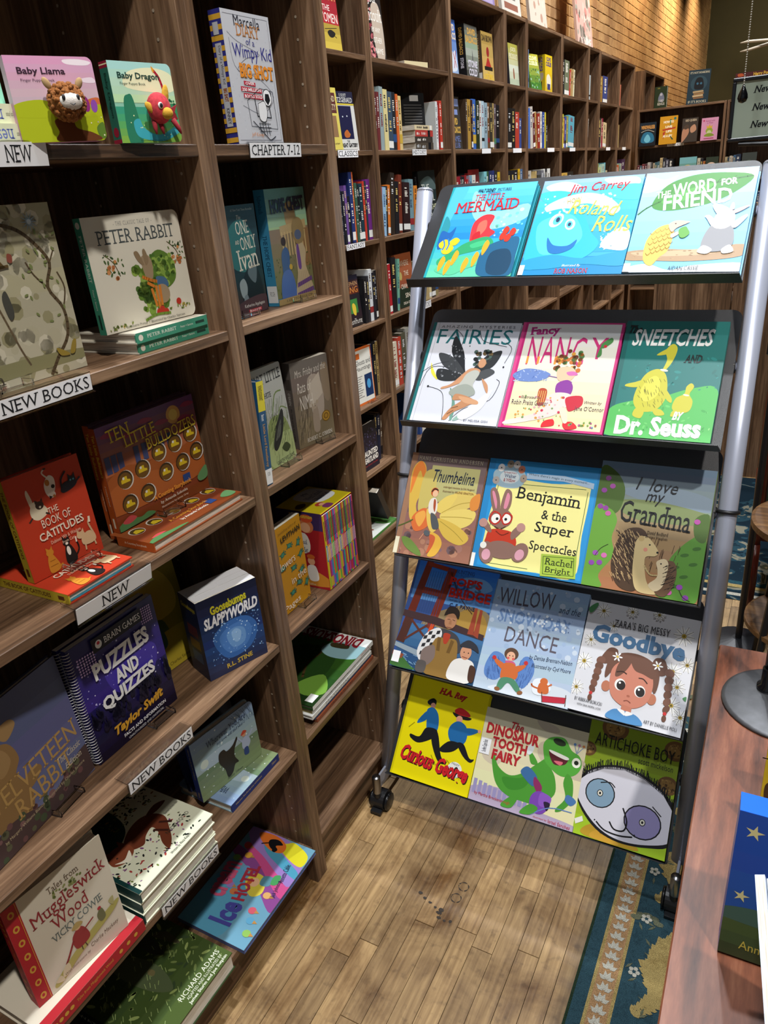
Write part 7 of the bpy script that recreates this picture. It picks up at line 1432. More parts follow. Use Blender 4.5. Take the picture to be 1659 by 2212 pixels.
facing('paperback', 'white and orange paperback titled Ghosts and Hauntings', 2.664, r4, 0.15, 0.245, 0.014, 'C86428', a, 4, 2)
easel('clear easel under the orange ghost paperback', -0.730, 2.775, r4 + .0004, 0, 0.05)
row_of('C', 4, [('26305A', 30, 236), ('1E2026', 22, 246), ('A8905C', 18, 240)], 2.824, 1.5, first=1, x=-0.75)
a = Art(0.15, 0.215, .5).grad('17161E', '241F2C', 4).scat(['3A3650', '4A4668', '2A2838'], 60, 10, 10, 90, 60, 1, 4, 66).t('HAUNTED', 'E0DCD4', 6, 58, 96, 70, 'sB').t('HEARTLAND', 'E0DCD4', 6, 72, 96, 84, 'sB').t('True Ghost Stories', 'A82A2C', 10, 87, 90, 91, 'i')
facing('paperback', 'dark paperback titled Haunted Heartland', 2.660, r5, 0.15, 0.210, 0.03, '17161E', a, 2, 2)
row_of('C', 5, [('1C2234', 22, 226, 4), ('1E2438', 20, 224, 5), ('5A4A3C', 15, 205, 6)], 2.815, first=1, x=-0.75)
row_of('C', 6, [], 2.6)
o = book('hardcover_book', 'white and green picture book lying on the lowest wall shelf', flat_s(-0.715, 2.90, r6 + 0.0135), 0.22, 0.30, 0.013, 'C8CCC4', 'books on the lowest wall shelf', Art(.22, .3, .5).bg('C8CCC4').s('4A7A3C', 0, 80, 30, 70, 99, 84, 99, 99, 0, 99).scat(['5A3A34', '2A2A2C', '8A5A4A'], 14, 20, 20, 80, 60, 3, 7, 67), Art(.013, .3, .5).bg('4A8A3C'))
o = book('binder_book', 'black closed album leaning on the lowest wall shelf', pose((-0.722, 2.86, r6 + 0.05), Vector((-1, 0, 0.0)), Vector((0.0, -0.45, 0.89))), 0.18, 0.19, 0.034, '1A1B1E', 'books on the lowest wall shelf', None, None, True)
book('hardcover_book', 'pale ruled board leaning at the back of the lowest wall shelf', stand(-0.90, 2.55, r6 + 0.0004, 0, 8), 0.34, 0.26, 0.012, 'A8A488', 'books on the lowest wall shelf')
shelf_label('CLASSICS', 'CLASSICS label on the wall bookcase', -0.701, 2.645, 2.796, r1, 0.028)
shelf_label('FANTASY', 'FANTASY label on the wall bookcase', -0.701, 2.643, 2.790, r2, 0.024)

# bay D
a = Art(0.155, 0.25, .5).bg('26201E').scat(['A84A54', '8A3A44', 'C87A7A', '3A4A34', '4A2A2C'], 70, 4, 2, 40, 98, 2, 7, 68).s('B8A898', 40, 30, 80, 20, 97, 50, 90, 97, 50, 97).scat(['C86A72', 'D88A8A'], 26, 6, 66, 40, 96, 2, 6, 69).t('Jodi', 'E8E4DC', 30, 8, 72, 24, 's').t('Picoult', 'E8E4DC', 10, 28, 94, 46, 's').t('BY ANY', 'F0ECE4', 34, 54, 80, 61, '').t('OTHER', 'F0ECE4', 38, 68, 84, 76, '').t('NAME', 'F0ECE4', 42, 83, 84, 91, '')
facing('hardcover_book', 'black floral hardcover by Jodi Picoult on the upper wall shelf', 3.012, r0, 0.155, 0.25, 0.03, '26201E', a)
book('paperback', 'cream paperback lying flat on the upper wall shelf', pose((-0.745, 3.59, r0 + 0.033), (-1, 0.2, 0), (-0.2, -1, 0)), 0.11, 0.175, 0.032, 'CFC29A', 'face-out books on the wall bookcases', None, None, False)
row_of('D', 1, [('A8B4B4', 11, 226, 3), ('5A2A2C', 12, 216, 3), ('6A2E30', 12, 216, 3), ('8A9A9C', 18, 236, 3), ('CFC28A', 22, 228, 2), ('3A4A5A', 26, 222, 2), ('22262C', 18, 222, 1.5), ('C8602C', 12, 216, 1), ('CDB47A', 16, 210, 1)], 2.980)
a = Art(0.16, 0.24, .5).bg('17181B').r('B8B8B8', 40, 4, 76, 14)
for k in range(12): a.r('5A5A5C', 14, 20 + k * 5, 88, 21.4 + k * 5)
facing('hardcover_book', 'black hardcover with its back towards the aisle on the History shelf', 3.40, r1, 0.16, 0.215, 0.022, '17181B', a, 18, 2, -0.80)
row_of('D', 1, [('C8CCCC', 14, 205), ('8A2A34', 12, 205), ('B83A2C', 16, 210)], 3.60, first=9)
zz = r1 + 0.0006
for k, (c, t, nm) in enumerate((('4A4238', 0.030, 'bottom dark brown'), ('3A342E', 0.024, 'second dark grey'), ('A83A34', 0.026, 'third red'), ('CDBE9A', 0.020, 'top cream'))):
    book('paperback', f'{nm} paperback in the flat pile on the History shelf', pose((-0.716, 3.548 - 0.006 * (k % 2), zz + t), (-1, 0, 0), (0, -1, 0)), 0.115, 0.19, t, c, 'flat pile on the History shelf', None, spine_art(t, 0.19, c, 300 + k), False); zz += t + 0.0005
row_of('D', 2, [('B8322C', 8, 198, 6), ('8CB0D0', 18, 196, 6), ('2A2A2C', 12, 200, 6), ('C8702C', 14, 204, 6), ('2E2620', 22, 250, 6), ('1C1C20', 22, 214, 5), ('6A2E20', 20, 240, 5), ('2A1A1C', 40, 206, 4), ('6A8A94', 28, 218, 3), ('C87A2C', 20, 190, 2)], 2.985)
a = Art(0.165, 0.25, .45).grad('1E2426', '23302C', 4).s('4A5A5A', 10, 20, 60, 10, 97, 24, 97, 34, 40, 30).t('THE', 'C8CCC4', 14, 24, 60, 36, '').t('GIRL', 'C8CCC4', 30, 42, 90, 54, '').t('ON THE', 'D8DCB4', 30, 60, 94, 70, '').t('TRAIN', 'D8DCD4', 20, 74, 96, 84, '').t('PAULA HAWKINS', 'B8BCB4', 34, 90, 94, 94, '')
facing('hardcover_book', 'dark hardcover titled The Girl on the Train behind the rack post', 3.432, r2, 0.165, 0.25, 0.028, '1E2426', a, 4, 3, -0.74, Art(.028, .25, .5).bg('17191E').t('FICTION', '8A8E94', 36, 10, 64, 34, '', -90), '17191E')
row_of('D', 3, [('CDC8B8', 16, 212), ('A8222C', 14, 214), ('1A1A1E', 26, 236, 2), ('6AA08C', 12, 226, 7)], 2.985)
a = Art(0.155, 0.235, .5).grad('A05A38', '8A4A30', 4, 0, 66).s('1E2A1E', 0, 70, 30, 60, 60, 66, 97, 58, 97, 99, 0, 99).e('A89A5A', 24, 40, 9, 12).t('WHERE', 'D8C8B0', 24, 12, 80, 22, '').t('THE', 'D8C8B0', 46, 32, 74, 41, '').t('CRAWDADS', 'E4D8C4', 20, 56, 94, 65, '').t('SING', 'E4D8C4', 40, 74, 84, 83, '').t('DELIA OWENS', 'E4D8C4', 24, 90, 90, 95, '')
facing('hardcover_book', 'rust brown hardcover titled Where the Crawdads Sing', 3.135, r3, 0.155, 0.238, 0.026, 'A05A38', a, 2, 4, -0.735)
row_of('D', 3, [('B8A878', 20, 180), ('A89468', 24, 182), ('C8B88C', 18, 176), ('3A342E', 26, 178), ('8A7A54', 22, 180)], 3.36, first=4)
shelf_label('HISTORY', 'HISTORY label on the wall bookcase', -0.701, 3.285, 3.431, r1, 0.026)
shelf_label('MYSTORY', 'STORY label half hidden behind the rack post', -0.701, 3.285, 3.396, r3, 0.034)
row_of('D', 4, [('C8C0AC', 30, 210), ('A83A2C', 24, 224), ('4A4A3C', 26, 236), ('8A8A84', 34, 250), ('4A5A3C', 26, 240), ('C8C4B8', 30, 232)], 3.0)
row_of('D', 5, [('2A4A8A', 14, 215), ('D0CCC0', 22, 220), ('3A3A34', 20, 222), ('6A7A5A', 30, 228)], 3.24)
book('paperback', 'tan travel paperback titled London behind the rack post', stand(-0.735, 3.30, r5 + 0.0004, 10, 6), 0.13, 0.2, 0.016, '8A7A5A', 'face-out books on the wall bookcases', Art(.13, .2, .5).bg('8A7A5A').r('23262A', 6, 10, 94, 40).t('LONDON', 'E4E0D4', 8, 46, 94, 62, 'b'), None, False) if False else None

# bay E
def novel(label, y, w, h, c, l1, l2, ca, cb, deco, t=0.035, a=0.0, z=r0, spine_c=None):
    ar = Art(w, h, .42); ar.bg(c); deco(ar)
    ar.t(l1, ca, 10, 5, 90, 18, 'B'); ar.t(l2, cb, 6, 20, 94, 34, 'B')
    return ar
ar = Art(0.13, 0.235, .42).grad('3E62A8', '8AA0C8', 5).s('C8D0DC', 20, 60, 40, 50, 60, 60, 80, 56, 90, 90, 20, 92).l('A82430', 4, 60, 60, 86, 86).l('A82430', 4, 86, 56, 62, 88).t('DAVID', 'D8C8B0', 22, 8, 90, 20, 'B').t('BALDACCI', 'D8C8B0', 8, 23, 96, 36, 'B')
facing('hardcover_book', 'blue hardcover by David Baldacci, first of the three facing novels', 3.806, r0, 0.13, 0.235, 0.04, '3E62A8', ar)
ar = Art(0.17, 0.235, .42).grad('5A5A54', '8A9A84', 4, 0, 44).grad('9AA494', '4A4A44', 4, 44, 100).p('5A5A5A', 48, 66, 53, 44, 58, 66).t('DAVID', 'C89A4A', 22, 6, 86, 18, 'B').t('BALDACCI', 'C89A4A', 6, 20, 96, 34, 'B').t('STONE', 'C8C4D0', 14, 66, 88, 80, 'sB').t('COLD', 'C8C4D0', 18, 82, 84, 96, 'sB')
facing('hardcover_book', 'grey hardcover titled Stone Cold with black spine', 4.046, r0, 0.17, 0.235, 0.045, '5A5A54', ar, 0, 3, -0.735, Art(.045, .235, .45).bg('17171A').t('DAVID BALDACCI', 'C89A4A', 28, 6, 70, 56, 'B', -90).t('STONE', 'C8C4D0', 30, 62, 70, 82, 'B', -90), '17171A')
ar = Art(0.17, 0.228, .42).grad('A88A4A', 'C8A860', 4).p('A8302A', 20, 78, 46, 52, 56, 52, 88, 78).e('8E2A2A', 52, 40, 12, 14).r('23201A', 18, 70, 88, 78).t('DAN BROWN', '3A2E1E', 6, 6, 94, 20, 'B').t('THE', 'D8B43C', 42, 80, 58, 84, 'B').t('LOST SYMBOL', 'D8B43C', 14, 85, 92, 97, 'B')
facing('hardcover_book', 'tan hardcover by Dan Brown with red key shape', 4.272, r0, 0.17, 0.228, 0.05, 'A88A4A', ar, 0, 3, -0.735, Art(.05, .228, .45).bg('4A3A2A').r('C8C8C4', 8, 84, 92, 97).t('DAN BROWN', 'A88A5A', 30, 6, 70, 60, 'B', -90), '4A3A2A')
ar = Art(0.135, 0.24, .42).bg('3A3632').r('8A9ACC', 10, 4, 92, 18).r('7A8ABC', 26, 24, 80, 34).t('DAVID', 'C8A04A', 6, 40, 74, 53, 'sB').t('BALDACCI', 'C8A04A', 4, 56, 96, 69, 'sB').t('CAMEL', '6A7AB0', 8, 74, 90, 85, 's').t('CLUB', '6A7AB0', 10, 87, 80, 97, 's')
facing('hardcover_book', 'charcoal hardcover by David Baldacci at the shelf end, titled Camel Club', 3.818, r1, 0.135, 0.238, 0.03, '3A3632', ar)
row_of('E', 1, [('4A3A2C', 12, 232), ('A8843C', 26, 232), ('3A2420', 12, 230), ('3A62B0', 30, 236), ('26301E', 26, 230), ('C8C8C4', 22, 232), ('A8C0CC', 22, 232), ('8AA0AC', 26, 226), ('6A4A2E', 22, 228), ('3A342A', 24, 228), ('A8905A', 16, 228), ('5A4A4E', 18, 226), ('17171A', 32, 222), ('1C1B1A', 22, 222)], 3.985, 0.5, first=1)
ar = Art(0.16, 0.24, .42).grad('7A1E1E', 'A83A2A', 4).t('CLIVE', 'E8E4DC', 14, 26, 88, 44, 'B').t('CUSSLER', 'E8E4DC', 8, 52, 94, 70, 'B')
row_of('E', 2, [('8A1E2A', 46, 212), ('23232A', 14, 214), ('1E1E22', 24, 210), ('8A2024', 18, 216), ('A82A2C', 10, 196), ('8A7A8A', 10, 210), ('6A9AB0', 22, 212), ('C8C8C0', 30, 214)], 3.795, first=0)
facing('hardcover_book', 'red hardcover by Clive Cussler just above the rack top', 4.040, r2, 0.16, 0.225, 0.02, '7A1E1E', ar, 0, 3)
row_of('E', 2, [('7ABCC4', 26, 226), ('3A5A3A', 24, 226), ('26305A', 26, 228), ('2A346A', 26, 228), ('2A2A2A', 26, 226), ('C8A82C', 24, 218), ('4A6A7A', 22, 222)], 4.215, first=9)
row_of('E', 3, [('1E1E22', 22, 196), ('2A2A2C', 30, 190), ('D0CCC4', 26, 220), ('A82A2C', 20, 216), ('1A1A1E', 26, 218), ('C8C8C4', 26, 225), ('C8A02C', 30, 210), ('A82430', 26, 212), ('D0D0CC', 24, 232), ('1C1C20', 24, 230), ('23232A', 30, 236), ('17171A', 34, 234), ('3A2A2A', 30, 228), ('1E1E22', 30, 230), ('2A2A2E', 30, 226), ('8A2A2C', 26, 222), ('1C1C22', 30, 226)], None, 0.5)
for i_, (bb, ya, yb, lb) in enumerate((('E', 4.135, 4.268, 'small label below the row of thick novels'), ('F', 4.640, 4.795, 'small label on the narrow wall bookcase'), ('G', 5.330, 5.490, 'small label under the yellow paperback column'), ('H', 5.878, 6.03, 'small label under the grey-green volume column'), ('J', 7.02, 7.17, 'small label on the second-last wall bookcase'), ('K', 7.66, 7.81, 'small label on the last wall bookcase'))):
    shelf_label('', lb, -0.701, ya, yb, r1, 0.026)
# F
ar = Art(0.17, 0.215, .42).grad('A8A04A', 'B8B890', 4, 0, 50).grad('C8CCB8', 'A8B49A', 3, 50, 100).s('8A5A44', 40, 62, 50, 58, 54, 80, 42, 82).t('JODI', 'E8E4C8', 24, 8, 78, 20, 's').t('PICOULT', 'E8E4C8', 8, 23, 94, 35, 's')
facing('hardcover_book', 'pale green hardcover by Jodi Picoult on the narrow upper shelf', 4.70, r0, 0.155, 0.215, 0.04, 'B0AC70', ar, 0, 4, -0.735, Art(.04, .215, .45).bg('23242C').t('JODI PICOULT', 'A8A8AC', 30, 6, 70, 60, 's', -90), '23242C')
row_of('F', 0, [('C8784A', 12, 110, 5)], 4.575)
row_of('F', 1, [('A8946C', 34, 216), ('1C1A1A', 40, 214), ('1E1C1C', 40, 214), ('A83A2C', 44, 198), ('3A4A8A', 24, 166)], None, 0.3)
row_of('F', 2, [('4A5A6A', 30, 210), ('1E1E22', 30, 218), ('1C1C20', 40, 220), ('1A1A1E', 40, 222), ('C8A020', 22, 226), ('4A6A94', 26, 224)])
row_of('F', 3, [('2A4A4A', 40, 220), ('8A9A9C', 40, 214), ('6A8A9C', 40, 220), ('3A6A9C', 30, 218), ('2C5A8A', 30, 210)])
# G
facing('paperback', 'green jungle paperback leaning beside the yellow one', 5.10, r0, 0.15, 0.20, 0.03, '5A7A3A', Art(.15, .2, .42).grad('B0A83C', '3A6A2C', 5).t('CLIVE', 'E8E4B0', 12, 6, 88, 18, 'B').t('CUSSLER', 'E8E4B0', 8, 20, 92, 32, 'B').scat(['2A4A2A', '6A9A3C', '8AB0A0'], 40, 4, 40, 96, 96, 2, 5, 70), 8, 10)
row_of('G', 0, [('5A7AA0', 34, 205), ], 4.945)
facing('paperback', 'thick yellow paperback turned to show its spine', 5.385, r0, 0.16, 0.215, 0.06, 'CDB41E', Art(.16, .215, .42).grad('D8BC1E', 'C8A82A', 4).s('D8D4C0', 20, 60, 50, 50, 80, 64, 70, 90, 30, 88).t('CLIVE', '3A2E7A', 20, 6, 80, 16, 'B').t('CUSSLER', '3A2E7A', 12, 18, 88, 30, 'B').r('3A3A6A', 30, 76, 70, 92), 0, 1, -0.735, Art(.06, .215, .42).bg('CDB41E').t('CLIVE CUSSLER', '3A2E7A', 26, 6, 74, 44, 'B', -90).s('B8A890', 20, 50, 80, 48, 70, 66, 24, 66).r('4A3A2A', 34, 70, 66, 94), 'CDB41E')
row_of('G', 1, [('3A62B0', 60, 226), ('B8B0A8', 30, 236, -4), ('5A1E1E', 24, 200, -8), ('A8804A', 18, 210, -9), ('8A2A1E', 34, 202, -4), ('C8C4BC', 24, 216), ('2C448C', 26, 214), ('C8B834', 18, 214), ('3A3A3C', 16, 140)])
row_of('G', 2, [('C8C4B4', 18, 210), ('A8A49C', 60, 210), ('26386A', 46, 160), ('B8A06A', 16, 205), ('B83A6A', 22, 150), ('3A3A34', 34, 180), ('6A6A72', 34, 206), ('C8C8C4', 24, 214), ('26262A', 22, 214), ('D0D0CC', 40, 214), ('3A3A3A', 20, 150)])
row_of('G', 3, [('1E2A3A', 22, 220), ('C8A02C', 18, 216), ('3A5A9A', 22, 226), ('2A6AA8', 20, 224), ('D0D0CC', 26, 220), ('1E1E22', 24, 216), ('B8322C', 20, 214), ('C8C4BC', 24, 216), ('8A3A34', 26, 206), ('3A4A5A', 24, 218), ('A8A49C', 26, 222), ('26365A', 26, 224), ('C8BC9C', 26, 210)], None, 0.4)
# H..K
row_of('H', 0, [('A8905A', 26, 150, 6), ('1E2022', 34, 215, 1), ('6A7058', 70, 216, 1), ('B84A3A', 14, 165, 5), ('A88A5A', 34, 170, 6), ('C8C4A4', 22, 172, 7)])
row_of('H', 1, [('26462C', 40, 200), ('C8B83C', 22, 216), ('A8784A', 16, 190), ('3A4A9A', 22, 200, 2), ('8A8A4A', 28, 205, 3), ('5AA0B4', 90, 208, 3)])
row_of('H', 2, [('B8806A', 16, 150), ('A82430', 26, 190), ('C8A04A', 90, 176), ('2A241E', 100, 180), ('6A5A44', 40, 150)])
row_of('H', 3, [('5A7A6A', 60, 215), ('6AA08C', 50, 210), ('B83A34', 20, 214), ('4A7AA8', 22, 216), ('A8A49C', 26, 220), ('C8A86A', 24, 216, 3)])
row_of('I', 0, [('A8B4B8', 70, 170, 1)], 6.41)
row_of('I', 1, [('B8B4AC', 40, 205, 5)], 6.41)
row_of('I', 2, [('B8A88A', 36, 150, 5)], 6.41)
row_of('J', 0, [('C8A83C', 24, 190), ('8A6A34', 80, 188), ('3A447C', 90, 194)])
row_of('J', 1, [('26386A', 24, 160), ('1E1E22', 60, 220), ('C8B08A', 20, 216), ('8A1E3A', 24, 220), ('C8B48A', 70, 188, 3)])
row_of('J', 2, [('A8B04A', 70, 220), ('B8BC8C', 60, 190), ('A8C4B4', 60, 214), ('6AB0C0', 30, 222), ('B8AC8A', 40, 160)])
row_of('K', 0, [('B8A08A', 24, 160, 3), ('B86A54', 60, 168, 4)])
row_of('K', 1, [('4A4A34', 20, 180), ('A8905C', 60, 184)])
row_of('K', 2, [('B83A4A', 22, 200), ('B85A2C', 90, 196), ('8AA08C', 40, 206), ('C8C0A8', 30, 204), ('4A2E4A', 80, 240)])
for bb in 'IJK': row_of(bb, 3, [(brd.choice(['C8C4BC', '26365A', '8A3A34', 'A8905C', '3A4A3C', 'C8B88C']), brd.randint(20, 34), brd.randint(190, 228)) for _ in range(5)], None, 0.5)

# boards standing on top of the wall bookcases
def board(label, y, w, h, c, art, x=-0.80):
    t = thing('cover_board', label, 'poster', 'cover boards on the wall bookcases', mat=stand(x, y, 2.4215, 0, 7))
    MB().box(0, w, 0, 0.018, 0, h).obj('panel', ink(c, 0.6), t); art.build(t); return t
board('lilac poster board cut off by the top of the frame', 4.30, 0.36, 0.55, '8A7AA8', Art(.36, .55, .6).bg('8A7AA8').r('A89AC0', 8, 70, 92, 90))
board('white poster board with a brown bar, above the narrow bookcase', 4.78, 0.34, 0.55, 'C8C4BC', Art(.34, .55, .6).bg('C8C4BC').r('8A5A4A', 14, 82, 84, 88).t('DIE', '6A6660', 36, 68, 74, 78, 's'))
board('cream poster board with pale floral print', 5.30, 0.36, 0.55, 'C4B8AC', Art(.36, .55, .6).bg('C4B8AC').scat(['B49C8C', 'D4C8BC', 'A88878', 'CDBFB0'], 60, 4, 4, 96, 96, 3, 9, 71))
board('pink floral poster board in front of the bright bricks', 6.44, 0.46, 0.62, 'B89C94', Art(.46, .62, .6).bg('B89C94').scat(['C87A74', 'D8A8A0', '8A8A80', '6A6A60', 'C8B8B0'], 70, 4, 4, 96, 96, 3, 9, 72).t('NAME', 'E4DCD8', 40, 84, 88, 93, 's'))

# young adult shelves across the corner (facing the camera)
def ya(label, x, z, w, h, c, art, y=8.115, tl=4):
    return book('hardcover_book', label, pose((x, y, z + 0.0005), (1, 0, 0), (0, math.sin(R(tl)), math.cos(R(tl)))), w, h, 0.02, c, 'books on the young adult bookcase', art)
ya('dark blue book titled Windwalker on the young adult shelf', -0.640, 1.742, 0.145, 0.20, '17222C', Art(.145, .2, .5).grad('1A2430', '15181E', 3).s('2A6A8A', 14, 84, 20, 50, 50, 40, 84, 52, 88, 84).s('6AB0C8', 30, 70, 50, 50, 70, 70, 60, 84, 40, 84).l('B8B0A0', 3, 10, 40, 50, 32, 90, 42).t('WINDWALKER', 'C8904A', 8, 12, 94, 28, 'B'))
ya('mustard book titled How to Live on the young adult shelf', -0.462, 1.742, 0.155, 0.235, 'C08A1E', Art(.155, .235, .5).bg('C08A1E').p('A83A24', 16, 46, 94, 40, 90, 46, 20, 52).p('2A6A4A', 56, 12, 66, 12, 62, 40).p('A83A24', 20, 58, 36, 52, 24, 84).p('2A4A3A', 44, 56, 84, 84, 76, 86).t('HOW TO', 'F0E8D0', 22, 16, 80, 25, 'B').t('LIVE', 'F0E8D0', 34, 34, 72, 42, 'B').t('LIFE', 'F0E8D0', 38, 50, 72, 58, 'B').t('AS A SPY', 'F0E8D0', 22, 66, 76, 75, 'B').e('2A6A6A', 86, 10, 7))
ya('brown book with two close faces on the young adult shelf', -0.262, 1.742, 0.135, 0.20, '3A2E28', Art(.135, .2, .5).bg('3A322C').s('A87A60', 4, 50, 30, 36, 46, 50, 40, 70, 10, 97, 2, 97).s('B08468', 54, 40, 80, 28, 92, 50, 70, 62, 56, 58).s('4A3A2E', 10, 36, 34, 26, 44, 40, 20, 46).t('RED QUEEN', 'A89A84', 20, 5, 90, 16, 'B'))
ya('pink book with a crowned frog on the young adult shelf', -0.095, 1.742, 0.140, 0.185, 'C48AA8', Art(.14, .185, .5).bg('C48AA8').e('8A9A34', 50, 58, 22, 18).e('B8BC8A', 50, 66, 14, 14).s('7A8A2C', 20, 80, 36, 70, 64, 70, 82, 80, 60, 84, 40, 84).p('C8A034', 34, 46, 32, 32, 42, 40, 50, 28, 58, 40, 68, 32, 66, 46).t('Sealed with', '8A2A5A', 24, 10, 80, 17, 'i').t('a Kiss', '8A2A5A', 34, 19, 70, 26, 'i').r('9A3A5A', 20, 90, 80, 94).star('B02A5A', 14, 12, 8))
def ya_row(x, z, spec, tagn):
    for i, (c, t, h) in enumerate(spec):
        t /= 1000; h /= 1000
        if c == '': x += t; continue
        lb = uniq(f'{cname(c)} book spine, {ordn(i)} from left on {tagn}')
        book('book', lb, pose((x + t, 8.125, z + 0.0005), (0, 1, 0), (0, 0, 1)), 0.14, h, t, c, 'books on the young adult bookcase', None, spine_art(t, h, c, 500 + i + int(x * 100)), False); x += t + 0.0005
ya_row(-0.645, 1.40, [('5A2428', 22, 180), ('3A5A6A', 20, 176), ('6A2E34', 24, 190), ('4A2A34', 26, 190), ('A8A4A0', 24, 200), ('', 26, 0), ('A89A84', 16, 190), ('3A5A64', 22, 195), ('4A6A74', 22, 200), ('B8A47A', 24, 230), ('2A2A30', 30, 226), ('5A5A6A', 22, 210), ('1E1C20', 40, 214)], 'the lower young adult shelf')
ya('teal picture-cover book on the lower young adult shelf', -0.262, 1.40, 0.15, 0.215, '5A7A6A', Art(.15, .215, .5).grad('6AA0A8', '4A6A4A', 4).s('B8A46A', 20, 40, 50, 30, 80, 40, 60, 50).s('3A5A34', 4, 60, 40, 54, 97, 66, 97, 97, 4, 97))
ya_row(-0.105, 1.40, [('B8B4A0', 26, 200), ('26262C', 24, 196), ('A8642C', 16, 170)], 'lower young adult shelf past teal')
ya('dark green book with cream oval on the lower young adult shelf', -0.030, 1.40, 0.105, 0.20, '2A3428', Art(.105, .2, .5).bg('2A3428').e('CDB4A0', 44, 34, 34, 22).e('8A8A3C', 74, 78, 18, 16))
ya_row(0.132, 1.40, [('A89874', 20, 190), ('2A3A4A', 16, 186), ('B8B0A0', 18, 196), ('A89A8A', 14, 190), ('3A5A7A', 20, 200), ('2A3448', 40, 205)], 'the shelf behind the hanging board')
ya('dark grey book on the shelf behind the hanging board', 0.275, 1.40, 0.12, 0.21, '34383A', Art(.12, .21, .5).bg('3A403C').s('5A6A5A', 20, 40, 60, 30, 80, 60, 40, 80).t('Silence', 'B8BCB8', 20, 60, 84, 70, 'i'))
for xx in (-0.655, 0.128):
    for z_ in (1.07,): ya_row(xx + 0.01, z_, [(brd.choice(['3A4A6A', '6A4A5A', '8A7A9A', '4A3A44', 'A89A8A', '34405A']), brd.randint(18, 26), brd.randint(190, 220)) for _ in range(16)], 'third young adult shelf' if xx < 0 else 'third shelf behind board')
t = thing('shelf_label', 'YOUNG ADULT label on the far cross shelves', 'label', 'clear shelf label holders', mat=pose((-0.385, 8.136, 1.722), (1, 0, 0), (0, 0, 1)))
MB().box(0, 0.148, -0.001, 0, 0, 0.026).obj('card', PAPER, t); Art(0.148, 0.026, .7).t('YOUNG ADULT', '1C1C20', 3, 12, 97, 86, 's').build(t, lambda x, z, d: (x, -0.001 - d, z))
# poster on top
t = thing('poster', "dark blue tin poster reading It's Not Hoarding If It's Books", 'poster', mat=pose((-0.250, 8.16, 2.0555), (1, 0, 0), (0.06, 0.05, 1)))
MB().box(0, 0.185, 0, 0.006, 0, 0.275).obj('panel', ink('1E323E', 0.5), t)
a = Art(0.185, 0.275, .5).bg('1E323E').e('2C4450', 50, 40, 38, 34).s('15191E', 30, 40, 40, 24, 62, 24, 72, 40, 70, 56, 34, 56).e('34607A', 44, 40, 5).e('34607A', 60, 40, 5)
for k, c in enumerate(('A8906A', '8A6A44', 'B8A07A', '7A5A3C')): a.p(c, 26 + k % 2 * 4, 62 + k * 6, 74 + k % 2 * 3, 60 + k * 6, 75 + k % 2 * 3, 65 + k * 6, 27 + k % 2 * 4, 67 + k * 6)
a.t("IT'S NOT HOARDING", 'C8C4AC', 6, 5, 94, 11, 's').t("IF IT'S BOOKS", 'C8C4AC', 8, 89, 92, 96, 's').build(t)
a = Art(0.11, 0.175, .5).bg('23301C').s('6A7084', 30, 60, 46, 30, 66, 34, 80, 60, 60, 74).e('A8A8B4', 52, 38, 10).t('THE', 'A89A44', 20, 5, 40, 11, 's').t('LORD', 'D8D4C8', 30, 62, 76, 72, 's').t('RINGS', 'D8D4C8', 26, 76, 84, 88, 's')
book('hardcover_book', 'dark green Lord of the Rings book standing on the corner bookcase', pose((-0.530, 8.155, 2.0555), (1, -0.05, 0), (0, 0.04, 1)), 0.11, 0.175, 0.03, '23301C', 'books on the young adult bookcase', a)
t = thing('box_set', 'dark red box printed Harry Potter above the hanging board', 'box', mat=pose((0.150, 8.16, 2.0555), (1, 0, 0), (0, 0, 1)))
MB().box(0, 0.42, 0, 0.14, 0, 0.20).obj('case', ink('4A1E22', 0.5), t)
Art(0.42, 0.20, .5).bg('4A2024').p('8A2A2C', 20, 0, 60, 0, 99, 30, 99, 0).s('A8502C', 4, 4, 12, 2, 16, 12, 6, 14).t('Harry Potter', 'C8A03C', 34, 3, 72, 20, 'B').build(t)

# ------------------------------------------------------------------ hanging board, pull chain
t = thing('sign_board', 'black framed board reading New New New on a stand behind the rack', 'sign', mat=pose((0.652, 2.6, 1.648), (1, 0, 0), (0, 0.02, 1)))
W_, H_ = 0.41, 0.163
f = MB(); 
f.bev(0, W_, -0.006, 0.010, 0, 0.010, 0.002); f.bev(0, W_, -0.006, 0.010, H_ - 0.010, H_, 0.002); f.bev(0, 0.010, -0.006, 0.010, 0.010, H_ - 0.010, 0.002); f.bev(W_ - 0.010, W_, -0.006, 0.010, 0.010, H_ - 0.010, 0.002)
f.obj('frame', solid('black_frame', '17181C', 0.35), t)
MB().box(0.010, W_ - 0.010, -0.001, 0.004, 0.010, H_ - 0.010).obj('face', ink('A4B09E', 0.35), t)
a = Art(W_, H_, .4)
for k in range(3): a.t('New', '141618', 13.5, 15 + k * 27, 25.5, 26 + k * 27, 'isb')
a.build(t, lambda x, z, d: (x, -0.001 - d, z))
MB().tube([(0.03, 0.004, -0.006), (0.12, 0.004, -0.012), (0.29, 0.004, -0.012), (0.38, 0.004, -0.006)], 0.007, 8).obj('bracket', solid('black_frame', '17181C', 0.35), t)
MB().tube([(0.205, 0.004, -0.012), (0.205, -0.028, -1.63)], 0.011, 12).obj('pole', solid('black_frame', '17181C', 0.35), t)
MB().lathe([(0.09, 0), (0.09, 0.008), (0.02, 0.018)], 24, (0.205, -0.028, -1.646)).obj('foot', solid('black_frame', '17181C', 0.35), t)
t = thing('pull_chain', 'bead pull chain ending in a black drop weight', 'chain', loc=(0.7055, 2.3, 1.739))
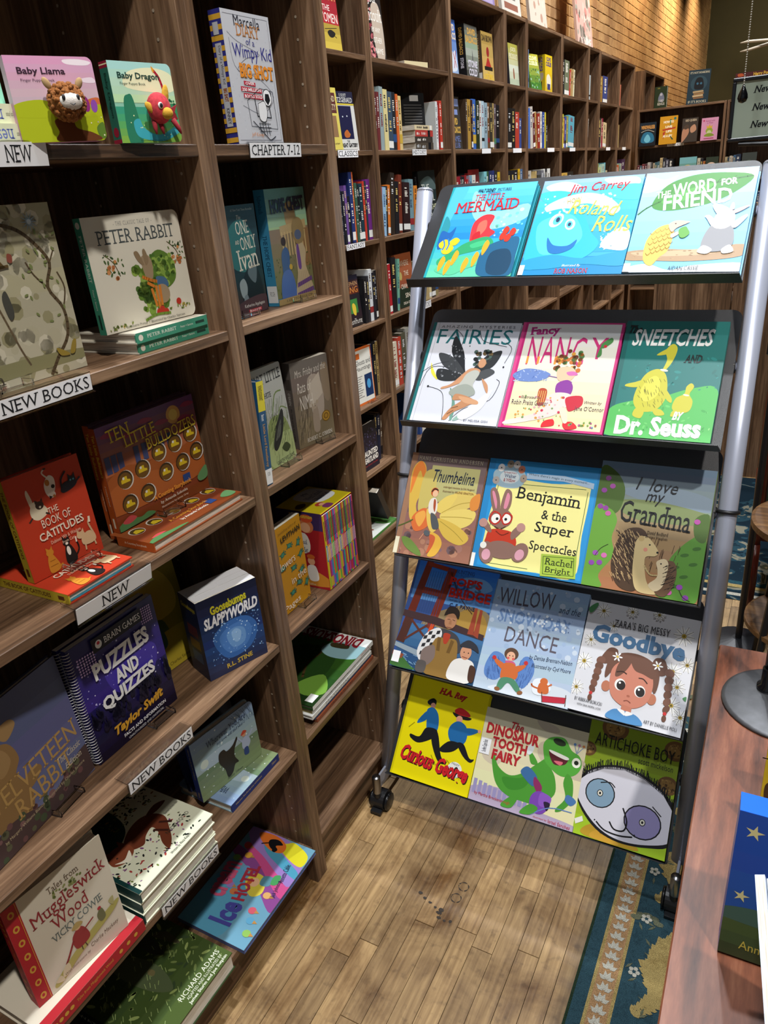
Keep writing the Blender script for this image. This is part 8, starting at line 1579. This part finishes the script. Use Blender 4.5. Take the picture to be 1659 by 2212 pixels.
MB().lathe([(0.002, 0.034), (0.005, 0.026), (0.011, 0.012), (0.0125, 0.004), (0.009, -0.004), (0.002, -0.007)], 16).obj('drop_weight', solid('black_gloss', '0E0F12', 0.12), t, True)
b = MB(); z = 0.036
while z < 3.66: b.ball((0, 0, z), 0.0020, nu=6, nv=4); z += 0.0052
o = b.obj('bead_chain', solid('pale_beads', 'D0CCC0', 0.4, 0.3), t, True); o['kind'] = 'stuff'
for k, (p0, p1) in enumerate((((0.535, 4.0, 2.044), (0.80, 4.0, 2.03)), ((0.537, 4.0, 2.012), (0.80, 4.05, 2.06)))):
    o = MB().tube([p0, (p0[0] + .03, p0[1], p0[2] + .002), p1], [0.002, 0.0055, 0.0065], 10).obj('wooden_rod', solid('pale_wood_rod', 'C8B8A0', 0.5), None, True)
    tag(o, ['upper', 'lower'][k] + ' pale wooden rod crossing behind the bead chain', 'rod', 'pale wooden rods')
    MB().tube([(p1[0] - .01, p1[1], p1[2]), (p1[0] - .01, p1[1], 5.399)], 0.0015, 6).obj('hanging_cord', solid('pale_beads', 'D0CCC0', 0.4, 0.3), o)

# ------------------------------------------------------------------ table with display, books
TBL = wood('rosewood_top', 1, '34190F', '784630', '9E6A4E', fine=42, stretch=7, rough=0.4)
t = thing('display_table', 'dark reddish wood table top at the right frame edge', 'table', loc=(0.8655, 0.15, 0)); t.rotation_euler = (0, 0, 0.0178)
MB().bev(0, 0.8, 0, 1.21, 0.712, 0.740, 0.002).obj('table_top', TBL, t)
for lx, ly in ((0.12, 0.06), (0.74, 0.06), (0.12, 1.10), (0.74, 1.10)): MB().bev(lx, lx + 0.05, ly, ly + 0.05, 0.0082, 0.712, 0.002).obj('leg', TBL, t)
MB().box(0.14, 0.77, 0.08, 0.10, 0.63, 0.712).box(0.14, 0.77, 1.11, 1.13, 0.63, 0.712).obj('apron', TBL, t)
t = thing('pole_stand', 'grey half-moon based black pole stand on the wood table', 'stand', loc=(0.962, 1.205, 0.7402))
MB().lathe([(0.100, 0), (0.101, 0.002), (0.100, 0.0045), (0.094, 0.0065), (0.02, 0.0075)], 40).obj('base_plate', solid('grey_plate', '4E4F52', 0.42, 0.5, noise=0.15, scale=60), t, True)
MB().lathe([(0.019, 0.007), (0.019, 0.014), (0.013, 0.017), (0.013, 0.050), (0.0115, 0.052)], 20, (-0.028, 0.03, 0)).obj('socket', solid('black_gloss', '0E0F12', 0.12), t, True)
MB().tube([(-0.028, 0.03, 0.05), (-0.028, 0.03, 0.62)], 0.0105, 16).obj('pole', solid('black_gloss', '0E0F12', 0.12), t, True)
MB().bev(-0.10, 0.20, 0.02, 0.04, 0.60, 0.82, 0.003).obj('sign_back', solid('black_frame', '17181C', 0.35), t)
a = Art(0.15, 0.205, .28).grad('1E469C', '244E98', 5, 0, 66).grad('4A5A34', '34442A', 4, 66, 100).s('3E5A50', 0, 66, 40, 62, 99, 68, 99, 74, 0, 74)
for u, v, r_ in ((12, 12, 7), (30, 24, 5), (60, 10, 6), (10, 56, 6), (34, 66, 4), (80, 40, 6), (52, 50, 4)): a.star('C8C08A', u, v, r_, 5, .35, 10)
a.s('C8B8A0', 40, 40, 60, 30, 90, 50, 70, 62, 44, 58).t('Ann Whitford Paul', 'B8A84A', 14, 87, 84, 93, '')
o = book('hardcover_book', 'blue starry picture book standing on the wood table', pose((0.9075, 0.686, 0.7405), Vector((1, 0.03, 0)), Vector((0.02, 0.12, 1))), 0.15, 0.205, 0.034, '2A5AC8', 'books on the wood table', a, None, True, 0.004)
MB().box(0.0, 0.15, 0.0, 0.034, 0.2052, 0.2056).obj('top_edge', ink('2A6AE0', 0.25), o)
for k in range(2):
    book('picture_book', ['thin standing book with white top edge beside the starry one', 'second thin white-edged book at the right frame edge'][k], pose((1.0015 + 0.0112 * k, 0.640, 0.7440), (0.114, -1, 0), (-0.34, -0.0388, 0.94)), 0.24, 0.212, 0.0095, 'C8D4E4', 'books on the wood table', None, None, False)
book('picture_book', 'yellow book cut off by the right frame edge on the table', pose((0.937, 0.945, 0.7405), (1, 0, 0), (0, 0.1, 1)), 0.18, 0.135, 0.014, 'C0A41E', 'books on the wood table', Art(.18, .135, .4).bg('C0A41E').s('3A2A1A', 2, 70, 8, 64, 16, 80, 4, 90))
t = thing('acrylic_holder', 'clear acrylic holder standing in front of the yellow book', 'holder', loc=(0.930, 0.900, 0.7403))
MB().box(0, 0.2, 0, 0.002, 0, 0.13).obj('front_panel', ACR, t); MB().box(0, 0.2, 0.002, 0.030, 0, 0.002).obj('base', ACR, t)

# ------------------------------------------------------------------ seating behind the rack
MAH = solid('mahogany', '5E2418', 0.28, noise=0.25, scale=25); TEAL = solid('teal_fabric', '2F5F58', 0.9, noise=0.12, scale=200, bump=0.4, bscale=500)
def chair(label, x, y):
    c = thing('chair', label, 'chair', 'teal chairs behind the rack', loc=(x, y, 0)); W = 0.50
    loop = [(0, 0, 0.30), (0, 0, 0.62), (0.015, 0, 0.68), (0.06, 0, 0.715), (W - 0.06, 0, 0.715), (W - 0.015, 0, 0.68), (W, 0, 0.62), (W, 0, 0.30)]
    MB().tube(crom(loop, False, 4), 0.016, 12).obj('back_frame', MAH, c, True)
    MB().bev(0.02, W - 0.02, -0.018, 0.03, 0.32, 0.685, 0.016).obj('backrest', TEAL, c)
    MB().bev(0.0, W, 0.02, 0.50, 0.34, 0.43, 0.025).obj('seat', TEAL, c)
    MB().box(0.01, W - 0.01, 0.03, 0.49, 0.30, 0.34).obj('seat_rail', MAH, c)
    for lx in (0.0, W):
        MB().tube([(lx, 0, 0.30), (lx + 0.005, -0.02, 0.15), (lx + 0.005, -0.05, 0.001)], [0.017, 0.016, 0.013], 12).obj('leg', MAH, c, True)
        MB().tube([(lx, 0.47, 0.34), (lx, 0.48, 0.001)], [0.018, 0.013], 12).obj('leg', MAH, c, True)
        MB().tube(crom([(lx, 0.0, 0.55), (lx, 0.25, 0.565), (lx, 0.44, 0.55), (lx, 0.48, 0.48), (lx, 0.48, 0.34)], False, 4), 0.015, 10).obj('arm', MAH, c, True)
    return c
chair('nearer teal chair with mahogany frame behind the right rack post', 0.868, 2.75)
chair('farther teal chair of which only the red top rail shows', 0.84, 3.55)
RUS = wood('rustic_top', 0, '3A2616', '6A4A2A', '8E6A40', fine=60, stretch=8, rough=0.45)
t = thing('side_table', 'round two-tier rustic side table with black metal legs', 'side table', loc=(1.055, 2.33, 0))
MB().lathe([(0.195, 0.575), (0.205, 0.58), (0.205, 0.60), (0.195, 0.604)], 40).obj('table_top', RUS, t)
MB().lathe([(0.180, 0.235), (0.188, 0.24), (0.188, 0.255), (0.180, 0.258)], 40).obj('lower_shelf', RUS, t)
for k in range(4):
    q = R(45 + 90 * k); MB().tube([(0.15 * math.cos(q), 0.15 * math.sin(q), 0.575), (0.20 * math.cos(q), 0.20 * math.sin(q), 0.001)], 0.011, 8).obj('leg', solid('black_metal', '15161A', 0.45), t)
rug2 = thing('rug', 'navy and cream patterned rug lying under the teal chairs', 'rug', 'patterned rugs', loc=(0.62, 2.84, 0))
MB().bev(0, 1.8, 0, 1.34, 0.0006, 0.0032, 0.001).obj('pile', rug_mat('rug_floral', ['1B2E3A', '2C4A56', '8E8A78', '5A5A44', 'A89468'], 9, 3.3), rug2)
for k, (d, m_) in enumerate(((0.03, CREAM), (0.10, GOLD), (0.13, TEALR))):
    MB().box(0.01, 1.79, d, d + 0.022, 0.0034, 0.0038).obj('border_band', m_, rug2)
